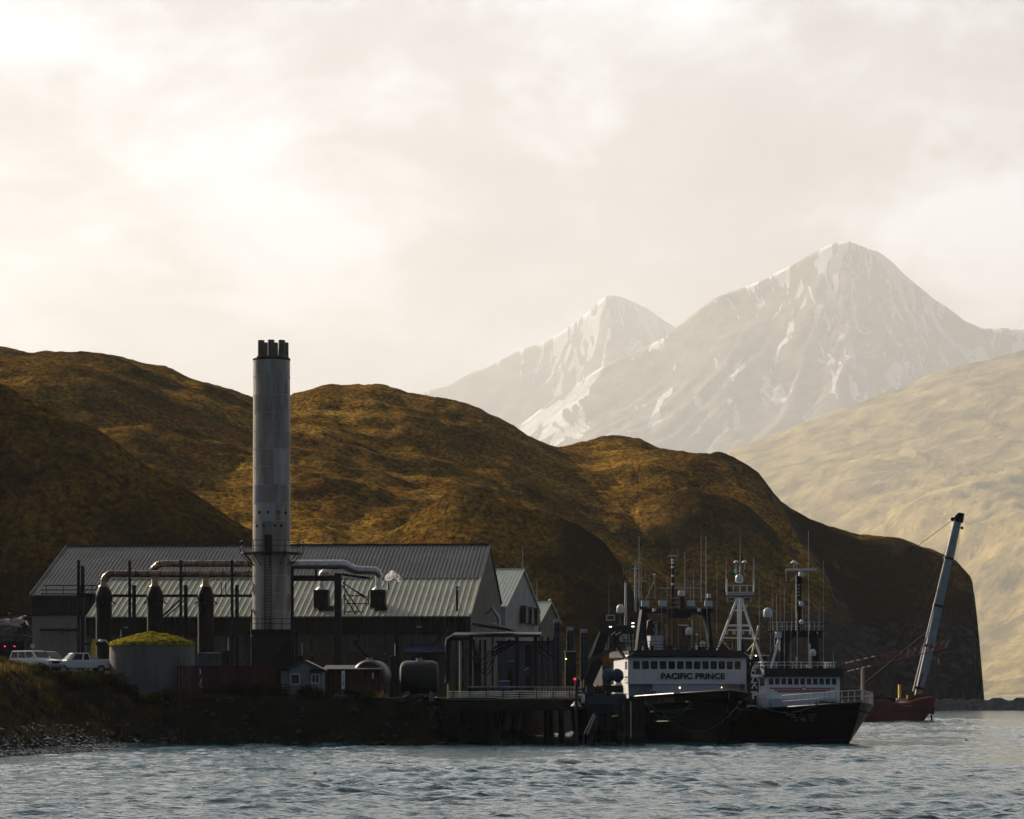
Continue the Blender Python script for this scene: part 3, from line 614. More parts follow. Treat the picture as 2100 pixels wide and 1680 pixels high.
for i in range(n):
    a0, a1 = 2 * PI * i / n, 2 * PI * (i + 1) / n; p = (ro * math.cos(a0), ro * math.sin(a0)); q = (ro * math.cos(a1), ro * math.sin(a1))
    mb.beam((*p, zpf), (*p, zpf + 1.15), .06)
    for h_ in (.6, 1.15): mb.beam((*p, zpf + h_), (*q, zpf + h_), .06)
mb.build('railing', M_STEEL, K)
mb = MB()
for sx in (-.3, .3): mb.beam((sx - .2, -2.0, 4), (sx - .2, -2.0, zpf + 1.4), .07)
for i in range(int((zpf - 4) / .3)): mb.beam((-.5, -2.0, 4 + i * .3), (.1, -2.0, 4 + i * .3), .05)
mb.bx(-.5, .2, -2.25, -1.93, zpf - .4, zpf + 1.7)
mb.build('ladder', M_STEELB, K)
for hz, k in ((Z(1053, Yk) - 4, (-.62, -.1, .45, .9)), (Z(1080, Yk) - 4, (-.8, -.35, .25, .6))):
    for q in k:
        a = -PI / 2 + q; MB().box((1.885 * math.cos(a), 1.885 * math.sin(a), hz), (.16, .16, .28), rz=a).build('sample_port', M_STEEL, K)
# lower gallery and base housing
mb = MB(); mb.bx(-2.4, 2.3, -2.5, 2.3, z_b - .12, z_b)
for x_ in (-2.4, -1.2, 0, 1.2, 2.3): mb.beam((x_, -2.5, z_b), (x_, -2.5, z_b + 1.05), .05)
for h_ in (.55, 1.05): mb.beam((-2.4, -2.5, z_b + h_), (2.3, -2.5, z_b + h_), .05)
mb.build('gallery', M_STEEL, K)
mb = MB(); mb.bx(-1.95, 2.05, -1.95, 2.05, 0, z_b - .14); mb.build('base_housing', M_STEEL, K)
for x_ in (-2.3, 2.3):
    for y_ in (-2.3, 2.2): MB().beam((x_, y_, -.4), (x_, y_, z_b - .12), .25).build('base_leg', M_STEELB, K)
for p_, q_, w_ in (((-2.3, -2.35, .3), (2.3, -2.35, z_b - .4), .12), ((2.3, -2.35, .3), (-2.3, -2.35, z_b - .4), .12), ((-2.3, -2.35, z_b / 2), (2.3, -2.35, z_b / 2), .14)): MB().beam(p_, q_, w_).build('base_brace', M_STEELB, K)


# ------------------------------------------------------------------ scrubber columns with ducts
Ys = 292.0; rr_ = X(1066, Ys)
SC = ['at the end of the lower duct', 'below the middle branch of the duct', 'beside the chimney stack']
for i, px in enumerate((213, 318, 422)):
    x_ = X(px, Ys); zt_ = Z(1204, Ys) - 4
    T = thing('scrubber_column', (x_, Ys, 4.0), 'black scrubber column with rounded cap ' + SC[i], 'scrubber column', 'scrubber columns under the duct')
    MB().lathe([(.80, 0), (.80, zt_ - 1.5), (.85, zt_ - 1.45), (.85, zt_ - .9), (.68, zt_ - .35), (.48, zt_)], (0, 0, 0), 20).build('column', mat('scrubber_black', (0.006, 0.0055, 0.0055), .7, var=.5, vs=1.5), T, smooth=True)
    zd = Z(1184, Ys) - 4
    MB().lathe([(.56, zt_ + .02), (.38, zt_ + .28), (.355, zd + (-.25 if i == 0 else .15))], (0, 0, 0), 16).build('neck', M_DUCTR, T, smooth=True)
    mb = MB()
    for a in (0, PI / 2, PI, 1.5 * PI): mb.beam((.8 * math.cos(a), .8 * math.sin(a), zt_ - 1.4), (1.15 * math.cos(a), 1.15 * math.sin(a), zt_ - 1.7), .12)
    mb.build('bracket', M_STEEL, T)
def duct(name, pts, r, m, label, bands=True, bpitch=1.6):
    pts = [Vector(p) for p in pts]; T = thing(name, pts[0], label, 'duct', 'exhaust ducts to the chimney')
    bw(MB().path(pts, r, 18), 'pipe', m, T, smooth=True)
    if bands:
        for a, b in zip(pts[:-1], pts[1:]):
            l = (b - a).length; k = int(l / bpitch)
            for i in range(k + 1):
                c = a + (b - a) * ((i + .5) / (k + 1)); d_ = (b - a).normalized() * .035; bw(MB().tube(c - d_, c + d_, (r[min(len(r) - 1, 1)] if isinstance(r, list) else r) + .018, 18), 'band', M_STEELB if m is M_DUCTR else M_DUCT, T) if not (isinstance(r, list) and abs(c.z - pts[1].z) > .15) else None
    return T
zl = Z(1177, Ys)
duct('exhaust_duct', [(X(213, Ys), Ys, Z(1192, Ys)), (X(213, Ys) + .03, Ys, Z(1190, Ys)), (X(216, Ys), Ys, Z(1184, Ys)), (X(226, Ys), Ys, zl + .05), (X(240, Ys), Ys, zl), (X(522, Ys), Ys, zl - .02)], 0.355, M_DUCTR, 'rusty lower duct bent down at its outer end, above the columns', bpitch=1.3)
Yu = 293.6
duct('exhaust_duct', [(X(311, Yu), Yu + 1.0, Z(1168, Yu)), (X(314, Yu), Yu + .6, Z(1166, Yu)), (X(324, Yu), Yu, Z(1158, Yu)), (X(334, Yu), Yu, Z(1156, Yu)), (X(522, Yu), Yu, Z(1156, Yu))], 0.345, M_DUCTR, 'rusty upper duct slightly shorter than the one below it', bpitch=1.3)
Yr = 293.6
duct('exhaust_duct', [(X(590, Yr), Yr - 1, Z(1159, Yr)), (X(703, Yr), Yr, Z(1158, Yr)), (X(707, Yr), Yr, Z(1159, Yr)), (X(726, Yr), Yr + .5, Z(1168, Yr)), (X(731, Yr), Yr + .5, Z(1169, Yr)), (X(768, Yr), Yr + .8, Z(1170, Yr)), (X(774, Yr), Yr + .8, Z(1173, Yr)), (X(778, Yr), Yr + .9, Z(1181, Yr)), (X(778.5, Yr), Yr + .9, Z(1184, Yr))], [.48, .48, .48, .44, .425, .41, .39, .33, .31], M_DUCT, 'shiny stepped duct from the stack to the roof vent near the steam', bpitch=2.0)
for px, py, lab in ((660, 1208, 'roof exhaust vent under the shiny duct, nearer the stack'), (776, 1208, 'roof exhaust vent with flared foot beside the steam puff')):
    v_ = 2.9; u_ = F.u(px, v_); zr_ = ze + .35 * v_
    c = Vector((F.o.x + u_ * F.c + v_ * F.s, F.o.y - u_ * F.s + v_ * F.c, 4 + zr_))
    T = thing('roof_vent', c, lab, 'roof vent', 'roof exhaust vents', rz=-F.a)
    zb = Z(1222, c.y) - c.z; zt2 = Z(1210, c.y) - c.z
    mb = MB(); mb.bx(-.76, .76, -.7, .7, -.4, zt2); mb.build('curb', M_STEEL, T)
    zz_ = Z(1182, c.y) - c.z
    MB().lathe([(.68, zt2 + .01), (.57, zt2 + .14), (.345, zt2 + .34), (.33, zz_)], (0, 0, 0), 18).build('riser', M_DUCT, T, smooth=True)
    if px == 660:
        MB().path([(0, 0, zz_ - .02), (0.02, 0, zz_ + .2), (.25, -.05, zz_ + .45), (.8, -.1, zz_ + .5)], .34, 14).build('elbow', M_DUCT, T, smooth=True)
# steam
st = MB(); rs = random.Random(4)
pS = at(797, 1183, 301)
for k in range(12):
    q = k / 11; c = pS + Vector((q * 1.3, rs.uniform(-.3, .3), .25 * math.sin(q * 5) + rs.uniform(-.15, .15))); r_ = .42 * (1 - .55 * q)
    bm = bmesh.new(); bmesh.ops.create_icosphere(bm, subdivisions=2, radius=r_, matrix=Matrix.Translation(c)); bm.verts.index_update()
    st.add([v.co.copy() for v in bm.verts], [tuple(v.index for v in f.verts) for f in bm.faces]); bm.free()
sm = bpy.data.materials.new('steam'); sm.use_nodes = True; t = sm.node_tree; t.nodes.remove(t.nodes['Principled BSDF'])
pv = t.nodes.new('ShaderNodeVolumePrincipled'); pv.inputs['Color'].default_value = (1, 1, 1, 1); pv.inputs['Anisotropy'].default_value = 0.5
tn = t.nodes.new('ShaderNodeTexNoise'); tn.inputs['Scale'].default_value = 2.2; tn.inputs['Detail'].default_value = 4; tcn = t.nodes.new('ShaderNodeTexCoord'); t.links.new(tcn.outputs['Object'], tn.inputs['Vector'])
mr = t.nodes.new('ShaderNodeMapRange'); t.links.new(tn.outputs[0], mr.inputs[0]); mr.inputs[1].default_value = .42; mr.inputs[2].default_value = .62; mr.inputs[3].default_value = 0; mr.inputs[4].default_value = 3.5; t.links.new(mr.outputs[0], pv.inputs['Density'])
t.links.new(pv.outputs[0], t.nodes['Material Output'].inputs['Volume'])
# roof steam outlet
T = thing('steam_outlet', at(797, 1192, 302), 'small cross-shaped steam outlet on the roof ridge below the white puff', 'steam outlet')
p0 = at(797, 1192, 302)
bw(MB().tube(p0 - Vector((0, 0, .9)), p0 + Vector((0, 0, .35)), .07), 'pipe', M_STEEL, T); bw(MB().tube(p0 - Vector((.4, 0, 0)), p0 + Vector((.35, 0, 0)), .05), 'crossbar', M_STEEL, T)
so_ = st.build('steam', sm); tag(so_, 'small puff of white steam drifting over the hall roof', 'steam', None, 'stuff')
# guyed vent pipe
v_ = 1.4; u_ = F.u(937, v_); b0 = Vector((F.o.x + u_ * F.c + v_ * F.s, F.o.y - u_ * F.s + v_ * F.c, 4 + ze + .35 * v_ - .3)); zt_ = Z(1204, b0.y)
T = thing('vent_pipe', b0, 'thin black vent pipe with hooked top standing at the roof edge', 'vent pipe')
bw(MB().path([b0, (b0.x, b0.y, zt_ - .3), (b0.x, b0.y, zt_), (b0.x + .2, b0.y, zt_ - .05)], .13, 10), 'pipe', M_STEEL, T)
mb = MB(); m_ = b0 + Vector((0, 0, 1.7)); mb.tube(m_, b0 + Vector((-1.2, 0, 0.1)), .025, 6); mb.tube(m_, b0 + Vector((.6, 0, .1)), .025, 6); mb.tube(m_, b0 + Vector((0, 3, 1.2)), .025, 6); bw(mb, 'guy_wire', M_STEEL, T)

# ------------------------------------------------------------------ steel frames
def post(px, py, Yp, wpx, label, extra=None, name='steel_post', grp='steel posts of the duct frame'):
    z_ = Z(py, Yp); T = thing(name, (X(px, Yp), Yp, 4.0), label, 'steel post', grp); w_ = wpx / FPX * Yp
    mb = MB(); f = w_ * .18
    mb.bx(-w_ / 2, w_ / 2, -w_ / 2, -w_ / 2 + f, -.3, z_ - 4); mb.bx(-w_ / 2, w_ / 2, w_ / 2 - f, w_ / 2, -.3, z_ - 4); mb.bx(-f / 2, f / 2, -w_ / 2 + f, w_ / 2 - f, -.3, z_ - 4)
    mb.build('column', M_STEELB, T); MB().bx(-w_ * .9, w_ * .9, -w_ * .9, w_ * .9, -.3, .06).build('base_plate', M_STEEL, T); return T
names = ['outermost', 'between first and second scrubber', 'between second and third scrubber', 'next to the chimney stack']
for i, (a, b_) in enumerate(((161, 169.5), (266, 275), (371, 381), (476, 486))):
    post(a, 1149, 289.6, 5.5, 'tall steel post in front of the ducts, ' + names[i])
    post(b_, 1200 if i else 1161, 294.6, 7, 'shorter steel post behind the ducts, ' + names[i])
T = thing('duct_frame', (X(163, 290), 290, 4.0), 'black steel crossbeams tying the posts and scrubbers together', 'steel frame')
mb = MB(); Yf = 292.0
mb.beam(at(163, 1222, Yf), at(517, 1222, Yf), .22, .28); bw(mb, 'crossbeam', M_STEEL, T)
mb = MB(); mb.beam(at(88, 1201, 294.0), at(205, 1201, 294.0), .08, .10); mb.beam(at(84, 1210, 294.0), at(205, 1210, 294.0), .08, .10)
for px in (95, 130, 165, 188): mb.beam(at(px, 1200, 294.0), at(px, 1218, 294.0), .06)
mb.beam(at(84, 1218, 294.0), at(205, 1218, 294.0), .1); bw(mb, 'walkway_rail', M_STEEL, T)
for a_, b_, w_ in ((at(305, 1290, 290.2), at(372, 1228, 290.2), .16), (at(312, 1292, 290.4), at(378, 1232, 290.4), .1)): bw(MB().beam(a_, b_, w_), 'brace', M_STEELB, T)
mb = MB()
mb.beam(at(205, 1320, 291), at(160, 1322, 291), .22); mb.beam(at(160, 1222, 290.2), at(163, 1345, 290.2), .1); bw(mb, 'brace', M_STEELB, T)
mb = MB()
for px in (454, 463): mb.beam(at(px, 1195, 292), at(px, 1222, 292), .09)
mb.beam(at(430, 1300, 292), at(500, 1300, 292), .15); bw(mb, 'stub_post', M_STEEL, T)
# big right-hand frame
post(592, 1166, 292.5, 20, 'thick black steel column touching the chimney stack', grp=None)
post(693, 1176, 292.3, 14, 'thick dark column holding the end of the shiny duct', grp=None)
T = thing('truss_frame', at(700, 1360, 292.0), 'dark steel beam and triangular lattice brace beside the thick column', 'steel truss')
mb = MB(); mb.beam(at(602, 1186, 292.8), at(690, 1186, 292.8), .30, .55); mb.beam(at(648, 1168, 292.8), at(648, 1182, 292.8), .25); mb.beam(at(700, 1178, 293.2), at(757, 1186, 294.2), .25, .22); bw(mb, 'crossbeam', M_STEEL, T)
mb = MB()
for a, b_ in (((702, 1194), (756, 1232)), ((702, 1200), (740, 1258)), ((707, 1186), (707, 1262)), ((715, 1204), (752, 1225)), ((712, 1222), (748, 1222)), ((708, 1238), (754, 1238)), ((756, 1212), (756, 1240)), ((740, 1258), (756, 1234)), ((708, 1255), (740, 1255)), ((704, 1220), (730, 1260))):
    mb.beam(at(*a, 293.2), at(*b_, 294.2), .10)
bw(mb, 'lattice', M_STEELB, T)
# ------------------------------------------------------------------ things in the yard
def grp_box(px0, px1, Y):  return X(px0, Y), X(px1, Y)
# storage tank with mossy cap
Yt = 250.5; xt = X(312, Yt); rt = 3.62
T = thing('storage_tank', (xt, Yt, 3.8), 'squat round grey concrete tank with a mossy domed top', 'tank')
zt_ = Z(1320, Yt) - 3.8; zdm = Z(1297, Yt) - 3.8
M_TANK = mat('tank_concrete', (0.17, 0.165, 0.155), .85, var=.4, vs=.8, streak=True, bump=.01, bs=3)
pr = [(rt, -.6)]
for k in (1.2, 2.5, 3.6): pr += [(rt, k - .02), (rt + .015, k - .01), (rt + .015, k + .01), (rt, k + .02)]
pr += [(rt, zt_)]
MB().lathe(pr, n=56).build('wall', M_TANK, T, smooth=True)
ang = np.linspace(0, 2 * PI, 97); rad = np.linspace(0, 1, 26); AA, RR = np.meshgrid(ang, rad)
zc = zt_ + (zdm - zt_) * (1 - RR ** 1.35) + .16 * (vnoise(AA * 9 + 50 * RR, RR * 22) - .5) + .3 * fbm(np.cos(AA) * RR * 6 + 9, np.sin(AA) * RR * 6 + 9, 4) * (1 - RR ** 4) + .05
zc = np.where(RR > .999, zt_ - .18, zc); R2 = np.where(RR > .999, rt + .10, RR * (rt + .14))
ms = mat('moss', (0.30, 0.25, 0.018), .95, var=0, vs=2.9, bump=.16, bs=5, col2=(0.035, 0.03, 0.014), spec=0.0)
o = grid_mesh('moss_cap', np.cos(AA) * R2, np.sin(AA) * R2, zc, ms); o.parent = T
mb = MB(); mb.path([(-rt - .05, -.5, zt_ - .05), (-rt - .25, -.6, zt_ + .25), (-rt - .55, -.7, zt_ + .25)], .07, 8); mb.lathe([(.1, -.1), (.2, 0), (.12, .14)], (-rt - .65, -.7, zt_ + .22), 10); mb.build('overflow_pipe', M_GALV, T)

# forty foot container
def container(name, loc, rz, L_, Hc, label, marks):
    T = thing(name, loc, label, 'shipping container', rz=rz)
    W_ = 2.44; mb = MB(); k = int(L_ / .28)
    pts = []
    for i in range(k):     # trapezoid corrugation of the long sides
        x0 = -L_ / 2 + .12 + (L_ - .24) * i / k; d = (L_ - .24) / k
        pts += [(x0, 0), (x0 + .3 * d, 0), (x0 + .42 * d, .036), (x0 + .85 * d, .036), (x0 + .97 * d, 0)]
    pts.append((L_ / 2 - .12, 0))
    for sy in (-1, 1):
        v = []; 
        for x_, o_ in pts: v += [(x_, sy * (W_ / 2 - .02 - o_), .12), (x_, sy * (W_ / 2 - .02 - o_), Hc - .1)]
        mb.add(v, [(2 * i, 2 * i + 2, 2 * i + 3, 2 * i + 1) for i in range(len(pts) - 1)])
    mb.bx(-L_ / 2 + .05, L_ / 2 - .05, -W_ / 2 + .08, W_ / 2 - .08, Hc - .09, Hc - .04); mb.bx(-L_ / 2 + .05, L_ / 2 - .05, -W_ / 2 + .08, W_ / 2 - .08, .03, .1)
    mb.build('side_panels', M_RED, T)
    mb = MB()
    for sx in (-1, 1):
        for sy in (-1, 1): mb.box((sx * (L_ / 2 - .06), sy * (W_ / 2 - .06), Hc / 2), (.14, .14, Hc))
    for sy in (-1, 1):
        for z_ in (.07, Hc - .06): mb.box((0, sy * (W_ / 2 - .04), z_), (L_ - .26, .08, .12))
    for sx in (-1, 1):
        for z_ in (.07, Hc - .06): mb.box((sx * (L_ / 2 - .05), 0, z_), (.09, W_ - .26, .12))
    mb.build('frame', M_RED, T)
    for sy in (-.57, .57):
        mb = MB(); mb.box((-L_ / 2 + .03, sy, Hc / 2), (.05, 1.1, Hc - .3)); d_ = mb.build('door', M_RED, T)
        for q in (-.25, .25): MB().tube((-L_ / 2 - .02, sy + q, .1), (-L_ / 2 - .02, sy + q, Hc - .15), .02, 6).build('locking_bar', M_GALV, d_)
    for m_ in marks:
        mb = MB(); x_, z_, w_, h_ = m_; mb.bx(x_, x_ + w_, -W_ / 2 - .006, -W_ / 2, z_, z_ + h_); mb.build('painted_mark', M_OFFW, T)
    return T
psi_c = R(-38)
Yc0 = 248.5; cx = (X(382, 246) + 4.9)
T = container('shipping_container', (X(378, 246.2) + 12.19 / 2 * math.cos(R(36)) , 246.2 + 12.19 / 2 * math.sin(R(36)) , 4.02), R(36), 12.19, 2.65,
    'long dark red corrugated shipping container beside the mossy tank', [(-5.3, 1.9, .09, .45), (-5.25, 1.2, .11, .30), (-5.35, 1.0, .13, .12), (-5.2, .75, .08, .2), (5.0, 2.0, .35, .06), (5.05, 1.85, .5, .05), (5.15, 1.7, .4, .04)])

# white hut
Yh = 248.0; T = thing('white_hut', (X(628, Yh), Yh, 4.0), 'small white panelled hut with gable front and square window', 'hut', rz=R(0))
w0, w1 = X(595, Yh) - T.location.x, X(661, Yh) - T.location.x; ze_, za_ = Z(1372, Yh) - 4, Z(1358, Yh) - 4; xa = X(625, Yh) - T.location.x
M_HUT = mat('hut_panels', (0.22, 0.235, 0.24), .6, var=.12, vs=1, ribs=('X', .42, .03))
MB().prism([(w0, 0, -.4), (w1, 0, -.4), (w1, 0, ze_ - .1), (xa, 0, za_), (w0, 0, ze_)], (0, 4.2, 0)).build('wall', M_HUT, T)
mb = MB(); mb.prism([(w0 - .25, -.35, ze_ - .05), (xa, -.35, za_ + .08), (xa, -.35, za_ + .18), (w0 - .3, -.35, ze_ + .03)], (0, 4.9, 0)); mb.prism([(w1 + .2, -.35, ze_ - .18), (xa + .01, -.35, za_ + .08), (xa + .01, -.35, za_ + .18), (w1 + .25, -.35, ze_ - .08)], (0, 4.9, 0)); mb.build('roof', mat('mossy_felt', (.12, .13, .10), .8, var=.5, vs=1.2), T)
MB().bx(w0 - .8, w0 - .02, .6, 4.0, -.4, ze_ - .15).build('annex', M_HUT, T); MB().prism([(w0 - 1.0, .3, ze_ - .12), (w0 - .26, .3, ze_ + .0), (w0 - .26, .3, ze_ + .08), (w0 - 1.0, .3, ze_ - .04)], (0, 3.9, 0)).build('annex_roof', M_STEELB, T)
def win(T, x0, x1, z0, z1, y, mull=0, nm='window', fm=M_WHITE):
    f = .06; mb = MB(); mb.bx(x0, x1, y - .05, y, z0, z0 + f); mb.bx(x0, x1, y - .05, y, z1 - f, z1); mb.bx(x0, x0 + f, y - .05, y, z0 + f, z1 - f); mb.bx(x1 - f, x1, y - .05, y, z0 + f, z1 - f)
    if mull: mb.bx((x0 + x1) / 2 - f / 2, (x0 + x1) / 2 + f / 2, y - .05, y, z0 + f, z1 - f)
    o = mb.build(nm, fm, T); MB().bx(x0 + f, x1 - f, y - .02, y + .0, z0 + f, z1 - f).build('pane', M_GLASS, o); return o
hx = lambda px: X(px, Yh) - T.location.x
hz = lambda py: Z(py, Yh) - 4
win(T, hx(595.5), hx(615), hz(1404), hz(1382), -.003)
MB().bx(hx(638), hx(661), -.55, -.01, hz(1419), hz(1380)).build('porch', M_HUT, T)
win(T, hx(640), hx(656), hz(1402), hz(1383), -.553, 1)
MB().prism([(hx(634), -1.0, hz(1378)), (hx(670), -1.0, hz(1379)), (hx(667), -1.0, hz(1373)), (hx(638), -1.0, hz(1372))], (0, 1.0, 0)).build('awning', M_STEELB, T)
for px in (628, 633.5): MB().bx(hx(px - 2), hx(px + 2), -.12, -.01, hz(1411), hz(1404)).build('vent', M_STEEL, T)

# dark red shed, white and blue banner post
Yd = 252.0
T = thing('red_shed', (X(740, Yd), Yd, 4.0), 'dark red brown metal shed right of the white hut', 'shed')
hx = lambda px: X(px, Yd) - T.location.x
hz = lambda py: Z(py, Yd) - 4
M_SHED = mat('dark_red_cladding', (.055, .016, .014), .7, var=.4, vs=.8, ribs=('X', .35, .03))
MB().bx(hx(665), hx(780), 0, 4, -.3, hz(1374)).build('wall', M_SHED, T); MB().prism([(hx(662), -.2, hz(1375)), (hx(783), -.2, hz(1375)), (hx(783), 4.2, hz(1366)), (hx(662), 4.2, hz(1366))], (0, 0, .12)).build('roof', M_STEELB, T)
MB().bx(hx(763), hx(767), -.25, -.01, hz(1392), hz(1380)).build('lamp', M_GALV, T)
MB().bx(hx(720), hx(750), -.04, -.01, hz(1425), hz(1384)).build('door', M_SHED, T)
T = thing('banner_post', (X(704, 248), 248, 4.0), 'tall white and blue banner board in front of the red shed', 'banner')
MB().box((0, 0, (Z(1375, 248) - 4) / 2), (.07, .07, Z(1375, 248) - 4.1)).build('post', M_STEEL, T)
z0_, z1_, zm_ = Z(1424, 248) - 4, Z(1376, 248) - 4, Z(1413, 248) - 4
MB().bx(-.14, .14, -.08, -.04, zm_, z1_).build('white_panel', M_WHITE, T); MB().bx(-.14, .14, -.08, -.04, z0_, zm_ - .003).build('blue_panel', M_BLUE, T)
for k, (a, b_, c_) in enumerate(((.3, .9, .02), (.95, 1.15, .05), (1.2, 1.24, .09))): MB().bx(-c_, c_, -.085, -.08, z1_ - b_, z1_ - a).build('lettering', M_BLACK, T)

# horizontal tanks
M_TK = mat('blue_green_tank', (.009, .014, .017), .5, var=.4, vs=1.0, streak=True)
def htank(px0, px1, py0, py1, Yq, label, along):
    r_ = (Z(py0, Yq) - Z(py1, Yq)) / 2; zc_ = (Z(py0, Yq) + Z(py1, Yq)) / 2
    T = thing('fuel_tank', (X((px0 + px1) / 2, Yq), Yq, 4.0), label, 'fuel tank'); z_ = zc_ - 4
    if along == 'x':
        a, b_ = X(px0, Yq) - T.location.x, X(px1, Yq) - T.location.x
        P = [((a, 0, z_)), (a + .15, 0, z_), (a + .5, 0, z_), (b_ - .5, 0, z_), (b_ - .15, 0, z_), (b_, 0, z_)]
    else: a, b_ = -3.2, 3.2; P = [(0, a, z_), (0.01, a + .15, z_), (.02, a + .5, z_), (.4, b_ - .5, z_), (.41, b_ - .15, z_), (.42, b_, z_)]
    MB().path(P, [r_ * .6, r_ * .88, r_, r_, r_ * .88, r_ * .6], 28).build('shell', M_TK, T, smooth=True)
    for k in (-.6, .6): MB().box((k * (b_ if along == 'x' else .6), (0 if along == 'x' else k * 3), (z_ - r_) / 2 + .2), (.35 if along == 'x' else 1.6, 1.6 if along == 'x' else .35, z_ - r_ + 1.1)).build('saddle', M_CONC, T)
    MB().lathe([(.25, z_ + r_ - .1), (.25, z_ + r_ + .12), (.3, z_ + r_ + .14), (.3, z_ + r_ + .2)], (0, 0, 0), 12).build('manhole', M_GALV, T)
htank(724, 792, 1354, 1420, 256.3, 'round ended dark tank showing above the red shed roof', 'y')
htank(820, 900, 1355, 1424, 251.5, 'big dark horizontal tank with rounded ends near the blue canopy', 'x')
# blue canopy and chute
T = thing('blue_canopy', at(872, 1340, 296), 'dark blue sheet canopy over the hall doorway', 'canopy'); T.location.z = 4
bw(MB().prism([at(830, 1340, 294.5), at(916, 1340, 294.5), at(912, 1322, 299), at(834, 1322, 299)], (0, 0, .15)), 'roof', mat('blue_sheet', (.015, .03, .065), .5, var=.3), T)
mb = MB(); [mb.beam((X(p_, 294.6), 294.6, 4), at(p_, 1341, 294.6), .12) for p_ in (832, 914)]; mb.beam(at(832, 1341, 294.6), at(914, 1341, 294.6), .1); bw(mb, 'frame', M_STEEL, T)
T = thing('chute', at(893, 1325, 295.5), 'rusty red diagonal chute running down to the blue canopy', 'chute')
bw(MB().beam(at(884, 1326, 295.5), at(922, 1290, 295.5), .28, .28), 'trough', M_RUST, T); bw(MB().beam(at(884, 1321, 295.2), at(922, 1285, 295.2), .05), 'rail', M_STEEL, T)
T = thing('elbow_pipe', (X(812, 298.5), 298.5, 4), 'tall black pipe with hooked cowl against the pale wall', 'pipe')
bw(MB().path([(X(812, 298.5), 298.5, 4), at(812, 1312, 298.5), at(812, 1306, 298.8), at(812, 1303, 299.4), at(812, 1304, 299.8)], .22, 12), 'pipe', M_STEEL, T, smooth=True); bw(MB().tube(at(812, 1330, 298.5), at(812, 1327, 298.5), .27, 12), 'collar', M_STEELB, T)
T = thing('wall_hopper', at(731, 1318, 298.5), 'dark square hopper with slanting pipe on the pale wall', 'hopper')
bw(MB().box(at(731, 1319, 298.6), (.55, .5, .6)), 'hopper', M_STEEL, T); bw(MB().tube(at(733, 1324, 298.2), at(758, 1352, 297.5), .14), 'pipe', M_STEEL, T)

# vehicles
M_TYRE = M_RUB
M_CWH = mat('white_car_paint', (.72, .72, .70), .25, var=.06, vs=.8, coat=.6)
M_CDK = mat('dark_car_paint', (.03, .02, .022), .25, var=.1, coat=.6)
def car(label, cat, name, loc, rz, L_, W_, prof, cab, mt, bed=None, glassf=None):
    """prof: lower body side outline; cab: (x back bottom, x back top, x front top, x front bottom, z bottom, z top)"""
    T = thing(name, loc, label, cat, 'vehicles parked behind the bank', rz=rz)
    b = MB().prism([(x_, -W_ / 2, z_) for x_, z_ in prof], (0, W_, 0)).build('body', mt, T, bevel=.09)
    xb, xbt, xft, xf, z0, z1 = cab; i = .13
    P = [(xb, -W_ / 2 + .06, z0), (xf, -W_ / 2 + .06, z0), (xf, W_ / 2 - .06, z0), (xb, W_ / 2 - .06, z0), (xbt, -W_ / 2 + i + .06, z1), (xft, -W_ / 2 + i + .06, z1), (xft, W_ / 2 - i - .06, z1), (xbt, W_ / 2 - i - .06, z1)]
    MB().add(P, [(0, 3, 2, 1), (4, 5, 6, 7), (0, 1, 5, 4), (1, 2, 6, 5), (2, 3, 7, 6), (3, 0, 4, 7)]).build('cabin', mt, T, bevel=.05)
    V = [Vector(p) for p in P]
    def pane(a, b_, c, d_, n, nm, u0, u1, w0=.12, w1=.88):
        def q(u, w): return (a * (1 - u) + b_ * u) * (1 - w) + (d_ * (1 - u) + c * u) * w
        pts = [q(u0, w0), q(u1, w0), q(u1, w1), q(u0, w1)]; n = Vector(n) * .012
        MB().prism([p + n * .3 for p in pts], n).build(nm, M_GLASS, T)
    pane(V[1], V[2], V[6], V[5], (1, 0, .5), 'windscreen', .06, .94); pane(V[0], V[3], V[7], V[4], (-1, 0, .2), 'rear_window', .1, .9)
    for s_, (a, b_, c, d_) in ((-1, (V[0], V[1], V[5], V[4])), (1, (V[3], V[2], V[6], V[7]))):
        for u0, u1 in glassf or ((.06, .30), (.34, .60), (.64, .93)): pane(a, b_, c, d_, (0, s_, .1), 'side_window', u0, u1)
    for x_ in (-L_ * .30, L_ * .31):
        for s_ in (-1, 1):
            w_ = empty('wheel', (x_, s_ * (W_ / 2 - .1), .36)); w_.parent = T
            MB().tube((0, -.11, 0), (0, .11, 0), .36, 20).build('tyre', M_TYRE, w_); MB().tube((0, s_ * .10, 0), (0, s_ * .125, 0), .2, 14).build('rim', M_GALV, w_)
    xfm = max(x_ for x_, z_ in prof)
    MB().bx(xfm - .02, xfm + .03, -.45, .45, .62, .84).build('grille', M_BLACK, T)
    for s_ in (-1, 1):
        MB().box((xfm, s_ * (W_ / 2 - .28), .76), (.06, .36, .18)).build('headlight', mat('lamp_glass', (.7, .7, .72), .1, var=0), T)
        MB().box((xf - .35, s_ * (W_ / 2 + .08), z0 + .12), (.1, .18, .16)).build('mirror', mt, T)
    MB().bx(xfm - .05, xfm + .08, -W_ / 2 + .05, W_ / 2 - .05, .38, .56).build('bumper', M_GALV, T)
    if bed:
        for n_, d in (('bed_wall', (bed[0], bed[1], -W_ / 2, -W_ / 2 + .06)), ('bed_wall', (bed[0], bed[1], W_ / 2 - .06, W_ / 2)), ('tailgate', (bed[0] - .05, bed[0], -W_ / 2, W_ / 2))): MB().bx(*d, bed[2], bed[3]).build(n_, mt, T)
        MB().box(((bed[0] + bed[1]) / 2 + .6, 0, bed[3] + .05), (.6, 1.2, .3)).build('tool_box', M_GALV, T)
    return T
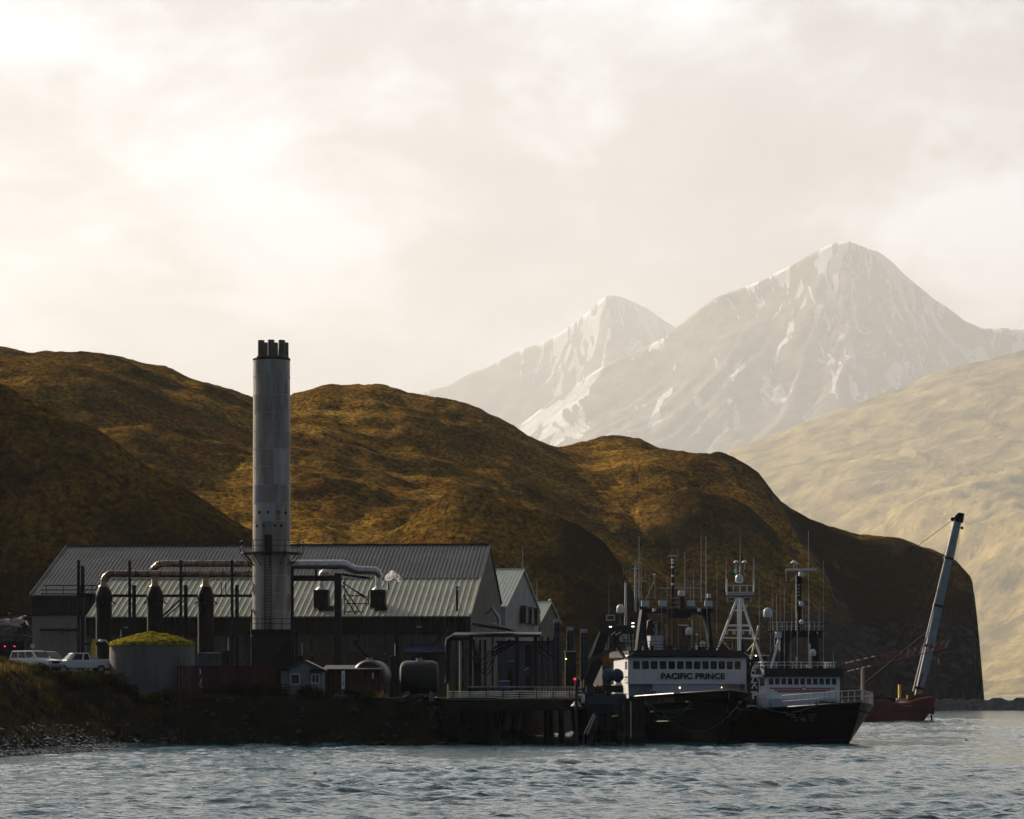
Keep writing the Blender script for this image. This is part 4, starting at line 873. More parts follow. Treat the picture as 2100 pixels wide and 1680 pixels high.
suv_p = [(-2.35, .35), (2.3, .35), (2.38, .55), (2.35, .88), (1.1, 1.05), (-2.25, 1.05), (-2.40, .8)]
pk_p = [(-2.7, .45), (2.6, .45), (2.7, .6), (2.65, .92), (1.35, 1.08), (-.75, 1.08), (-.78, 1.0), (-2.7, .98)]
zc1 = 6.28
car('white estate car with dark windows parked at the bank edge', 'car', 'parked_car', (X(72, 249), 249, zc1 - .05), R(-35), 4.7, 1.8, suv_p, (-2.3, -2.05, .35, 1.05, 1.04, 1.72), M_CWH)
car('dark car mostly hidden behind the white estate car', 'car', 'parked_car', (X(98, 254), 254, zc1 + .02), R(-35), 4.7, 1.8, suv_p, (-2.2, -1.5, .35, 1.15, 1.04, 1.66), M_CDK)
car('white pickup truck with open bed, facing away from the tank', 'pickup truck', 'pickup_truck', (X(164, 250), 250, zc1 - .25), R(180 + 22), 5.4, 1.85, pk_p, (-.75, -.6, .75, 1.4, 1.07, 1.75), M_CWH, bed=(-2.65, -.8, .98, 1.22), glassf=((.05, .30), (.38, .80)))
T = thing('parked_truck', (X(20, 261), 261, 6.5), 'dark truck seen only by its two glowing red tail lights', 'truck', rz=R(90))
MB().bx(-3, 3, -1.1, 1.1, .5, 1.0).build('chassis', M_BLACK, T); MB().bx(1.2, 2.9, -1.05, 1.05, 1.0, 2.5).build('cab', M_BLACK, T); MB().bx(-3, 1.0, -1.1, 1.1, 1.02, 1.35).build('bed', M_BLACK, T)
for x_ in (-2, 2):
    for s_ in (-.95, .95): MB().tube((x_, s_ - .15, .45), (x_, s_ + .15, .45), .45, 16).build('wheel', M_RUB, T)
zz_ = Z(1326, 258) - 6.5
for px in (10, 30):
    xx = -(X(px, 258) - T.location.x)
    MB().lathe([(.0, 0), (.07, .0), (.07, .03), (0, .03)], (-3.06, xx, zz_), 10).build('tail_light', mat('red_tail_light', (.5, .0, .02), .3, var=0, emit=((1, .02, .08), 4.0)), T)
MB().bx(-3.04, -3, -1.1, 1.1, 1.36, zz_ + .15).build('headboard', M_BLACK, T)
T = thing('dish_sign', (X(67, 256), 256, 6.3), 'pale round disc on a short post behind the white estate car', 'round sign')
MB().tube((0, 0, 0), (0, 0, Z(1332, 256) - 6.3), .05).build('post', M_GALV, T); MB().tube((0, -.04, Z(1325, 256) - 6.3), (0, .04, Z(1325, 256) - 6.3), .2, 20).build('disc', M_OFFW, T)
T = thing('yellow_beam', (X(188, 262), 262, 4.0), 'leaning yellow crane arm standing behind the pickup truck', 'crane arm')
bw(MB().beam((X(186, 262), 262, 4.2), at(192, 1318, 262), .42, .36), 'arm', M_YEL, T); bw(MB().beam(at(190, 1316, 262), at(201, 1313, 262), .30, .34), 'head', M_YEL, T)

# scrap heap left of the hall
rs = random.Random(9); Yj = 330
T = thing('scrap_heap', at(20, 1300, Yj), 'heap of scrap beams, drums and blue tarpaulin left of the hall', 'scrap heap'); T.location.z = ground_z(np.array([T.location.x]), np.array([330.0]))[0]
for k in range(26):
    c = at(rs.uniform(-60, 60), rs.uniform(1262, 1308), Yj + rs.uniform(-3, 3)); d_ = Vector((rs.uniform(-1.6, 1.6), rs.uniform(-.6, .6), rs.uniform(-.35, .35)))
    bw(MB().beam(c - d_, c + d_, rs.uniform(.06, .2)), 'scrap_beam', rs.choice([M_GALV, M_STEELB, M_RUST, M_STEEL]), T)
bw(MB().beam(at(8, 1275, Yj - 4), at(44, 1285, Yj - 4), .14, .2), 'pale_beam', M_OFFW, T)
bw(MB().tube(at(33, 1275, Yj - 2), at(41, 1275, Yj + 2), .45, 18), 'drum', M_OFFW, T); bw(MB().tube(at(28, 1289, Yj - 3), at(30, 1289, Yj - 1), .3, 14), 'drum', M_BLUE, T)
mb = MB()
xs_ = np.linspace(X(-40, Yj), X(68, Yj), 40); ys_ = np.linspace(Yj - 6, Yj + 10, 24); XX, YY = np.meshgrid(xs_, ys_)
zz = T.location.z + (Z(1268, Yj) - T.location.z) * np.exp(-((YY - Yj - 3) / 6) ** 2) * np.clip(1.15 - ((XX - X(-5, Yj)) / 6.5) ** 2, 0, 1) + 1.4 * fbm(XX, YY, 4)
o = grid_mesh('rubble', XX - T.location.x, YY - T.location.y, zz - T.location.z, mat('scrap_rubble', (.07, .065, .07), .8, var=.7, vs=2, bump=.1, bs=4), smooth=False); o.parent = T

# cabinets, drums and stacks between the container and the hall
M_TARPB = mat('faded_blue_sheet', (.05, .075, .10), .6, var=.4, vs=2)
for i, (px0_, px1_, pt_, Y_, m_, nm, lab, cat) in enumerate((
    (405, 448, 1340, 276, M_TARPB, 'covered_stack', 'faded blue sheeted stack above the red container', 'covered stack'),
    (455, 470, 1334, 280, M_STEELB, 'control_cabinet', 'dark control cabinet between the stack and the chimney base', 'cabinet'),
    (604, 622, 1344, 284, M_STEEL, 'control_cabinet', 'dark cabinet behind the white hut roof', 'cabinet'),
    (800, 812, 1345, 284, M_STEELB, 'control_cabinet', 'blue black cabinet left of the big horizontal tank', 'cabinet'),
    (232, 250, 1318, 280, M_STEELB, 'control_cabinet', 'dark cabinet seen over the left rim of the mossy tank', 'cabinet'))):
    T = thing(nm, (X((px0_ + px1_) / 2, Y_), Y_, 4.0), lab, cat); w_ = (X(px1_, Y_) - X(px0_, Y_)) / 2; h_ = Z(pt_, Y_) - 4
    MB().bx(-w_, w_, 0, 1.2, -.1, h_).build('body', m_, T, bevel=.06)
    if nm == 'control_cabinet':
        for k in (-.5, .5): MB().bx(k * w_ - w_ * .42, k * w_ + w_ * .42, -.03, -.002, .3, h_ - .2).build('door', M_STEEL, T)
        MB().tube((w_ * .6, .6, h_), (w_ * .6, .6, h_ + 1.2), .06, 8).build('conduit', M_GALV, T)
    else: MB().bx(-w_ - .05, w_ + .05, -.05, 1.25, h_ + .003, h_ + .10).build('ridge_sheet', M_GALV, T)
for px, Y_, top_, lab in ((516, 284, 1250, 'slim riser pipe left of the chimney base'), (640, 296, 1305, 'thin downpipe on the pale hall wall, left of the thick column'), (790, 297, 1304, 'thin downpipe on the hall wall beside the hopper'), (846, 297, 1304, 'thin downpipe over the blue canopy')):
    T = thing('riser_pipe', (X(px, Y_), Y_, 4.0), lab, 'pipe', 'vertical pipes against the hall'); MB().tube((0, 0, 0), (0, 0, Z(top_, Y_) - 4), .09, 8).build('pipe', M_STEELB, T)
    for k in (.3, .7): MB().tube((0, 0, k * (Z(top_, Y_) - 4) - .05), (0, 0, k * (Z(top_, Y_) - 4) + .05), .13, 8).build('clamp', M_GALV, T)
# ------------------------------------------------------------------ quay clutter behind the dock
T = thing('pipe_rack', at(1000, 1380, 262), 'dark pipe rack with flat canopy and hanging hoses at the hall corner', 'pipe rack'); T.location.z = 4.0
Yp = 262.0
bw(MB().prism([at(925, 1307, Yp), at(1108, 1307, Yp), at(1112, 1302, Yp + 6), at(935, 1302, Yp + 6)], (0, 0, .25)), 'roof', M_STEEL, T)
bw(MB().prism([at(968, 1281, Yp - 1), at(1050, 1293, Yp - 1), at(1056, 1296, Yp + 4), at(972, 1284, Yp + 4)], (0, 0, .14)), 'upper_roof', M_STEELB, T)
bw(MB().tube(at(1008, 1278, Yp - 1.2), at(1050, 1291, Yp - 1.2), .07), 'bright_pipe', M_GALV, T)
for px in (936, 966, 1010, 1060, 1098, 1112, 1124, 1136, 1143):
    w_ = .35 if px in (1060, 1098, 966) else .16
    bw(MB().beam((X(px, Yp + (px % 5)), Yp + (px % 5), 3.6), at(px, 1306, Yp + (px % 5)), w_), 'post', M_STEELB, T)
mb_l = []
for i, (a, b_) in enumerate((((1012, 1330), (1048, 1312)), ((1012, 1338), (1054, 1314)), ((1012, 1345), (1060, 1316)), ((1100, 1322), (1142, 1352)), ((1100, 1334), (1128, 1352)))):
    bw(MB().tube(at(*a, Yp + 1 + i * .2), at(*b_, Yp + 1 + i * .2), .09), 'pipe', M_STEEL, T)
for i in range(5):
    a = at(955 + i * 5, 1312, Yp + .6); pts = []
    for k in range(11):
        q = k / 10; pts.append((a.x + q * 1.9, a.y, a.z - 1.0 - (1.2 + .25 * i) * (1 - (2 * q - 1) ** 2)))
    bw(MB().path(pts, .05, 6), 'hose', M_BLACK, T)
bw(MB().path([at(918, 1400, Yp - 1), at(918, 1325, Yp - 1), at(920, 1312, Yp - 1), at(928, 1308, Yp - 1), at(962, 1308, Yp - 1)], .26, 12), 'big_pipe', M_STEELB, T)
for px, m_, w_ in ((943, M_OFFW, .05), (948, M_STEELB, .1), (972, M_STEELB, .12), (985, M_STEELB, .1), (995, M_STEELB, .12)): bw(MB().tube((X(px, Yp), Yp, 4), at(px, 1312, Yp), w_), 'riser', m_, T)
for px in (918, 943):
    T2 = thing('bollard', (X(px + 1, 256), 256, 3.9), 'yellow guard post at the foot of the pipe rack, ' + ('by the big pipe' if px == 918 else 'by the pale wall'), 'guard post', 'yellow guard posts')
    MB().lathe([(.09, 0), (.09, 1.1), (.07, 1.18), (0, 1.2)], n=12).build('post', M_YEL, T2)
# pale wall visible through the rack, low white building, silos
T = thing('quay_shed', (X(1110, 305), 305, 4.0), 'low pale shed with dark doorway seen through the pipe rack', 'shed')
MB().bx(X(1020, 300) - T.location.x, X(1155, 300) - T.location.x, 0, 12, -.5, Z(1316, 300) - 4).build('wall', mat('pale_shed_wall', (.10, .105, .115), .6, var=.3, vs=.5, ribs=('X', .35, .03)), T)
MB().bx(X(1078, 300) - T.location.x, X(1092, 300) - T.location.x, -.05, -.01, 0, Z(1322, 300) - 4).build('door', M_STEEL, T)
MB().bx(X(1018, 300) - T.location.x, X(1158, 300) - T.location.x, -.4, 12.3, Z(1316, 300) - 3.99, Z(1313, 300) - 4).build('roof', M_STEELB, T)
M_SILO = mat('slate_blue_tank', (.05, .072, .095), .55, var=.3, vs=1, streak=True)
for i, (p0_, p1_, pt, lab) in enumerate(((1135, 1149, 1277, 'slate blue square silo nearest the gabled sheds'), (1162, 1178, 1294, 'slate blue square silo standing beside a lower dark cabin'), (1190, 1206, 1298, 'slate blue square silo right beside the crane post'))):
    T = thing('silo', (X((p0_ + p1_) / 2, 275), 275, 4.0), lab, 'silo', 'slate blue silos on the quay'); w_ = (X(p1_, 275) - X(p0_, 275)) / 2; h_ = Z(pt, 275) - 4
    MB().bx(-w_, w_, 0, 2 * w_, -.3, h_).build('body', M_SILO, T, bevel=.05)
    for k in (.3, .6, .9): MB().bx(-w_ - .04, w_ + .04, -.04, 2 * w_ + .04, h_ * k, h_ * k + .09).build('band', M_STEELB, T)
    for k in (-.5, .5): MB().tube((k * w_, -.08, 0), (k * w_, -.08, h_ + .15), .04, 6).build('downpipe', M_STEELB, T)
    MB().bx(-.3, .3, w_ * .5, w_ * 1.5, h_ + .005, h_ + .35).build('hatch', M_GALV, T)
T = thing('cabin', (X(1170, 268), 268, 4.0), 'black cabin with pale edged roof below the silos', 'cabin')
MB().bx(-.45, .5, 0, 1.6, -.3, Z(1337, 268) - 4).build('body', M_STEEL, T); MB().bx(-.55, .52, -.1, 1.7, Z(1337, 268) - 3.99, Z(1335, 268) - 4).build('roof', M_GALV, T)
MB().tube((-.48, -.03, .2), (-.48, -.03, Z(1337, 268) - 4.02), .035, 6).build('edge_pipe', M_GALV, T)
MB().lathe([(0, 0), (.05, 0), (.05, .05), (0, .05)], (-.42, -.08, Z(1352, 268) - 4), 8).build('lamp', mat('green_lamp', (.4, .5, .1), .3, var=0, emit=((.7, 1, .2), 5)), T)
T = thing('blue_tote', (X(1035, 254), 254, 3.95), 'blue plastic tote standing behind the quay railing', 'tote')
MB().bx(-.42, .42, -.4, .4, .02, 1.4).build('body', M_BLUE, T, bevel=.06); MB().bx(-.46, .46, -.44, .44, 1.405, 1.48).build('lid', M_OFFW, T)
T = thing('fish_bin', (X(1043, 264), 264, 3.95), 'pale grey bin on a stand under the pipe rack', 'bin')
bw(MB().box(at(1046, 1366, 264), (.65, .6, .8)), 'bin', M_SILO, T); bw(MB().box(at(1046, 1356.5, 264), (.7, .65, .05)), 'lid', M_OFFW, T); bw(MB().box(at(1046, 1395, 264), (.5, .5, 1.9)), 'stand', M_STEEL, T)
T = thing('forklift', (X(1082, 262), 262, 3.95), 'dark forklift with pale sloping guard under the pipe rack', 'forklift')
bw(MB().prism([at(1072, 1385, 261), at(1088, 1385, 261), at(1090, 1372, 261), at(1084, 1367, 261), at(1076, 1374, 261)], (0, 1.1, 0)), 'body', M_SILO, T)
bw(MB().beam(at(1075, 1376, 260.9), at(1084, 1368, 260.9), .07), 'guard', M_OFFW, T); bw(MB().beam(at(1091, 1392, 261.3), at(1091, 1362, 261.3), .12), 'mast', M_STEEL, T)
for px in (1075, 1087): bw(MB().tube((X(px, 261), 260.9, 4.2), (X(px, 261), 261.2, 4.2), .28, 14), 'wheel', M_RUB, T)

# ------------------------------------------------------------------ dock
Yd = 247.0; zd = Z(1434.5, Yd)
T = thing('dock', (X(1040, Yd), Yd + 3, zd), 'dark timber dock on piles with a pale topped railing', 'dock')
M_TIM = mat('tarred_timber', (.009, .008, .0075), .8, var=.5, vs=1.5, streak=True)
x0, x1 = X(905, Yd), X(1196, Yd)
bw(MB().bx(x0, x1, Yd, Yd + 9, zd - .35, zd), 'deck', M_TIM, T); bw(MB().bx(x0, x1, Yd - .15, Yd - .01, zd - .95, zd - .36), 'fender_beam', M_TIM, T)
bw(MB().bx(x0, X(940, Yd), Yd + 3, Yd + 3.4, -1.5, zd - .36), 'bulkhead', M_TIM, T)
zr = Z(1408, Yd); M_RAILW = mat('pale_rail_wood', (.42, .35, .29), .7, var=.4, vs=1.2)
bw(MB().bx(X(958, Yd), X(1182, Yd), Yd - .05, Yd + .10, zr - .08, zr + .02), 'rail_cap', M_RAILW, T)
for k in range(41): xx = X(958, Yd) + (X(1182, Yd) - X(958, Yd)) * k / 40; bw(MB().bx(xx - .04, xx + .04, Yd - .02, Yd + .06, zd, zr - .08), 'railing_post', M_RAILW if k > 24 else M_TIM, T)
rs = random.Random(5)
PIP = thing('pipe_bundle', (X(920, Yd - .5), Yd - .5, Z(1426, Yd)), 'bundle of four sagging pale pipes along the dock edge', 'pipes')
for k in range(4):
    pts = [at(918 + 265 * q, 1418.5 + k * 4.0 + .9 * math.sin(q * 9 + k * .9) + (1.2 if .40 < q < .5 else 0), Yd - .4 - .06 * k) for q in np.linspace(0, 1, 30)]
    bw(MB().path(pts, .05, 8), 'pipe', mat('cream_pipe', (.78, .70, .58), .45, var=.2, vs=1), PIP, smooth=True)
for k in range(8):
    xx = X(930 + k * 34, Yd); MBk = MB().bx(xx - .03, xx + .03, Yd - .78, Yd - .16, Z(1433.5, Yd), Z(1417.5, Yd)); bw(MBk, 'hanger', M_BLACK, PIP)
# piles under the dock
M_PILE = mat('steel_pile', (.035, .042, .058), .45, metal=.3, var=.5, vs=1.0, streak=True)
def pile(name, a, b_, r, lab, m=None, grp='piles under the dock', cap=False):
    a, b_ = Vector(a), Vector(b_); T = thing(name, (b_.x, b_.y, b_.z), lab, 'pile', grp); bw(MB().tube(b_, a, r, 16), 'shaft', m or M_PILE, T, smooth=True)
    d_ = (a - b_).normalized(); c = b_ + d_ * (b_.z * 0 + (1.2 - b_.z) / max(d_.z, .1)); bw(MB().tube(c - d_ * .9, c, r + .03, 16), 'tide_band', M_TIM, T)
def foot(px, Y): return (X(px, Y), Y, -1.2)
pile('pile', at(1048, 1436, 249), foot(1030, 249), .34, 'slanting steel pile under the middle of the dock')
pile('pile', at(1064, 1436, 249.5), foot(1062, 249.5), .30, 'upright steel pile beside the slanting one mid dock')
pile('pile', at(1010, 1436, 252), foot(1000, 252), .26, 'thin pile deep in the shade under the dock', M_TIM)
pile('pile', at(1120, 1436, 252), foot(1122, 252), .26, 'dark timber pile between the mid piles and the light pole', M_TIM)
pile('pile', at(1150, 1436, 253), foot(1153, 253), .26, 'dark timber pile just left of the light pole', M_TIM)
# mooring dolphin
Ym = 245.5
T = thing('mooring_dolphin', at(1241, 1436, Ym), 'dark blue mooring platform on leaning piles beside the bow', 'mooring platform')
bw(MB().bx(X(1199, Ym), X(1285, Ym), Ym, Ym + 4.2, Z(1446, Ym), Z(1425, Ym)), 'cap', mat('blue_grey_steel', (.028, .05, .085), .5, var=.35, vs=1, streak=True), T, bevel=.08)
bw(MB().bx(X(1197, Ym), X(1287, Ym), Ym - .1, Ym + 4.3, Z(1425, Ym) + .01, Z(1424, Ym) + .06), 'rim', M_STEELB, T)
bw(MB().bx(X(1203, Ym), X(1222, Ym), Ym + 1, Ym + 1.8, Z(1424, Ym) + .06, Z(1408, Ym)), 'locker', mat('navy_box', (.02, .03, .055), .6, var=.3), T)
bw(MB().bx(X(1243, Ym), X(1254, Ym), Ym + 1, Ym + 1.5, Z(1424, Ym) + .06, Z(1414, Ym)), 'bollard_box', M_STEELB, T)
bw(MB().prism([at(1205, 1447, Ym + .6), at(1280, 1447, Ym + .6), at(1262, 1462, Ym + .6), at(1220, 1462, Ym + .6)], (0, 2.8, 0)), 'pile_collar', M_PILE, T)
pile('pile', at(1226, 1458, Ym + 1), foot(1203, Ym + 1.0), .36, 'leaning pile left under the blue mooring platform')
pile('pile', at(1247, 1458, Ym + 1.5), foot(1249, Ym + 1.5), .44, 'thick upright pile under the middle of the mooring platform')
pile('pile', at(1240, 1458, Ym + 2.8), foot(1232, Ym + 2.8), .22, 'slim pile behind the thick one under the mooring platform')
pile('pile', at(1256, 1458, Ym + 1.3), foot(1277, Ym + 1.3), .36, 'right leaning pile under the blue mooring platform')
M_ROD = mat('cream_rod', (.66, .6, .45), .5, var=.15)
T = thing('guide_rods', foot(1198, Ym - .3), 'pair of cream leaning rods under the blue mooring platform', 'rods')
bw(MB().tube(at(1198, 1505, Ym - .3), at(1218, 1463, Ym - .3), .06, 8), 'rod', M_ROD, T); bw(MB().tube(at(1204, 1506, Ym - .3), at(1220.5, 1467, Ym - .3), .06, 8), 'rod', M_ROD, T)
bw(MB().tube(foot(1196, Ym - .3), at(1198, 1505, Ym - .3), .07, 8), 'rod_foot', M_RUST, T)
T = thing('lime_sleeve', at(1262, 1468, Ym), 'lime yellow sleeve on the mooring line by the fender piles', 'rope sleeve')
bw(MB().tube(at(1254, 1469.5, Ym), at(1269.5, 1467, Ym), .075, 10), 'sleeve', mat('lime_plastic', (.6, .75, .05), .4, var=.1), T); bw(MB().tube(at(1250, 1470, Ym), at(1254, 1469.6, Ym), .03, 6), 'rope', M_TIM, T)
# fender piles by the bow
FP = [(1273, 'first of the square fender piles at the bow, beside the lime sleeve'), (1286, 'fender pile with a pale lit edge'), (1300, 'fender pile left of the widest one by the bow'), (1312, 'wide fender pile next to the bow of the white and black trawler')]
for i, (px, lab) in enumerate(FP):
    Yf = Ym - .2 + .15 * i; T = thing('fender_pile', (X(px, Yf), Yf, -1.3), lab, 'fender pile', 'square fender piles at the bow')
    w_ = (.22, .24, .26, .42)[i]; hh = Z(1434, Yf) + 1.3
    MB().bx(-w_, w_, 0, 2 * w_, 0, hh).build('shaft', M_TIM, T, bevel=.03)
    MB().bx(-w_ - .05, w_ + .05, -.05, 2 * w_ + .05, 2.0, 2.4).build('band', M_STEELB, T)
    if i in (0, 1): MB().tube((w_ + .07, -.02, 1.9), (w_ + .07, -.02, hh - .2), .05, 8).build('lit_edge_strip', M_ROD if i else M_RUST, T)  # thin strip added as the sunlit edge of the pile
    MB().bx(-w_ - .02, w_ + .02, -.02, 2 * w_ + .02, hh + .003, hh + .08).build('cap', M_STEELB, T)
# light pole
T = thing('light_pole', foot(1182, Ym), 'thin steel pole with a red light and railing cage at the dock end', 'light pole')
bw(MB().tube(foot(1182, Ym), at(1182, 1396, Ym), .13, 12), 'pole', M_PILE, T)
bw(MB().lathe([(0, 0), (.08, 0), (.08, .14), (0, .16)], at(1179, 1394.5, Ym), 10), 'red_lamp', mat('red_lamp', (.6, .0, .03), .3, var=0, emit=((1, .01, .06), 2.0)), T)
bw(MB().tube(at(1182, 1396, Ym), at(1179, 1395, Ym), .04, 6), 'bracket', M_STEEL, T)
for a, b_ in (((1180, 1399), (1180, 1411)), ((1192, 1396), (1192, 1410)), ((1180, 1411), (1195, 1411)), ((1180, 1418), (1195, 1418)), ((1197, 1394), (1197, 1410))): bw(MB().tube(at(*a, Ym + .3), at(*b_, Ym + .3), .055, 8), 'cage_rail', M_RAILW, T)
bw(MB().tube(at(1186, 1390, Ym), at(1190, 1393, Ym), .05, 6), 'lamp_arm', M_OFFW, T); bw(MB().tube(at(1184, 1426, Ym + .2), at(1196, 1426, Ym + .2), .09, 8), 'pipe', M_ROD, T); bw(MB().tube(at(1194.5, 1427, Ym + .2), at(1194.5, 1442, Ym + .2), .10, 8), 'pipe', M_ROD, T)
bw(MB().lathe([(.5, -.5), (.12, 0), (.1, .05)], at(1182, 1437, Ym + .6), 12), 'cone', M_GALV, T)
T = thing('pier', (X(1080, 262), 262, 3.9), 'dark pier deck carrying the pipe rack and the silos behind the dock', 'pier')
bw(MB().bx(-9, 9.0, 256.1, 312, 3.45, 3.93), 'deck', M_TIM, T)
for yy in range(258, 312, 9):
    for xx in (-1, 3.5, 8.4): bw(MB().tube((xx, yy, -1.2), (xx, yy, 3.45), .2, 10), 'pile', M_TIM, T)
# heap of red net, blue tarpaulin covered stack
def blob(name, c, r, m, T, sub=3, amp=.25, sc=1.6):
    bm = bmesh.new(); bmesh.ops.create_icosphere(bm, subdivisions=sub, radius=1.0)
    rs = random.Random(hash(name) % 99); o_ = Vector((rs.random() * 9, rs.random() * 9, rs.random() * 9))
    from mathutils import noise as mn
    for v in bm.verts:
        k = 1 + amp * mn.fractal((v.co * sc + o_), 1.0, 2.0, 4); v.co = Vector((v.co.x * r[0], v.co.y * r[1], v.co.z * r[2])) * k
    me = bpy.data.meshes.new(name); bm.to_mesh(me); bm.free(); ob = bpy.data.objects.new(name, me); C.objects.link(ob); me.materials.append(m); ob.location = Vector(c) - (T.location if T else Vector()); ob.parent = T
    me.polygons.foreach_set('use_smooth', [True] * len(me.polygons)); return ob
o = blob('net_heap', at(1228, 1415, Ym + 1.3), (.42, .4, .36), mat('red_net', (.22, .035, .03), .9, var=.8, vs=9, bump=.12, bs=14, col2=(.015, .01, .012)), None, 4, .5, 3)
tag(o, 'small heap of red netting on the blue mooring platform', 'net heap')
for i, px in enumerate((1247, 1267)):
    T = thing('covered_pallet', (X(px, 256), 256, 4.4), ('left' if not i else 'right') + ' of the two blue tarpaulin covered stacks beside the white wheelhouse', 'covered stack', 'blue covered stacks')
    blob('tarpaulin', at(px, 1386, 256), (.52, .5, .62), mat('blue_tarpaulin', (.03, .075, .13), .5, var=.4, vs=2, bump=.05, bs=4), T, 4, .14, 1.2); MB().bx(-.45, .45, -.4, .4, 0, .62).build('stack', M_STEEL, T)
# knuckle crane on the quay
T = thing('knuckle_crane', at(1213, 1392, 258), 'black knuckle boom crane with folded brown arm left of the wheelhouse', 'crane')
Yq = 257.0; M_BRN = mat('brown_boom_paint', (.10, .075, .06), .6, var=.3)
bw(MB().beam(at(1206, 1400, Yq), at(1228, 1352, Yq), .9, .9), 'base', M_BLACK, T)
bw(MB().beam(at(1216, 1366, Yq + .3), at(1240, 1298, Yq + .3), .75, .85), 'mast', M_BLACK, T)
bw(MB().beam(at(1207, 1350, Yq - .1), at(1229, 1299, Yq - .1), .16, .14), 'ram', M_GALV, T)
bw(MB().beam(at(1209, 1357, Yq - .4), at(1260, 1329, Yq - .4), .36, .42), 'boom', M_BRN, T)
bw(MB().beam(at(1262, 1318, Yq - .4), at(1281, 1350, Yq - .4), .28, .3), 'jib', M_BRN, T); bw(MB().tube(at(1263, 1330, Yq - .7), at(1279, 1349, Yq - .7), .05, 8), 'jib_ram', M_OFFW, T)
bw(MB().box(at(1263, 1312, Yq - .4), (.6, .5, .7)), 'knuckle', M_BLACK, T); bw(MB().beam(at(1258, 1330, Yq - .3), at(1245, 1343, Yq - .3), .14), 'link', M_STEEL, T)
bw(MB().beam(at(1252, 1303, Yq), at(1262, 1296, Yq), .12, .10), 'arm', M_OFFW, T); bw(MB().beam(at(1262, 1303, Yq), at(1273, 1296, Yq), .12, .10), 'arm', M_OFFW, T)

# ------------------------------------------------------------------ boats
def hull_pts(L_, B, h0, hb, rake, drop=-1.6, flare=.9, ns=34, nt_=10, low=.88):
    """bow points along +x, rail height h(s)"""
    V = []; 
    def h(s): return h0 + (hb - h0) * max(0, (s - .35) / .65) ** 1.9 + .25 * (1 - min(1, s / .3)) ** 2
    for i in range(ns + 1):
        s = (i / ns) ** .75
        row = []
        for j in range(nt_ + 1):
            t_ = j / nt_; z_ = drop + (h(s) - drop) * t_; zn = max(0, z_ / hb)
            Lz = L_ * (1 - rake * max(0.0, 1 - zn) ** 1.2)
            fb = 1 - max(0, (s - .52) / .48) ** (2.6); fl = 1 - max(0, (s - .35) / .65) ** 1.7
            k = min(1, zn) ** flare; b = B / 2 * (fl * low * (1 - k) + fb * k)
            b *= (1 if s > .08 else .80 + .2 * (s / .08)) * (1 if t_ > .25 else .55 + .45 * t_ / .25)
            row.append((Lz * s, max(b, .02), z_))
        V.append(row)
    return V, h
def hull(T, L_, B, h0, hb, rake, m, name='hull', deck=M_STEELB, **k):
    V, h = hull_pts(L_, B, h0, hb, rake, **k); ns = len(V); nt_ = len(V[0]); mb = MB()
    for sg in (1, -1):
        base = len(mb.v); mb.v += [(x_, y_ * sg, z_) for r_ in V for x_, y_, z_ in r_]
        for i in range(ns - 1):
            for j in range(nt_ - 1): mb.f.append((base + i * nt_ + j, base + (i + 1) * nt_ + j, base + (i + 1) * nt_ + j + 1, base + i * nt_ + j + 1))
    a = len(mb.v); mb.v += [(V[0][j][0], V[0][j][1] * sg, V[0][j][2]) for sg in (1, -1) for j in range(nt_)]
    for j in range(nt_ - 1): mb.f.append((a + j, a + j + 1, a + nt_ + j + 1, a + nt_ + j))
    H_ = mb.build(name, m, T, smooth=True)
    md = MB(); dz = -.75
    for r_ in V: x_, y_, z_ = r_[-1]; md.v += [(x_ - .05, y_ - .03, z_ + dz), (x_ - .05, -y_ + .03, z_ + dz)]
    md.f = [(2 * i, 2 * i + 2, 2 * i + 3, 2 * i + 1) for i in range(ns - 1)]; md.build('deck', deck, T)
    return V, h
def rail_of(V, s0, s1, off=0.0, dz=0.0, sides=(1, -1)):
    ns = len(V); out = []
    if 1 in sides: out += [(r_[-1][0], r_[-1][1] + off, r_[-1][2] + dz) for i, r_ in enumerate(V) if s0 <= i / (ns - 1) <= s1]
    if -1 in sides: out += [(r_[-1][0], -r_[-1][1] - off, r_[-1][2] + dz) for i, r_ in reversed(list(enumerate(V))) if s0 <= i / (ns - 1) <= s1]
    return out
def text(T, s, h_, loc, rot, m, name='lettering', sx=1.0, bold=.02, align='CENTER'):
    cu = bpy.data.curves.new('t', 'FONT'); cu.body = s; cu.size = h_ / .70; cu.align_x = align; cu.offset = bold; cu.extrude = .006
    o = bpy.data.objects.new('t', cu); C.objects.link(o); dg = bpy.context.evaluated_depsgraph_get(); me = bpy.data.meshes.new_from_object(o.evaluated_get(dg)); bpy.data.objects.remove(o)
    ob = bpy.data.objects.new(name, me); C.objects.link(ob); me.materials.clear(); me.materials.append(m); ob.parent = T; ob.location = loc; ob.rotation_euler = rot; ob.scale = (sx, 1, 1); return ob
M_BHULL = mat('black_hull_paint', (.006, .006, .009), .38, var=.4, vs=.5, bump=.015, bs=.9, spec=.03)
M_CAP = mat('worn_steel_rail', (.34, .33, .32), .4, metal=.5, var=.4)
M_SHIP = mat('ship_white', (.84, .84, .84), .4, var=.08, vs=.7, streak=True)
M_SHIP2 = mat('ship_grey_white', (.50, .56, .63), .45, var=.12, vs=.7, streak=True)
M_LAMP = mat('warm_deck_lamp', (1, .8, .5), .3, var=0, emit=((1, .62, .25), 4.0))
M_RADOME = mat('radome_white', (.62, .62, .62), .35, var=.05)
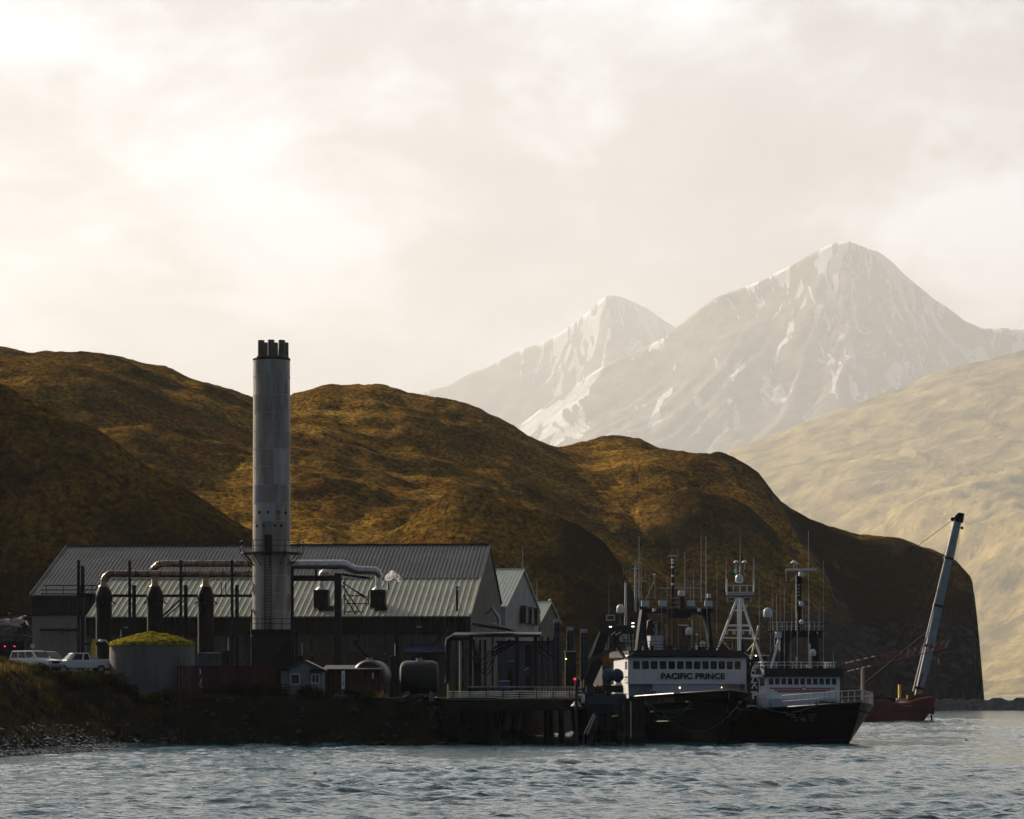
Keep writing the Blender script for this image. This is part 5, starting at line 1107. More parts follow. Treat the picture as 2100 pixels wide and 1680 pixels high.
def ship(name, label, px_bow, Y, yaw, L_, grp=None):
    """root at the stern on the waterline; local +x toward the bow, which sits at pixel column px_bow"""
    a = R(-90 + yaw); bow = Vector((X(px_bow, Y), Y, 0)); root = bow - Vector((math.cos(a), math.sin(a), 0)) * L_
    T = thing(name, root, label, 'fishing boat', grp, rz=a)
    T['_'] = 0; del T['_']
    M_ = Matrix.Translation(root) @ Matrix.Rotation(a, 4, 'Z'); Mi = M_.inverted()
    def lp(px, py, Yw):           # point of the photo at depth Yw, in ship coordinates
        return Mi @ at(px, py, Yw)
    return T, lp
def ws(mb, name, m, T, **k): return mb.build(name, m, T, **k)
def whip(T, lp, px, pyt, pyb, Yw, r=.035, m=None, dx=0): MB().tube(lp(px, pyb, Yw), lp(px + dx, pyt, Yw), r, 6, r2=r * .5).build('whip_antenna', m or M_GALV, T)
def dome(T, lp, px, py, Yw, r, parent=None, stalk=None):
    c = lp(px, py, Yw); MB().lathe([(r * .55, -r * 1.15), (r * .95, -r * .95), (r, -.3 * r), (r * .97, .15 * r), (r * .8, .6 * r), (r * .45, .92 * r), (.01, r)], c, 18).build('radar_dome', M_RADOME, T, smooth=True)
    if stalk: MB().tube(lp(px, stalk, Yw), c - Vector((0, 0, r * 1.1)), .06, 8).build('dome_stalk', M_STEEL, T)
def mushroom(T, lp, px, py, Yw, r, pyb):
    c = lp(px, py, Yw); MB().lathe([(r, -.02), (r * .9, .03), (.04, r * .75), (0, r * .78)], c, 14).build('antenna_cap', M_RADOME, T); MB().tube(lp(px, pyb, Yw), c, .05, 8).build('antenna_post', M_RAILW, T)
def rails(T, lp, pts, h_, n, m, mids=1, name='railing', r=.035):
    """pts: ship-space polyline of the rail foot"""
    pts = [Vector(p) for p in pts]; mb = MB(); seg = [(b_ - a).length for a, b_ in zip(pts[:-1], pts[1:])]; tot = sum(seg)
    def along(d_):
        for a, b_, l in zip(pts[:-1], pts[1:], seg):
            if d_ <= l: return a + (b_ - a) * (d_ / l)
            d_ -= l
        return pts[-1]
    for k in range(n + 1): p = along(tot * k / n * .9999); mb.tube(p, p + Vector((0, 0, h_)), r, 6)
    for q in range(mids + 1):
        z_ = h_ * (q + 1) / (mids + 1); mb.path([p + Vector((0, 0, z_)) for p in pts], r, 6)
    return mb.build(name, m, T)

# ---- the big trawler with its bow to the camera
T, lp = ship('trawler', 'big black hulled trawler with broad white wheelhouse lettered PACIFIC PRINCE', 1496, 247.5, 11.0, 36.0)
V, hf = hull(T, 36, 10.6, 3.9, 4.55, .085, M_BHULL)
MB().path([Vector(p) for p in rail_of(V, .5, .80, 0, .03, (-1,))], .075, 8).build('rail_cap', M_CAP, T)
MB().path([Vector(p) for p in rail_of(V, .5, .80, 0, .03, (1,))], .075, 8).build('rail_cap', M_BLACK, T)
MB().path([Vector(p) for p in rail_of(V, .8, 1, 0, .03)], .075, 8).build('bow_rail_cap', M_BLACK, T)
MB().path([Vector((r_[6][0], sg_ * (r_[6][1] + .03), r_[6][2])) for sg_, rows in ((1, V[12:]), (-1, V[:11:-1])) for r_ in rows], .08, 8).build('rubbing_strake', M_BHULL, T)
# superstructure: local x from stern; front at x=xf
xf = 36 - 14.2; hb_ = 5.35; zA = 3.1; zB = Z(1403, 262); zC = Z(1349, 262); 
front = [(xf + .75 * (1 - (y_ / hb_) ** 2), y_) for y_ in np.linspace(-hb_, hb_, 15)]
mb = MB(); poly = [(x_, y_, zB) for x_, y_ in front] + [(xf - 7, hb_ - .2, zB), (xf - 7, -hb_ + .2, zB)]
mb.prism(poly, (0, 0, zC - zB)); mb.build('wheelhouse', M_SHIP, T)
# flared side wings
for sg in (-1, 1):
    P = [(xf - 1.4, sg * (hb_ + .02), zC + .1), (xf - 0.05, sg * (hb_ + .02), zC + .1), (xf - .05, sg * (hb_ + .02), zB), (xf + .4, sg * (hb_ + .05), zA + .2), (xf + .9, sg * hb_, zA - .1), (xf - 6.8, sg * (hb_ + .04), zA - .1), (xf - 5.6, sg * (hb_ + .03), zB - .3), (xf - 3.0, sg * (hb_ + .02), zB + 1.0), (xf - 1.7, sg * (hb_ + .02), zB + 1.2)]
    MB().prism(P, (0, .08 * sg, 0)).build('side_wing', M_SHIP, T)
    for k in (0, 1): MB().prism([(xf - .35 - k * .5, sg * (hb_ + .10), zC - .35), (xf - .65 - k * .5, sg * (hb_ + .10), zC - .35), (xf - .65 - k * .5, sg * (hb_ + .10), zC - 1.05), (xf - .35 - k * .5, sg * (hb_ + .10), zC - 1.05)], (0, .015 * sg, 0)).build('side_window', M_GLASS, T)
    MB().prism([(xf + .5, sg * (hb_ + .35), zC + .02), (xf - 1.6, sg * (hb_ + .35), zC + .02), (xf - 1.6, sg * (hb_ - .25), zC + .42), (xf + .5, sg * (hb_ - .25), zC + .42)], (0, 0, .06)).build('wing_visor', M_SHIP, T)
lowf = [(xf - .9 + .55 * (1 - (y_ / hb_) ** 2), y_) for y_ in np.linspace(-hb_ + .15, hb_ - .15, 9)]
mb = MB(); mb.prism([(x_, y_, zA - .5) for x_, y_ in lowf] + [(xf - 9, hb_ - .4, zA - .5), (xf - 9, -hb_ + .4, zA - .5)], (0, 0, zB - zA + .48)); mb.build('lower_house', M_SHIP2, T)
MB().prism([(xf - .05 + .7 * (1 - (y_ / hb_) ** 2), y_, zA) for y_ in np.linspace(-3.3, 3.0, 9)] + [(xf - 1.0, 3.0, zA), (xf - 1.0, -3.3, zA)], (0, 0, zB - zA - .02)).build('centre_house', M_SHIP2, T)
# roof visor
mb = MB(); P = [(x_ + .55, y_ * 1.03, 0) for x_, y_ in front] + [(xf - 7.5, hb_ * 1.02, 0), (xf - 7.5, -hb_ * 1.02, 0)]
zz_ = [zC + .02 + .10 * (1 - (y_ / hb_) ** 2) for _, y_ in front] + [zC + .02] * 2
n_ = len(P); mb.add([(a, b_, z_) for (a, b_, _), z_ in zip(P, zz_)] + [(a - .25, b_ * .99, z_ + .58) for (a, b_, _), z_ in zip(P, zz_)], [tuple(range(n_ - 1, -1, -1)), tuple(range(n_, 2 * n_))] + [(i, (i + 1) % n_, n_ + (i + 1) % n_, n_ + i) for i in range(n_)])
mb.build('roof_visor', M_BLACK, T)
# thirteen front windows
zw0, zw1 = Z(1372.5, 261), Z(1356, 261)
for k in range(13):
    y_ = -hb_ + .62 + k * (2 * hb_ - 1.1) / 12.4; x_ = xf + .75 * (1 - (y_ / hb_) ** 2); sl = -1.5 * y_ / hb_ ** 2
    a = math.atan(-sl)
    fr = empty('window', (x_, y_, (zw0 + zw1) / 2), math.atan2(1.5 * y_ / hb_ ** 2, 1)); fr.parent = T; fr.rotation_euler = (0, 0, math.atan(1.5 * y_ / hb_ ** 2))
    w_, h_ = .31, (zw1 - zw0) / 2; c_ = .09
    def rr2(w_, h_, c_, x_): return [(x_, -w_ + c_, -h_), (x_, w_ - c_, -h_), (x_, w_, -h_ + c_), (x_, w_, h_ - c_), (x_, w_ - c_, h_), (x_, -w_ + c_, h_), (x_, -w_, h_ - c_), (x_, -w_, -h_ + c_)]
    MB().prism(rr2(w_ + .035, h_ + .035, .10, -.02), (.045, 0, 0)).build('frame', M_SHIP, fr); MB().prism(rr2(w_, h_, .08, .01), (.02, 0, 0)).build('pane', M_GLASS, fr)
# the name in green-shadowed black letters
zt = Z(1392, 261); yt = lp(1419, 1390, 261).y
o1 = text(T, 'PACIFIC PRINCE', .50, (xf + .80, yt + 0, zt), (R(90), 0, R(90)), mat('letter_black', (.006, .01, .008), .5, var=0), 'name_lettering', sx=1.0, bold=.018)
wd = o1.dimensions.x; o1.scale = (5.85 / max(.1, max(v.co.x for v in o1.data.vertices) - min(v.co.x for v in o1.data.vertices)), 1, 1)
o1.name = 'name_lettering'
o2 = o1.copy(); o2.data = o1.data.copy(); C.objects.link(o2); o2.name = 'name_shadow'; o2.location = (xf + .785, yt + .03, zt - .035); o2.data.materials.clear(); o2.data.materials.append(mat('letter_green', (.03, .16, .05), .5, var=0))
# home port marks on the lit wing: three short rows and a number
y_s = -(hb_ + .105)
for k, z_ in enumerate((zB + .55, zB + .30, zB + .05)):
    for q in range(7):
        if (k == 1 and q in (2, 3, 5)) or (k == 2 and q in (2,)): continue
        MB().bx(xf - 1.25 + q * .17, xf - 1.15 + q * .17, y_s - .01, y_s, z_, z_ + .12).build('port_mark', M_BLACK, T)
# doors, lamps, vents on the lower front
mb = MB(); yd = lp(1313, 1420, 262).y; P = [(xf - .48, yd - .38, zA), (xf - .48, yd - .38, zA + 1.4), (xf - .48, yd - .25, zA + 1.62), (xf - .48, yd + .25, zA + 1.62), (xf - .48, yd + .38, zA + 1.4), (xf - .48, yd + .38, zA)]
dr = mb.prism(P, (.12, 0, 0)).build('door', mat('door_grey', (.30, .33, .38), .5, var=.1), T)
for (pxl, pyl) in ((1351, 1411.5), (1392, 1410.5), (1484, 1410)):
    c = lp(pxl, pyl, 261.0); MB().lathe([(0, -.04), (.05, -.04), (.065, 0), (.04, .05), (0, .05)], (xf + .62 if 1380 < pxl < 1470 else xf + (.25 if pxl > 1470 else .35), c.y, c.z), 10).build('deck_lamp', M_LAMP, T)
mb = MB(); ya = lp(1327, 1420, 260.5).y
mb.beam((xf + .5, ya, zA + .3), (xf + .4, ya + .3, zA + 1.5), .10); mb.beam((xf + .5, ya + .9, zA + .2), (xf + .4, ya + .25, zA + 1.6), .12); mb.beam((xf + .45, ya - .1, zA + .9), (xf + .45, ya + .5, zA + .9), .08); mb.build('winch_frame', M_ROD, T)
MB().tube((xf + .6, ya + .2, zA + 1.1), (xf + .6, ya + .7, zA + 1.1), .33, 14).build('winch_drum', M_RUST, T)
for sg, px in ((-1, 1420), (1, 1517)):
    c = lp(px, 1440, 250); k_ = min(range(len(V)), key=lambda i: abs(V[i][-2][1] - abs(c.y))); xx = V[k_][-2][0]
    MB().lathe([(.10, -.1), (.26, -.03), (.26, .06), (.12, .1)], (xx - .05, sg * (V[k_][-2][1] + .02), c.z), 12).build('fairlead', M_CAP, T)
# bow name each side, dim grey on black
M_DIM = mat('dim_letter', (.06, .065, .08), .5, var=0)
def bow_text(s, px, py, Yw, T, lp, V, sg, h_, m=M_DIM):
    c = lp(px, py, Yw); k_ = min(range(2, len(V) - 2), key=lambda i: abs(V[i][-2][1] - abs(c.y))); r0, r1 = V[k_ - 1], V[k_ + 1]
    ta = Vector((r1[-2][0] - r0[-2][0], sg * (r1[-2][1] - r0[-2][1]), 0)).normalized(); up = Vector((V[k_][-1][0] - V[k_][-3][0], sg * (V[k_][-1][1] - V[k_][-3][1]), V[k_][-1][2] - V[k_][-3][2])).normalized()
    xa = ta if sg < 0 else -ta; na = xa.cross(up).normalized(); upn = na.cross(xa).normalized()
    M_ = Matrix((xa, upn, na)).transposed().to_euler(); p = Vector((V[k_][-2][0], sg * V[k_][-2][1], V[k_][-2][2])) + na * .10
    return text(T, s, h_, p, M_, m, 'bow_name', bold=.008)
bow_text('PACIFIC PRINCE', 1380, 1446, 251, T, lp, V, -1, .38); bow_text('PACIFIC PRINCE', 1545, 1446, 251, T, lp, V, 1, .38)
# gantry and masts
Yg = 268.0
def leg(T, lp, pts, w_, m, name, Yw, d=.5):
    P = [lp(px, py, Yw) for px, py in pts]; dv = Vector((-d, 0, 0)); return MB().prism(P, dv).build(name, m, T)
M_NAVY = mat('navy_black_paint', (.012, .016, .030), .4, var=.3)
leg(T, lp, [(1305, 1346), (1310, 1300), (1317, 1248), (1327, 1248), (1326, 1300), (1329, 1326), (1340, 1346)], 0, M_NAVY, 'gantry_leg', Yg, 1.0)
leg(T, lp, [(1456, 1335), (1452, 1300), (1442, 1255), (1448, 1248), (1455, 1250), (1460, 1300), (1464, 1335)], 0, M_NAVY, 'gantry_leg', Yg, .8)
leg(T, lp, [(1314, 1248), (1463, 1248), (1463, 1256), (1450, 1262), (1440, 1262), (1425, 1258), (1410, 1268), (1375, 1268), (1368, 1258), (1330, 1258)], 0, M_BLACK, 'gantry_beam', Yg, 1.2)
rails(T, lp, [lp(1310, 1248, Yg - .3), lp(1464, 1248, Yg - .3)], .85, 14, M_BLACK, 1, r=.03)
for px in (1323, 1359, 1417, 1453):
    c = lp(px, 1238, Yg - .6); MB().box(c, (.25, .72, .52)).build('floodlight', M_SHIP2, T, bevel=.03)
for px in (1342, 1434): MB().box(lp(px, 1251, Yg - .8), (.2, .28, .28)).build('lamp', M_OFFW, T)
MB().tube(lp(1379, 1250, Yg), lp(1380, 1143, Yg), .17, 10, r2=.12).build('mast', M_BLACK, T)
for py in (1148, 1154, 1163, 1181, 1198): MB().box(lp(1380, py, Yg - .2), (.2, .2, .16)).build('mast_light', M_OFFW, T)
MB().beam(lp(1369, 1140, Yg), lp(1390, 1140, Yg), .12, .14).build('radar_bar', M_SHIP2, T)
MB().beam(lp(1352, 1206, Yg), lp(1441, 1206, Yg), .09, .10).build('yard', M_GALV, T)
MB().box(lp(1397, 1217, Yg - .3), (.5, .52, .5)).build('radar_box', M_RADOME, T, bevel=.1); MB().tube(lp(1398, 1224, Yg - .2), lp(1400, 1250, Yg - .2), .3, 10).build('radar_pedestal', M_BLACK, T)
for py in (1227, 1236, 1245): MB().beam(lp(1376, py, Yg - .6), lp(1392, py, Yg - .6), .08, .06).build('rung_bar', M_RAILW, T)
for px, a, b_, r_ in ((1310.5, 1100, 1250, .05), (1315, 1128, 1235, .03), (1357, 1225, 1340, .03), (1368, 1180, 1345, .025), (1404.5, 1132, 1235, .04), (1422.5, 1168, 1235, .03), (1438, 1100, 1235, .04), (1448, 1098, 1232, .05), (1416, 1200, 1235, .03), (1470, 1150, 1300, .02), (1378, 1245, 1345, .02), (1391, 1265, 1345, .02), (1419, 1255, 1345, .02), (1436, 1260, 1345, .02)): whip(T, lp, px, a, b_, Yg - 1 if b_ > 1300 else Yg, r_)
MB().tube(lp(1448, 1232, Yg), lp(1453, 1308, Yg), .04, 6).build('stay', M_GALV, T)
MB().box(lp(1454, 1222, Yg), (.3, .3, .35)).build('lamp', M_RADOME, T)
dome(T, lp, 1413, 1294, 265, .33, stalk=1325); MB().beam(lp(1391, 1282, 265.5), lp(1412, 1282.5, 265.5), .1, .12).build('radar_bar', M_RADOME, T); MB().tube(lp(1401, 1284, 265.5), lp(1401, 1340, 265.5), .07, 8).build('radar_post', M_STEEL, T)
dome(T, lp, 1441, 1320, 264, .26, stalk=1338); mushroom(T, lp, 1429, 1302, 264.4, .15, 1335); MB().tube(lp(1420, 1290, 265), lp(1419, 1272, 265), .05, 6).build('antenna_post', M_RADOME, T)
# exhaust casing, stair, rails and clutter on the roof
MB().prism([lp(1325, 1300, 269.5), lp(1343, 1305, 269.5), lp(1342, 1276, 269.5), lp(1336, 1271, 269.5), lp(1329, 1274, 269.5)], (-1, 0, 0)).build('funnel', mat('brown_funnel', (.05, .028, .022), .6, var=.4), T)
MB().bx(xf - 9.5, xf - 7.2, lp(1325, 1300, 270).y, lp(1352, 1300, 270).y, zC + .5, Z(1305, 271)).build('funnel_casing', M_SHIP2, T)
mb = MB()
for k in range(6): mb.beam(lp(1340 + (k % 2) * 6, 1277 + k * 7, 267.5), lp(1340 + ((k + 1) % 2) * 6, 1277 + (k + 1) * 7, 267.5), .05)
mb.beam(lp(1347, 1276, 267.5), lp(1347, 1320, 267.5), .05); mb.beam(lp(1338, 1276, 267.5), lp(1347, 1276, 267.5), .05); mb.build('zigzag_stair', M_OFFW, T)
for a, b_ in (((1333, 1330), (1358, 1300)), ((1340, 1335), (1365, 1285)), ((1358, 1300), (1366, 1281))): MB().beam(lp(*a, 266.5), lp(*b_, 266.5), .07).build('derrick', M_ROD, T)
zR = zC + .6
rails(T, lp, [(xf - 1.5, -hb_ + 1.3, zR), (xf - .3, -hb_ + 2.2, zR), (xf + .2, 0, zR), (xf - .1, hb_ - 2.4, zR), (xf - 1.5, hb_ - 1.0, zR)], .85, 16, M_STEEL, 2, r=.025)
rs = random.Random(21)
for k in range(16):
    c = Vector((xf - 2.5 - rs.random() * 3, rs.uniform(-3.2, 4.2), zR + .35)); h_ = rs.uniform(.2, .7)
    MB().box(c + Vector((0, 0, h_ / 2 - .35)), (rs.uniform(.15, .6), rs.uniform(.12, .5), h_)).build('roof_locker', rs.choice([M_OFFW, M_STEEL, M_STEELB, M_BLACK, M_RUST]), T)
# aft deck block so the gantry has something under it
MB().bx(4, xf - 7.3, -hb_ + .7, hb_ - .7, 2.2, zC - .6).build('aft_house', M_STEELB, T)

# ---- the second trawler, yawed to the right
T2, lq = ship('trawler', 'black hulled trawler with white bow rail and a red striped W crest on its wheelhouse', 1766, 245.5, 14.0, 30.0)
V2, hf2 = hull(T2, 30, 9.4, 2.85, 3.55, .10, M_BHULL, drop=-1.6)
MB().path([Vector(p) for p in rail_of(V2, .45, 1, 0, .03)], .07, 8).build('rail_cap', M_BLUE if False else M_NAVY, T2)
MB().path([Vector((r_[4][0], sg_ * (r_[4][1] + .02), r_[4][2])) for sg_, rows in ((1, V2[12:]), (-1, V2[:11:-1])) for r_ in rows], .05, 8).build('rubbing_strake', M_STEELB, T2)
rp = [Vector(p) + Vector((0, 0, .05)) for p in rail_of(V2, .62, 1)]
rails(T2, lq, rp, 1.0, 30, mat('dulled_rail_paint', (.40, .41, .43), .6, var=.2), 1, name='bow_rail', r=.026)
xf2 = 17.5; hw = 3.45; zb2 = Z(1430, 257); zt2 = Z(1388, 257)
c_ = lq(1657, 1400, 257); yc = c_.y; xf2 = lq(1575, 1400, 257.5).x
Ya = 257.0
MB().bx(xf2 - 1.9, xf2, yc - hw, yc + hw, 2.0, zt2).build('wheelhouse', M_SHIP, T2)
MB().bx(xf2 - 7, xf2 - 1.91, yc - hw + 1.6, yc + hw - .6, 2.0, zt2 - .3).build('aft_house', M_STEELB, T2)
MB().bx(xf2 + .01, xf2 + .9, yc - hw + .3, yc + hw - .5, 2.0, Z(1433, 256)).build('lower_house', M_SHIP2, T2)
z_a, z_b2 = Z(1388, Ya), Z(1370.5, Ya)
MB().prism([(xf2 + .35, yc - hw - .3, z_a), (xf2 + .35, yc + hw + .3, z_a), (xf2 + .15, yc + hw + .15, z_b2), (xf2 + .15, yc - hw - .15, z_b2)], (-2.4, 0, 0)).build('roof_visor', M_BLACK, T2)
MB().bx(xf2 - 2.2, xf2 + .2, yc - hw - .62, yc - hw - .28, z_a - .02, z_a + .20).build('wing_visor', M_SHIP, T2)
zw0, zw1 = Z(1404, Ya), Z(1391.5, Ya)
for k in range(11):
    y_ = yc - hw + .48 + k * (2 * hw - .85) / 10.3
    f_ = MB().bx(xf2 + .001, xf2 + .03, y_ - .26, y_ + .26, zw0 - .04, zw1 + .04).build('window', M_SHIP, T2); MB().bx(xf2 + .03, xf2 + .045, y_ - .21, y_ + .21, zw0, zw1).build('pane', M_GLASS, f_)
MB().bx(xf2 - 1.5, xf2 - .35, yc - hw - .03, yc - hw - .002, zw0 - .1, zw1 + .02).build('side_window', M_GLASS, T2)
M_STR = mat('crest_red', (.28, .02, .03), .5, var=0)
for k, (z_, a, b_) in enumerate(((Z(1411.5, Ya), -hw + .35, hw - .5), (Z(1415.5, Ya), -hw + .75, hw - .9), (Z(1419, Ya), -hw + 1.1, hw - 1.3))): MB().bx(xf2 + .001, xf2 + .02, yc + a, yc + b_, z_ - .05, z_ + .05).build('red_stripe', M_STR, T2)
def crest(T, c, ax, up, nrm, s, m1, m2, m3, par=None):
    pent = [(-.55, -.5), (.55, -.5), (.78, .35), (0, .85), (-.78, .35)]
    def pr(k, o_, m, nm): return MB().prism([c + ax * (x_ * s * k) + up * ((y_ * k + .0) * s) + nrm * o_ for x_, y_ in pent], nrm * .012).build(nm, m, T)
    pr(1.0, .03, m1, 'crest_border'); pr(.80, .045, m2, 'crest_field')
    W_ = [(-.46, .30), (-.24, -.30), (0, .18), (.24, -.30), (.46, .30)]
    mb = MB()
    for (a, b_), (c2, d_) in zip(W_[:-1], W_[1:]):
        p = c + ax * a * s + up * b_ * s + nrm * .062; q = c + ax * c2 * s + up * d_ * s + nrm * .062; w_ = ax * .085 * s
        mb.prism([p - w_, p + w_, q + w_, q - w_], nrm * .01)
    mb.build('crest_letter', m3, T)
crest(T2, Vector((xf2, yc + .1, Z(1417, Ya))), Vector((0, 1, 0)), Vector((0, 0, 1)), Vector((1, 0, 0)), .50, M_STR, M_SHIP, M_BLACK)
# crest on the bow side
k_ = len(V2) - 9; r0, r1 = V2[k_ - 1], V2[k_ + 1]
ta = Vector((r1[-3][0] - r0[-3][0], -(r1[-3][1] - r0[-3][1]), 0)).normalized(); up_ = Vector((V2[k_][-1][0] - V2[k_][-5][0], -(V2[k_][-1][1] - V2[k_][-5][1]), V2[k_][-1][2] - V2[k_][-5][2])).normalized(); na = ta.cross(up_).normalized(); up_ = na.cross(ta)
c = Vector((V2[k_][-3][0], -V2[k_][-3][1], V2[k_][-3][2])) + na * .16
M_DW = mat('dull_white_mark', (.22, .24, .27), .5, var=.2); M_ORG = mat('crest_orange', (.22, .06, .02), .5, var=.2)
crest(T2, c, ta, up_, na, .62, M_DW, M_BLACK, M_DW)
for k in range(3):
    for sg in (-1, 1): a0 = c + ta * (sg * .75) + up_ * (.42 - k * .26); a1 = c + ta * (sg * (2.1 - k * .45)) + up_ * (.42 - k * .26); MB().prism([a0, a1, a1 - up_ * .12, a0 - up_ * .12], na * .01).build('wing_stripe', M_DW, T2)
# deck gear on the foredeck, door bits
rs = random.Random(8)
for k in range(9):
    s_ = rs.uniform(-3.0, 2.0); MB().box((xf2 + 2.2 + rs.random() * 5.0, s_ * .7 + .2, 3.15), (rs.uniform(.4, 1.1), rs.uniform(.3, .9), rs.uniform(.5, 1.1))).build('deck_gear', rs.choice([M_BLACK, M_STEELB, M_BLACK, M_STEEL]), T2, bevel=.05)
MB().tube((27.0, -.5, 3.4), (27.0, .5, 3.4), .3, 14).build('anchor_winch', M_BLACK, T2)
# roof rails, posts
rails(T2, lq, [(xf2 - 3, yc - hw + .05, z_b2), (xf2 - .1, yc - hw + .05, z_b2), (xf2 - .1, yc + hw - .3, z_b2), (xf2 - 3, yc + hw - .3, z_b2)], .55, 16, M_SHIP, 1, r=.03)
Yn = 261.0
MB().beam(lq(1597, 1312, 259), lq(1581, 1371, 259), .26, .2).build('slanting_strut', M_WHITE, T2)
leg(T2, lq, [(1600, 1371), (1601, 1300), (1600, 1293), (1690, 1293), (1678, 1310), (1681, 1371), (1666, 1371), (1662, 1320), (1655, 1308), (1628, 1308), (1618, 1320), (1616, 1371)], 0, M_BLACK, 'mast_house', Yn, .8)
MB().beam(lq(1570, 1295, Yn), lq(1690, 1295, Yn), .9, .12).build('mast_platform', M_BLACK, T2)
rails(T2, lq, [lq(1576, 1294, Yn - .4), lq(1689, 1294, Yn - .4)], .8, 12, M_GALV, 1, r=.025)
MB().beam(lq(1637, 1300, Yn), lq(1637, 1182, Yn), .42, .42).build('mast', M_BLACK, T2)
for py in (1200, 1207, 1214, 1221, 1232): MB().box(lq(1638, py, Yn - .3), (.12, .14, .14)).build('mast_light', M_GALV, T2)
MB().beam(lq(1609, 1194, Yn), lq(1662, 1194, Yn), .08).build('crosstree', M_STEEL, T2)
MB().tube(lq(1611, 1169, Yn - .3), lq(1675, 1168.5, Yn - .3), .11, 10).build('radar_bar', M_RADOME, T2); MB().box(lq(1643, 1178, Yn - .2), (.45, .45, .4)).build('radar_box', M_RADOME, T2, bevel=.08); MB().beam(lq(1621, 1192, Yn), lq(1634, 1180, Yn), .06).build('bracket', M_GALV, T2)
MB().beam(lq(1612, 1170, Yn), lq(1613, 1195, Yn), .05).build('bracket', M_GALV, T2)
mushroom(T2, lq, 1628, 1154, Yn, .30, 1168); mushroom(T2, lq, 1634, 1156, Yn - .2, .16, 1168)
for c_, r_ in (((1643, 1238), .2), ((1644, 1275), .2)):
    dome(T2, lq, *c_, Yn - .6, r_, stalk=c_[1] + 14)
MB().beam(lq(1637, 1233, Yn - .6), lq(1647, 1233, Yn - .6), .08, .05).build('searchlight_bar', M_GALV, T2)
dome(T2, lq, 1574.5, 1256, Yn - .5, .42, stalk=1290); dome(T2, lq, 1667, 1338, 258, .29, stalk=1370)
MB().box(lq(1596, 1302, Yn - .8), (.4, .5, .55)).build('floodlight', M_SHIP2, T2); MB().box(lq(1680, 1302, Yn - .8), (.4, .4, .5)).build('floodlight', M_STEELB, T2)
MB().beam(lq(1620, 1269, Yn), lq(1667, 1270, Yn), .06, .1).build('blue_bar', M_BLUE, T2)
for px, a, b_, r_ in ((1658, 1088, 1370, .035), (1584, 1160, 1300, .015), (1592.5, 1218, 1300, .03), (1600, 1185, 1300, .02), (1608.5, 1212, 1371, .03), (1624, 1218, 1300, .02), (1689, 1150, 1370, .02), (1680, 1245, 1290, .03), (1635, 1255, 1371, .035), (1622, 1290, 1371, .02), (1646, 1222, 1290, .02), (1709, 1338, 1370, .04), (1580, 1260, 1340, .02), (1588, 1290, 1371, .03), (1660, 1215, 1300, .02), (1557, 1180, 1330, .015)): whip(T2, lq, px, a, b_, Yn - (2 if b_ > 1350 else 0), r_)
MB().tube(lq(1634, 1347, 258), lq(1633, 1371, 258), .09, 8).build('stub_post', M_ROD, T2); MB().box(lq(1656, 1366, 258), (.2, .25, .3)).build('roof_locker', M_WHITE, T2)
# pale rails and frames at the house side
rails(T2, lq, [(xf2 - 1.6, yc - hw - .25, 3.1), (xf2 + .6, yc - hw - .3, 3.1)], 1.2, 5, M_WHITE, 2, r=.04, name='side_rail')

# ---- small white boat with the tall A-frame, between and behind the two
T3, lr = ship('fishing_boat', 'white fishing boat behind, with tall white A-frame mast and twin domes', 1540, 284, 4.0, 26.0)
V3, _ = hull(T3, 26, 7.6, 2.4, 3.2, .1, M_SHIP2)
Ye = 291.0
MB().bx(9, 17, -3.0, 3.0, 2.0, Z(1345, Ye)).build('wheelhouse', M_STEELB, T3); MB().bx(8.6, 17.5, -3.2, 3.2, Z(1345, Ye) + .002, Z(1343, Ye)).build('roof', M_SHIP2, T3)
def st_(a, b_, r_, nm, m=M_SHIP): MB().tube(lr(*a, Ye), lr(*b_, Ye), r_, 10).build(nm, m, T3)
st_((1471, 1334), (1512, 1227), .13, 'frame_leg'); st_((1566, 1368), (1520, 1227), .13, 'frame_leg'); st_((1514, 1226), (1514, 1336), .10, 'mast'); st_((1519, 1226), (1519, 1336), .10, 'mast')
for a, b_, r_ in (((1494, 1283), (1537, 1283), .09), ((1484, 1308), (1556, 1310), .07), ((1492, 1292), (1540, 1293), .05), ((1505, 1252), (1527, 1252), .05), ((1481, 1313), (1500, 1336), .05), ((1551, 1313), (1532, 1336), .05), ((1500, 1246), (1505, 1251), .03), ((1533, 1240), (1528, 1248), .03)): st_(a, b_, r_, 'crossbar')
for px in (1490, 1506, 1523, 1540): MB().box(lr(px, 1298, Ye - .3), (.3, .30, .32)).build('floodlight', mat('pinkish_lamp', (.62, .5, .42), .3, var=.1), T3, bevel=.04)
for k, z_ in enumerate((1215, 1219)): MB().beam(lr(1490, z_, Ye), lr(1546, z_, Ye), .8, .10).build('crow_platform', M_SHIP2, T3)
rails(T3, lr, [lr(1490, 1214, Ye - .4), lr(1546, 1214, Ye - .4)], .65, 4, M_OFFW, 0, r=.05)
for px in (1490, 1546): st_((px, 1214), (px, 1187), .10, 'platform_post', M_OFFW); whip(T3, lr, px - 1, 1142, 1190, Ye, .05)
whip(T3, lr, 1547, 1146, 1190, Ye, .05)
for px in (1500, 1533): mb = MB(); P = [lr(px - 8, 1225, Ye), lr(px + 8, 1225, Ye), lr(px + 8, 1233, Ye), lr(px - 8, 1233, Ye)]; [mb.tube(a, b_, .05, 6) for a, b_ in zip(P, P[1:] + P[:1])]; mb.build('lamp_frame', M_GALV, T3)
dome(T3, lr, 1516, 1186, Ye, .40, stalk=1214); mushroom(T3, lr, 1510, 1153, Ye, .27, 1180); mushroom(T3, lr, 1527, 1153, Ye, .27, 1180); whip(T3, lr, 1518, 1096, 1175, Ye, .05)
MB().tube(lr(1518, 1162, Ye), lr(1518, 1176, Ye), .10, 8).build('mast_top', M_GALV, T3)
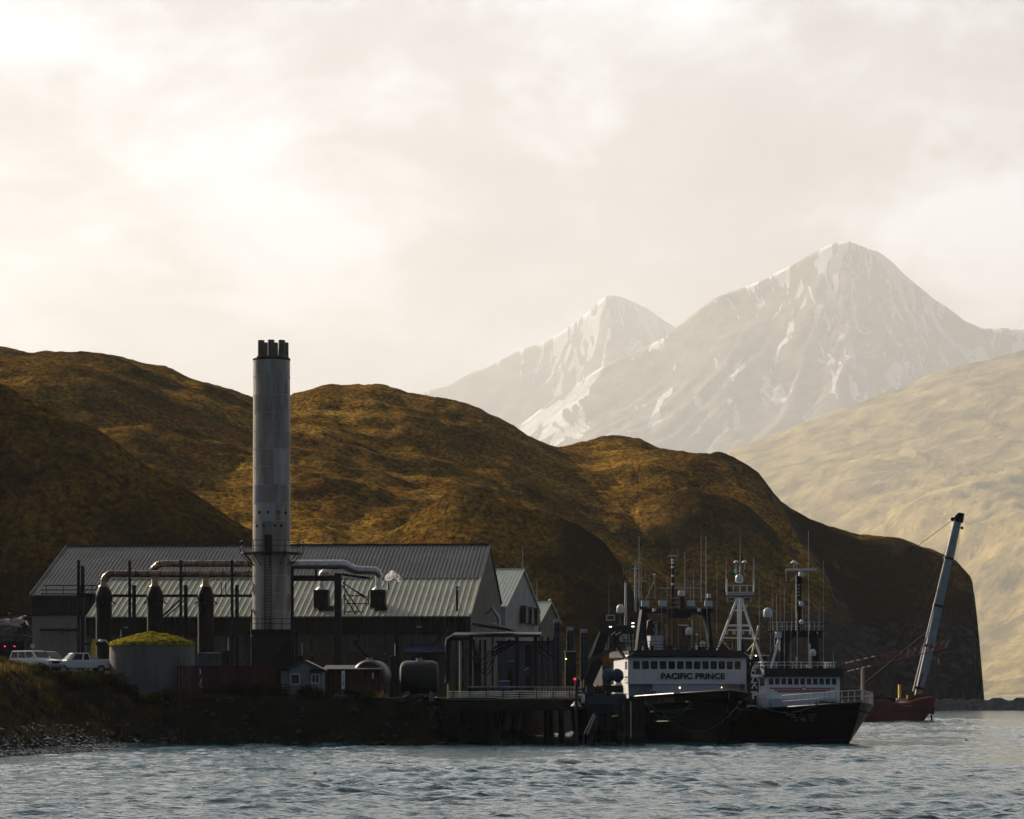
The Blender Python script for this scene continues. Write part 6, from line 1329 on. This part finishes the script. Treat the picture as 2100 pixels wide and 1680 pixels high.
MB().box(lr(1508.5, 1171, Ye - .1), (.15, .18, .4)).build('green_light', mat('green_nav', (.02, .3, .28), .3, var=0, emit=((.0, .5, .45), .12)), T3); MB().box(lr(1526, 1172, Ye - .1), (.15, .16, .4)).build('red_light', mat('red_nav', (.25, .01, .03), .3, var=0), T3)
MB().prism([lr(1489, 1270, Ye), lr(1496, 1268, Ye), lr(1496, 1260, Ye), lr(1494, 1254, Ye), lr(1491, 1262, Ye)], (-.02, 0, 0)).build('flag', mat('faded_red_cloth', (.45, .08, .09), .8, var=.6, vs=6), T3)
MB().tube(lr(1556, 1283, Ye - .4), lr(1540, 1352, Ye - .4), .11, 8).build('boom', M_ROD, T3)
st_((1505, 1312), (1505, 1338), .16, 'post', M_BRN); st_((1524, 1312), (1524, 1338), .2, 'post', M_STEEL)
# white rails, rafts and trestles seen through the gap
for a, b_ in (((1541, 1376), (1556, 1376)), ((1541, 1384), (1558, 1384)), ((1542, 1398), (1549, 1382)), ((1549, 1382), (1556, 1398)), ((1540, 1400), (1558, 1400)), ((1542, 1412), (1547, 1403)), ((1547, 1403), (1553, 1412)), ((1540, 1419), (1556, 1419)), ((1560, 1365), (1560, 1400)), ((1545, 1419), (1545, 1434))): MB().tube(lr(*a, 284.5), lr(*b_, 284.5), .065, 6).build('deck_frame', M_OFFW, T3)
mb = MB(); a = [lr(1542 + 14 * q, 1376 - 7 * math.sin(PI * q), 284) for q in np.linspace(0, 1, 9)]; mb.path(a, .06, 6); mb.build('hoop', M_OFFW, T3)
for k in range(10): MB().box(lr(rs.uniform(1541, 1558), rs.uniform(1350, 1432), 285 + rs.random() * 2), (.3, rs.uniform(.12, .4), rs.uniform(.12, .4))).build('deck_gear', rs.choice([M_OFFW, M_STEEL, M_STEELB, M_RUST]), T3)
MB().lathe([(0, -.08), (.09, 0), (0, .08)], lr(1550, 1345, 284), 8).build('deck_lamp', M_LAMP, T3)

# ---- black boat behind the mooring platform
T4, lt = ship('fishing_boat', 'black fishing boat with caged upper deck and pale dome behind the crane', 1246, 286, -3.0, 34.0)
V4, _ = hull(T4, 34, 9.0, 3.6, 4.4, .1, M_BHULL, low=.9)
MB().path([Vector(p) for p in rail_of(V4, .5, 1, .02, -1.2)], .04, 6).build('green_stripe', mat('dark_green_line', (.02, .12, .03), .5, var=0), T4)
Yb = 300.0
MB().bx(8, 25.5, -4.0, 3.4, 2.6, Z(1392, Yb)).build('deck_house', M_STEELB, T4)
leg(T4, lt, [(1226, 1283), (1302, 1283), (1302, 1300), (1290, 1303), (1240, 1303), (1228, 1297)], 0, M_BLACK, 'upper_deck', Yb, 2.5)
for px in (1232, 1262, 1296): MB().beam(lt(px, 1303, Yb + .5), lt(px, 1345, Yb + .5), .14).build('deck_post', M_STEEL, T4)
rails(T4, lt, [lt(1224, 1283, Yb - .2), lt(1303, 1283, Yb - .2)], 1.0, 12, M_BLACK, 3, name='cage_rail', r=.03); rails(T4, lt, [lt(1292, 1255, Yb), lt(1315, 1255, Yb)], 1.35, 6, M_BLACK, 4, name='cage_rail', r=.03)
mb = MB(); P = [lt(1244, 1262, Yb - .5), lt(1260, 1262, Yb - .5), lt(1260, 1272, Yb - .5), lt(1244, 1272, Yb - .5)]; [mb.tube(a, b_, .06, 6) for a, b_ in zip(P, P[1:] + P[:1])]; mb.build('screen_frame', M_GALV, T4)
dome(T4, lt, 1272.5, 1248, Yb, .42, stalk=1282)
M_NEON = mat('bright_lamp', (1, 1, .9), .3, var=0, emit=((1, .98, .85), 2.0))
for px, py in ((1252, 1285.5), (1298, 1278), (1298, 1285)): MB().box(lt(px, py, Yb - .9), (.08, .26, .09)).build('strip_lamp', M_NEON, T4)
MB().tube(lt(1283, 1282, Yb), lt(1283, 1195, Yb), .14, 8, r2=.1).build('mast', M_OFFW, T4); MB().tube(lt(1303, 1255, Yb), lt(1303.5, 1160, Yb), .13, 8, r2=.09).build('mast', M_GALV, T4)
MB().beam(lt(1281, 1192, Yb), lt(1327, 1192, Yb), .06).build('yard', M_GALV, T4); MB().beam(lt(1297, 1157, Yb), lt(1310, 1157.5, Yb), .1, .07).build('radar_bar', M_OFFW, T4); MB().beam(lt(1296, 1166, Yb), lt(1309, 1166, Yb), .1, .07).build('radar_bar', M_OFFW, T4)
MB().beam(lt(1298, 1203, Yb), lt(1306, 1203, Yb), .12).build('spreader', M_OFFW, T4)
for px, a, b_, r_ in ((1249, 1190, 1262, .02), (1278, 1150, 1185, .02), (1292.5, 1157, 1192, .03), (1324, 1164, 1185, .02), (1331, 1180, 1232, .03), (1343, 1180, 1235, .05)): whip(T4, lt, px, a, b_, Yb, r_)
MB().beam(lt(1324, 1179, Yb), lt(1342, 1179, Yb), .05).build('yard', M_RAILW, T4); mushroom(T4, lt, 1342, 1179, Yb, .15, 1200); MB().tube(lt(1324, 1230, Yb), lt(1341, 1192, Yb), .035, 6).build('stay', M_ROD, T4)
MB().lathe([(0, -.1), (.1, 0), (0, .12)], lt(1279, 1184, Yb), 8).build('lamp', M_STEEL, T4)
for k in range(22): MB().box(lt(rs.uniform(1240, 1303), rs.uniform(1305, 1372), 290 + rs.random() * 3), (.3, rs.uniform(.08, .55), rs.uniform(.08, .6))).build('deck_gear', rs.choice([M_OFFW, M_STEEL, M_STEELB, M_GALV, M_BLACK]), T4)
for a, b_ in (((1248, 1300), (1248, 1335)), ((1243, 1310), (1243, 1335)), ((1290, 1300), (1292, 1345)), ((1284, 1305), (1284, 1345)), ((1298, 1300), (1298, 1345)), ((1270, 1315), (1302, 1315)), ((1266, 1403), (1276, 1386)), ((1271, 1404), (1276, 1384))): MB().tube(lt(*a, 290), lt(*b_, 290), .05, 6).build('rail_post', M_GALV, T4)

# small skiff tied under the dock
T5, lu = ship('skiff', 'small dim blue skiff moored in the shade under the dock', 1045, 251.5, 55.0, 6.5); T5['category'] = 'skiff'
V5, _ = hull(T5, 6.5, 2.1, .9, 1.5, .15, mat('dim_blue_paint', (.03, .045, .07), .5, var=.3), drop=-.3)
MB().path([Vector(p) for p in rail_of(V5, 0, 1, 0, .03)], .04, 6).build('gunwale', M_STEELB, T5); MB().bx(1.5, 2.6, -.5, .5, .2, 1.5).build('console', M_STEELB, T5)

# mooring lines
M_LG = mat('green_rope', (.02, .11, .06), .7, var=.2); M_LY = mat('dull_rope', (.10, .09, .07), .8, var=.2); M_LB = mat('teal_rope', (.03, .09, .12), .7, var=.2)
def rope(a, b_, sag, m, lab, r=.035):
    a, b_ = Vector(a), Vector(b_); T = thing('mooring_line', a, lab, 'rope', 'mooring lines')
    pts = [a + (b_ - a) * q - Vector((0, 0, sag * 4 * q * (1 - q))) for q in np.linspace(0, 1, 25)]; bw(MB().path(pts, r, 6), 'rope', m, T)
e = at(1420, 1441, 247.3); 
rope(at(1322, 1436, 247.0), e, 1.0, M_LB, 'teal mooring line from the fender piles to the left fairlead, upper of three', .04)
rope(at(1318, 1438, 246.6), e, 1.35, M_LG, 'green mooring line sagging below the teal ones at the bow', .035)
rope(at(1340, 1459.5, 246.2), at(1424, 1453, 246.6), .05, M_LG, 'taut bright green line across the black bow', .045)
rope(at(1360, 1464, 246), at(1517, 1442, 246.6), 1.9, M_LY, 'dull line hanging in a long curve below the bow', .03)
rope(at(1512, 1452, 245.4), at(1540, 1457, 245.6), .05, M_LG, 'short green line at the gap between the two trawlers', .045)
rope(at(1555, 1448, 245), at(1690, 1437, 244.6), .75, M_LB, 'dark blue line looped along the second trawler rail', .05)
rope(at(1130, 1434, 247), at(1200, 1448, 246), .6, M_LB, 'thin line from the dock edge to the mooring platform', .03)
T = thing('white_fender', at(1336, 1459, 247), 'short white fender bar on the black bow', 'fender'); bw(MB().tube(at(1332, 1460, 246.6), at(1340, 1459, 246.6), .06, 10), 'fender', M_WHITE, T); bw(MB().tube(at(1340, 1459, 246.6), at(1341, 1456, 247.0), .02, 6), 'lanyard', M_LY, T)

# ------------------------------------------------------------------ crane barge
Yz = 475.0
T = thing('crane_barge', (X(1780, Yz), Yz, 0), 'red hulled crane barge with tall grey boom off the headland', 'crane barge')
M_RH = mat('red_hull', (.15, .022, .016), .5, var=.35, vs=.5, streak=True)
def zq(py): return Z(py, Yz)
side = [(-19, 0), (-19, zq(1441)), (-6, zq(1441)), (X(1850, Yz) - T.location.x, zq(1441)), (X(1870, Yz) - T.location.x, zq(1434)), (X(1900, Yz) - T.location.x, zq(1428)), (X(1911, Yz) - T.location.x, zq(1429)), (X(1907, Yz) - T.location.x, zq(1448)), (X(1884, Yz) - T.location.x, -.3), (-19, -.9)]
MB().prism([(x_, -5, z_) for x_, z_ in side], (0, 10, 0)).build('hull', M_RH, T, bevel=.25)
bw(MB().bx(X(1640, Yz), X(1895, Yz), Yz - 5.06, Yz - 5.0, zq(1459), zq(1457)), 'rubbing_strake', M_STEELB, T)
bw(MB().prism([at(1885 - 9, 1430, Yz), at(1885 + 8, 1432, Yz), at(1975, 1054, Yz), at(1959, 1056, Yz)], (0, 1.1, 0)), 'boom', mat('grey_boom', (.30, .33, .38), .45, var=.3, vs=.6), T)
bw(MB().tube(at(1873, 1418, Yz - .05), at(1958, 1068, Yz - .05), .16, 8), 'boom_edge', mat('pale_boom_edge', (.6, .55, .45), .4, var=.1), T)
for q in (.05, .28, .50, .76): a = Vector(at(1881, 1430, Yz)).lerp(at(1967, 1055, Yz), q); d_ = Vector((X(1967, Yz) - X(1881, Yz), 0, zq(1055) - zq(1430))).normalized() * .18; bw(MB().beam(a - d_ + Vector((0, .5, 0)), a + d_ + Vector((0, .5, 0)), 1.5, 1.5), 'boom_collar', M_STEEL, T)
bw(MB().prism([at(1956, 1062, Yz), at(1966, 1051, Yz), at(1978, 1053, Yz), at(1975, 1072, Yz), at(1961, 1070, Yz)], (0, 1.4, 0)), 'boom_head', M_STEELB, T)
bw(MB().tube(at(1954, 1065, Yz + .3), at(1954, 1065, Yz + .9), .35, 12), 'sheave', M_BLACK, T); bw(MB().tube(at(1973, 1083, Yz + .3), at(1973, 1083, Yz + .9), .25, 12), 'sheave', M_BLACK, T)
for o_ in (0, .7): bw(MB().tube(at(1953, 1067, Yz + o_), at(1660, 1285, Yz + 8 + o_), .045, 6), 'topping_cable', M_BLACK, T)
for a, b_ in (((1970, 1080), (1945, 1290)), ((1968, 1085), (1928, 1320)), ((1949, 1110), (1830, 1330)), ((1940, 1150), (1860, 1325)), ((1966, 1100), (1893, 1428))): bw(MB().tube(at(*a, Yz + .5), at(*b_, Yz + .5), .03, 6), 'hoist_cable', M_RUST, T)
bw(MB().tube(at(1903, 1296, Yz + .6), at(1762, 1412, Yz + .6), .2, 8), 'backstay_strut', M_TIM, T)
for px, py, w_, h_, m_ in ((1845, 1418, .9, 2.2, M_YEL), (1858, 1436, 3.0, .5, M_ROD), (1868, 1431, 1.2, .9, mat('orange_paint', (.35, .10, .02), .6, var=.2)), (1878, 1431, 1.2, .9, mat('orange_paint', (0, 0, 0))), (1800, 1436, 4.5, 1.0, M_RH), (1815, 1437, 3.0, .7, M_RUST), (1828, 1437, 1.2, .8, M_BLUE), (1790, 1434, 2.0, 1.3, M_RH), (1896, 1427, 3.0, .6, M_RUST), (1835, 1439, .8, .5, M_ROD)):
    bw(MB().box(at(px, py, Yz - 2), (w_ if m_ is not M_YEL else .35, 1.2, h_)), 'deck_gear', m_, T)
bw(MB().lathe([(0, -.3), (.3, -.2), (.3, .2), (0, .3)], at(1845, 1418, Yz - 2), 10), 'lamp_head', M_YEL, T)
bw(MB().prism([at(1906, 1440, Yz - 1), at(1916, 1442, Yz - 1), at(1916, 1466, Yz - 1), at(1905, 1463, Yz - 1)], (0, .8, 0)), 'anchor', M_BLACK, T); bw(MB().tube(at(1910, 1466, Yz - .6), (X(1910, Yz), Yz - .6, -.2), .14, 8), 'anchor_chain', M_BLACK, T)
bw(MB().tube(at(1905, 1380, Yz), at(1893, 1428, Yz), .12, 8), 'aft_post', M_RH, T); bw(MB().tube(at(1893, 1380, Yz), at(1878, 1425, Yz), .10, 8), 'aft_post', M_STEELB, T)
text(T, 'PACIFIC BARGE', .5, (X(1858, Yz) - T.location.x, -5.05, zq(1447)), (R(90), 0, 0), mat('barge_letter', (.22, .2, .2), .5, var=0), 'hull_mark', bold=0) if False else None
for k in range(9): bw(MB().bx(X(1842 + k * 2.3, Yz), X(1843.6 + k * 2.3, Yz), Yz - 5.05, Yz - 5.0, zq(1449), zq(1446.5)), 'hull_mark', mat('barge_letter', (.22, .2, .2), .5, var=0), T)
# red lattice boom lying low over the barge
T = thing('lattice_crane', at(1768, 1432, Yz - 12), 'low red lattice boom with pale lit rungs resting on a post', 'lattice crane')
Yw = Yz - 12; M_LR = mat('red_lattice', (.13, .014, .010), .5, var=.3)
A0, A1 = (1728, 1362), (1800, 1340); c0 = [at(1722, 1364, Yw), at(1950, 1310, Yw + 3)]; c1 = [at(1738, 1378, Yw), at(1945, 1328, Yw + 3)]
for j, (cc, off) in enumerate(((c0, 0), (c1, 0), (c0, 1.1), (c1, 1.1))):
    bw(MB().tube(cc[0] + Vector((0, off, 0)), cc[1] + Vector((0, off, 0)), .065, 8), 'chord', M_LR, T)
n_ = 16
for off in (0, 1.1):
    mb = MB()
    for k in range(n_):
        a = c0[0].lerp(c0[1], k / n_); b_ = c1[0].lerp(c1[1], (k + .5) / n_); c_ = c0[0].lerp(c0[1], (k + 1) / n_); o_ = Vector((0, off, 0)); mb.tube(a + o_, b_ + o_, .03, 6); mb.tube(b_ + o_, c_ + o_, .03, 6)
    bw(mb, 'lacing', M_LR, T)
for k in (0, 1, 2.4, 4, 5.6):
    for cc, q in ((c0, .05 + k * .042), (c1, .0 + k * .035)):
        a = cc[0].lerp(cc[1], q); b_ = cc[0].lerp(cc[1], q + .028); bw(MB().beam(a + Vector((0, -.15, .1)), b_ + Vector((0, -.15, .1)), .16, .14), 'lit_dash', M_WHITE, T)  # white strips added for the lit dashes along the red boom
bw(MB().beam(at(1768, 1371, Yw), (X(1768, Yw), Yw, 3.4), .32), 'post', M_ROD, T); bw(MB().beam(at(1773, 1372, Yw + .5), (X(1773, Yw), Yw + .5, 3.4), .16), 'post', M_RUST, T)
bw(MB().box((X(1768, Yw), Yw + 1, 1.6), (9, 8, 3.6)), 'pontoon', M_RH, T)
bw(MB().tube(at(1930, 1335, Yw + 2), at(1928, 1352, Yw + 2), .06, 6), 'hook_line', M_STEEL, T); bw(MB().box(at(1929, 1357, Yw + 2), (.6, .5, 1.0)), 'hook_block', M_LR, T)
# ------------------------------------------------------------------ vegetation, beach, birds
def veg_material(name, stops, trans=.35):
    m = bpy.data.materials.new(name); m.use_nodes = True; t = m.node_tree; b = t.nodes['Principled BSDF']; b.inputs['Roughness'].default_value = .8; b.inputs['Specular IOR Level'].default_value = 0.02
    at_ = t.nodes.new('ShaderNodeAttribute'); at_.attribute_name = 'tone'; r = ramp(t, stops); t.links.new(at_.outputs['Fac'], r.inputs[0]); t.links.new(r.outputs[0], b.inputs['Base Color'])
    tr = t.nodes.new('ShaderNodeBsdfTranslucent'); t.links.new(r.outputs[0], tr.inputs[0]); mx = t.nodes.new('ShaderNodeMixShader'); mx.inputs[0].default_value = trans
    t.links.new(b.outputs[0], mx.inputs[1]); t.links.new(tr.outputs[0], mx.inputs[2]); t.links.new(mx.outputs[0], t.nodes['Material Output'].inputs[0]); return m
V_GR = veg_material('dry_grass_blades', [(0, (.020, .020, .008)), (.4, (.055, .045, .014)), (.7, (.13, .075, .022)), (1, (.24, .16, .045))])
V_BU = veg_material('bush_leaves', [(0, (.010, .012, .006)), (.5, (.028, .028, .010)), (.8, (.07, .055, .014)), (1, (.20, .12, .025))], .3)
def blades(P, H, lean, wid, tone, seed=0):
    """P (n,3) roots, one curved two-quad blade each; returns verts, faces, tones"""
    n = len(P); rg = np.random.RandomState(seed); a = rg.rand(n) * 2 * PI; d = np.stack([np.cos(a), np.sin(a), 0 * a], -1); s = np.stack([-np.sin(a), np.cos(a), 0 * a], -1) * wid[:, None]
    up = np.array([0, 0, 1.0]); ln = lean[:, None]; h = H[:, None]
    p1 = P + up * h * .55 + d * h * ln * .35; p2 = P + up * h * (1 - .35 * ln) + d * h * ln
    V = np.stack([P - s, P + s, p1 - s * .7, p1 + s * .7, p2], 1).reshape(-1, 3); b = np.arange(n)[:, None] * 5
    return V, (b + np.array([0, 1, 3, 2])), (b + np.array([2, 3, 4])), np.repeat(tone, 5)
def mesh_from(name, V, Q, T3_, tone, m):
    me = bpy.data.meshes.new(name); me.vertices.add(len(V)); me.vertices.foreach_set('co', V.astype(np.float32).ravel())
    loops = np.concatenate([Q.ravel(), T3_.ravel()]).astype(np.int32); me.loops.add(len(loops)); me.loops.foreach_set('vertex_index', loops)
    st = np.concatenate([np.arange(len(Q)) * 4, len(Q) * 4 + np.arange(len(T3_)) * 3]).astype(np.int32); me.polygons.add(len(st)); me.polygons.foreach_set('loop_start', st); me.update(calc_edges=True)
    a_ = me.attributes.new('tone', 'FLOAT', 'POINT'); a_.data.foreach_set('value', tone.astype(np.float32)); me.materials.append(m); me.validate()
    o = bpy.data.objects.new(name, me); C.objects.link(o); return o
rg = np.random.RandomState(42)
n = 150000
gx = np.concatenate([rg.uniform(-47, -24, int(n * .62)), rg.uniform(-30, 4, int(n * .38))]); gy = np.concatenate([rg.uniform(182, 252, int(n * .62)), rg.uniform(238, 258, int(n * .38))])
dl = land_dist(gx, gy); clump = fbm(gx * .9, gy * .9, 4) ; big = fbm(gx * .16, gy * .16, 3)
top = ground_z(gx, gy)
keep = (dl > 3.2 + 1.5 * clump) & (clump + big * .5 > -.12) & ~((gx > -30) & (gy > 247.5)) & ~((top > 6.0) & (gy > 245.5))
gx, gy, dl, clump, big, top = (q[keep] for q in (gx, gy, dl, clump, big, top))
# many blades share a tuft
hh = (.28 + .5 * np.clip(clump * 2 + .4, 0, 1)) * rg.uniform(.6, 1.3, len(gx))
tone = np.clip(.35 + 1.5 * big + .9 * clump + rg.normal(0, .16, len(gx)) + .25 * np.clip((-27 - gx) / 5, 0, 1), 0, 1)
V_, Q_, T_, tn_ = blades(np.stack([gx, gy, top - .05], -1), hh, rg.uniform(.1, .8, len(gx)), rg.uniform(.012, .03, len(gx)), tone, 1)
o = mesh_from('grass', V_, Q_, T_, tn_, V_GR); tag(o, 'dry brown and green grass covering the shore bank', 'grass', None, 'stuff')
# moss cap and heap wisps, tussock rim against the light
def bush(loc, r, h, seed, label, tonebase=.3, nl=2600, lf=.075):
    rg = np.random.RandomState(seed); T = thing('bush', loc, label, 'bush', 'bushes along the bank')
    mb = MB()
    for k in range(6):
        a = rg.rand() * 6.28; e = Vector((math.cos(a) * r * .7, math.sin(a) * r * .7, h * rg.uniform(.55, .9))); mb.path([(0, 0, -.2), e * .5 + Vector((0, 0, .1)), e], [.04, .025, .01], 5)
    mb.build('stems', M_TIM, T)
    # leaves on several uneven lobes
    L_ = []
    lob = [(rg.uniform(-.65, .65) * r, rg.uniform(-.6, .6) * r, h * rg.uniform(.3, .78), rg.uniform(.28, .55) * r) for _ in range(10)]
    k = rg.randint(0, len(lob), nl); u = rg.normal(0, 1, (nl, 3)); u /= np.linalg.norm(u, axis=1)[:, None]; rad = rg.uniform(.55, 1.1, nl)
    lb = np.array(lob)[k]; P = lb[:, :3] + u * (lb[:, 3] * rad)[:, None] * np.array([1, 1, .85]); P = P[P[:, 2] > 0]; m_ = len(P)
    a = rg.normal(0, 1, (m_, 3)); a /= np.linalg.norm(a, axis=1)[:, None]; b = np.cross(a, rg.normal(0, 1, (m_, 3))); b /= np.linalg.norm(b, axis=1)[:, None]; s = lf * rg.uniform(.6, 1.4, m_)[:, None]
    V = np.stack([P - a * s, P + b * s * .5, P + a * s, P - b * s * .5], 1).reshape(-1, 3); Q = np.arange(m_)[:, None] * 4 + np.arange(4)
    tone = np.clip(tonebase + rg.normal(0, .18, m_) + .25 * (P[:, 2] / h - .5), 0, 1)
    o = mesh_from('leaves', V, Q, np.zeros((0, 3), int), np.repeat(tone, 4), V_BU); o.parent = T
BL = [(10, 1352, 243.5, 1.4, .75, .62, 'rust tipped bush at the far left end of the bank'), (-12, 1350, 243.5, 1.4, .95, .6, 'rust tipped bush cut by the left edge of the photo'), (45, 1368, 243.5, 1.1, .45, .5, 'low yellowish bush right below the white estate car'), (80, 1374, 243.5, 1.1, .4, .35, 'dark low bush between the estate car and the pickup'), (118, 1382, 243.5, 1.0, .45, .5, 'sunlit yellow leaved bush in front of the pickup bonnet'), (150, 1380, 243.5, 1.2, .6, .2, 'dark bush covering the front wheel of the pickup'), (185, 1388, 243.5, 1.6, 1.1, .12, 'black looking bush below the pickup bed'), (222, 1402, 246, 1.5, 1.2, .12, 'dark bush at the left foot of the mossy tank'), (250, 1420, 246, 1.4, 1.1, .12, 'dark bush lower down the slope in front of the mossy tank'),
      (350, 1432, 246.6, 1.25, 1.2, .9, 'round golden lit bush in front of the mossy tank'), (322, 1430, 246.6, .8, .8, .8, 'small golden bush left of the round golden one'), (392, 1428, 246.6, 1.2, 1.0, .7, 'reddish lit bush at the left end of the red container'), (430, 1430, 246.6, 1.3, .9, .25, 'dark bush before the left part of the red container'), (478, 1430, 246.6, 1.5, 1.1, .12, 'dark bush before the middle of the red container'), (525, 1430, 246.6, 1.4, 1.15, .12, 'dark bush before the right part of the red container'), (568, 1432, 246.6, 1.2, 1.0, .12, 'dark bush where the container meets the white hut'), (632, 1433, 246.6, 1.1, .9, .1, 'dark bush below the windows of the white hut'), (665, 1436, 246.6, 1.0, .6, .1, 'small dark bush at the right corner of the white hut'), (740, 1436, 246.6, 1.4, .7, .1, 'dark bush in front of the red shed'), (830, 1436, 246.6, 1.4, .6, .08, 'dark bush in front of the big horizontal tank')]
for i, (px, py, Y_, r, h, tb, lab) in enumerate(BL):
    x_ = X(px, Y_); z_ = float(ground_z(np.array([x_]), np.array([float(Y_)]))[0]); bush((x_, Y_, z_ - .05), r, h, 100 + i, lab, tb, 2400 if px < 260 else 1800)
# rusty seeding grass on the tank edge
n = 700; a = rg.uniform(-2.6, .3, n); q = rg.uniform(.55, .97, n); P = np.stack([xt + np.cos(a) * rt * q, Yt + np.sin(a) * rt * q, 3.8 + zt_ * 0 + (Z(1320, Yt) - 3.8) + (Z(1297, Yt) - Z(1320, Yt)) * (1 - q ** 1.35)], -1)
V_, Q_, T_, tn_ = blades(P, rg.uniform(.08, .32, n), rg.uniform(.1, .5, n), rg.uniform(.006, .012, n), rg.uniform(.4, 1, n), 5)
o = mesh_from('roof_grass', V_, Q_, T_, tn_, V_GR); tag(o, 'thin rusty grass growing on the mossy tank top', 'grass', None, 'stuff')
# beach stones
def stones(name, n, fx, fy, size, m, label, kind='stuff', zoff=0):
    V = []; F_ = []; rg = np.random.RandomState(17)
    bm = bmesh.new(); bmesh.ops.create_icosphere(bm, subdivisions=1, radius=1); base = np.array([v.co for v in bm.verts]); fc = np.array([[v.index for v in f.verts] for f in bm.faces]); bm.free()
    x = fx(rg, n); y = fy(rg, n); dl = land_dist(x, y); z = ground_z(x, y); k = (dl > -.5) & (dl < 4.5); x, y, z = x[k], y[k], z[k]; n = len(x)
    s = size(rg, n); sc = np.stack([s * rg.uniform(.7, 1.3, n), s * rg.uniform(.7, 1.3, n), s * rg.uniform(.45, .8, n)], -1)
    V = base[None] * (1 + .18 * rg.normal(0, 1, (n, len(base), 1))) * sc[:, None] + np.stack([x, y, z + s * .15], -1)[:, None]
    F_ = (np.arange(n)[:, None, None] * len(base) + fc[None]).reshape(-1, 3); V = V.reshape(-1, 3)
    me = bpy.data.meshes.new(name); me.from_pydata(V.tolist(), [], F_.tolist()); me.update(); me.materials.append(m); o = bpy.data.objects.new(name, me); C.objects.link(o); tag(o, label, 'stones', None, kind); return o
M_PEB = mat('wet_pebbles', (.05, .048, .045), .14, var=.6, vs=.8, spec=.9)
stones('pebbles', 12000, lambda r, n: r.uniform(-40, -27, n), lambda r, n: r.uniform(185, 246, n), lambda r, n: .05 + .16 * r.rand(n) ** 2.5, M_PEB, 'wet glinting pebbles on the narrow beach')
stones('shore_rocks', 2600, lambda r, n: r.uniform(-30, 9, n), lambda r, n: r.uniform(238, 262, n), lambda r, n: .08 + .35 * r.rand(n) ** 3, mat('dark_rock', (.03, .028, .027), .6, var=.5, vs=1), 'dark rocks along the foot of the bank')
for px, py, r_, lab in ((316, 1533, .16, 'small black boulder awash off the beach tip'), (95, 1513, .30, 'pale boulder on the bank above the pebble beach'), (283, 1508, .2, 'grey boulder under the white gull')):
    Yb_ = 236 if px == 316 else (212 if px == 95 else 236.5); x_ = X(px, Yb_); zz_ = max(.0, float(ground_z(np.array([x_]), np.array([float(Yb_)]))[0])); o = blob('boulder', (x_, Yb_, zz_ + r_ * .2), (r_ * 1.2, r_, r_ * .7), M_CONC if px == 95 else mat('dark_rock', (0, 0, 0)), None, 2, .25, 1.1); tag(o, lab, 'boulder')
def bird(name, loc, rz, m, m2, label, sitting=False, s=1.0):
    T = thing(name, loc, label, 'bird', rz=rz)
    me = bpy.data.meshes.new('body'); J = [(-.24, 0, .10), (-.12, 0, .13), (0, 0, .14), (.10, 0, .17), (.15, 0, .25), (.19, 0, .30), (.26, 0, .29)]; rr3 = [.012, .055, .08, .065, .032, .036, .010]
    J = [(a * s, b * s, c * s) for a, b, c in J]; MB().path(J, [q * s for q in rr3], 10).build('body', m, T, smooth=True)
    for sg in (-1, 1): MB().path([(.08 * s, sg * .06 * s, .17 * s), (-.08 * s, sg * .075 * s, .15 * s), (-.27 * s, sg * .02 * s, .11 * s)], [.02 * s, .035 * s, .008 * s], 8).build('wing', m2, T, smooth=True)
    MB().path([(.24 * s, 0, .30 * s), (.31 * s, 0, .28 * s)], [.014 * s, .004 * s], 6).build('beak', M_YEL, T)
    if not sitting:
        for sg in (-1, 1): MB().path([(0, sg * .03 * s, .08 * s), (.01 * s, sg * .03 * s, 0)], .008, 5).build('leg', M_YEL, T)
Yg_ = 236.5; xg = X(281, Yg_); bird('gull', (xg, Yg_, float(ground_z(np.array([xg]), np.array([Yg_]))[0]) + .26), R(200), M_WHITE, M_GALV, 'white gull standing on a boulder at the beach')
bird('cormorant', (X(645, 155), 155, -.02), R(10), M_BLACK, M_BLACK, 'black cormorant swimming in the open water before the bank', True, .6)
bird('cormorant', (X(1982, 262), 262, .02), R(170), M_BLACK, M_BLACK, 'tiny black cormorant on the water right of the bows', True, .9)
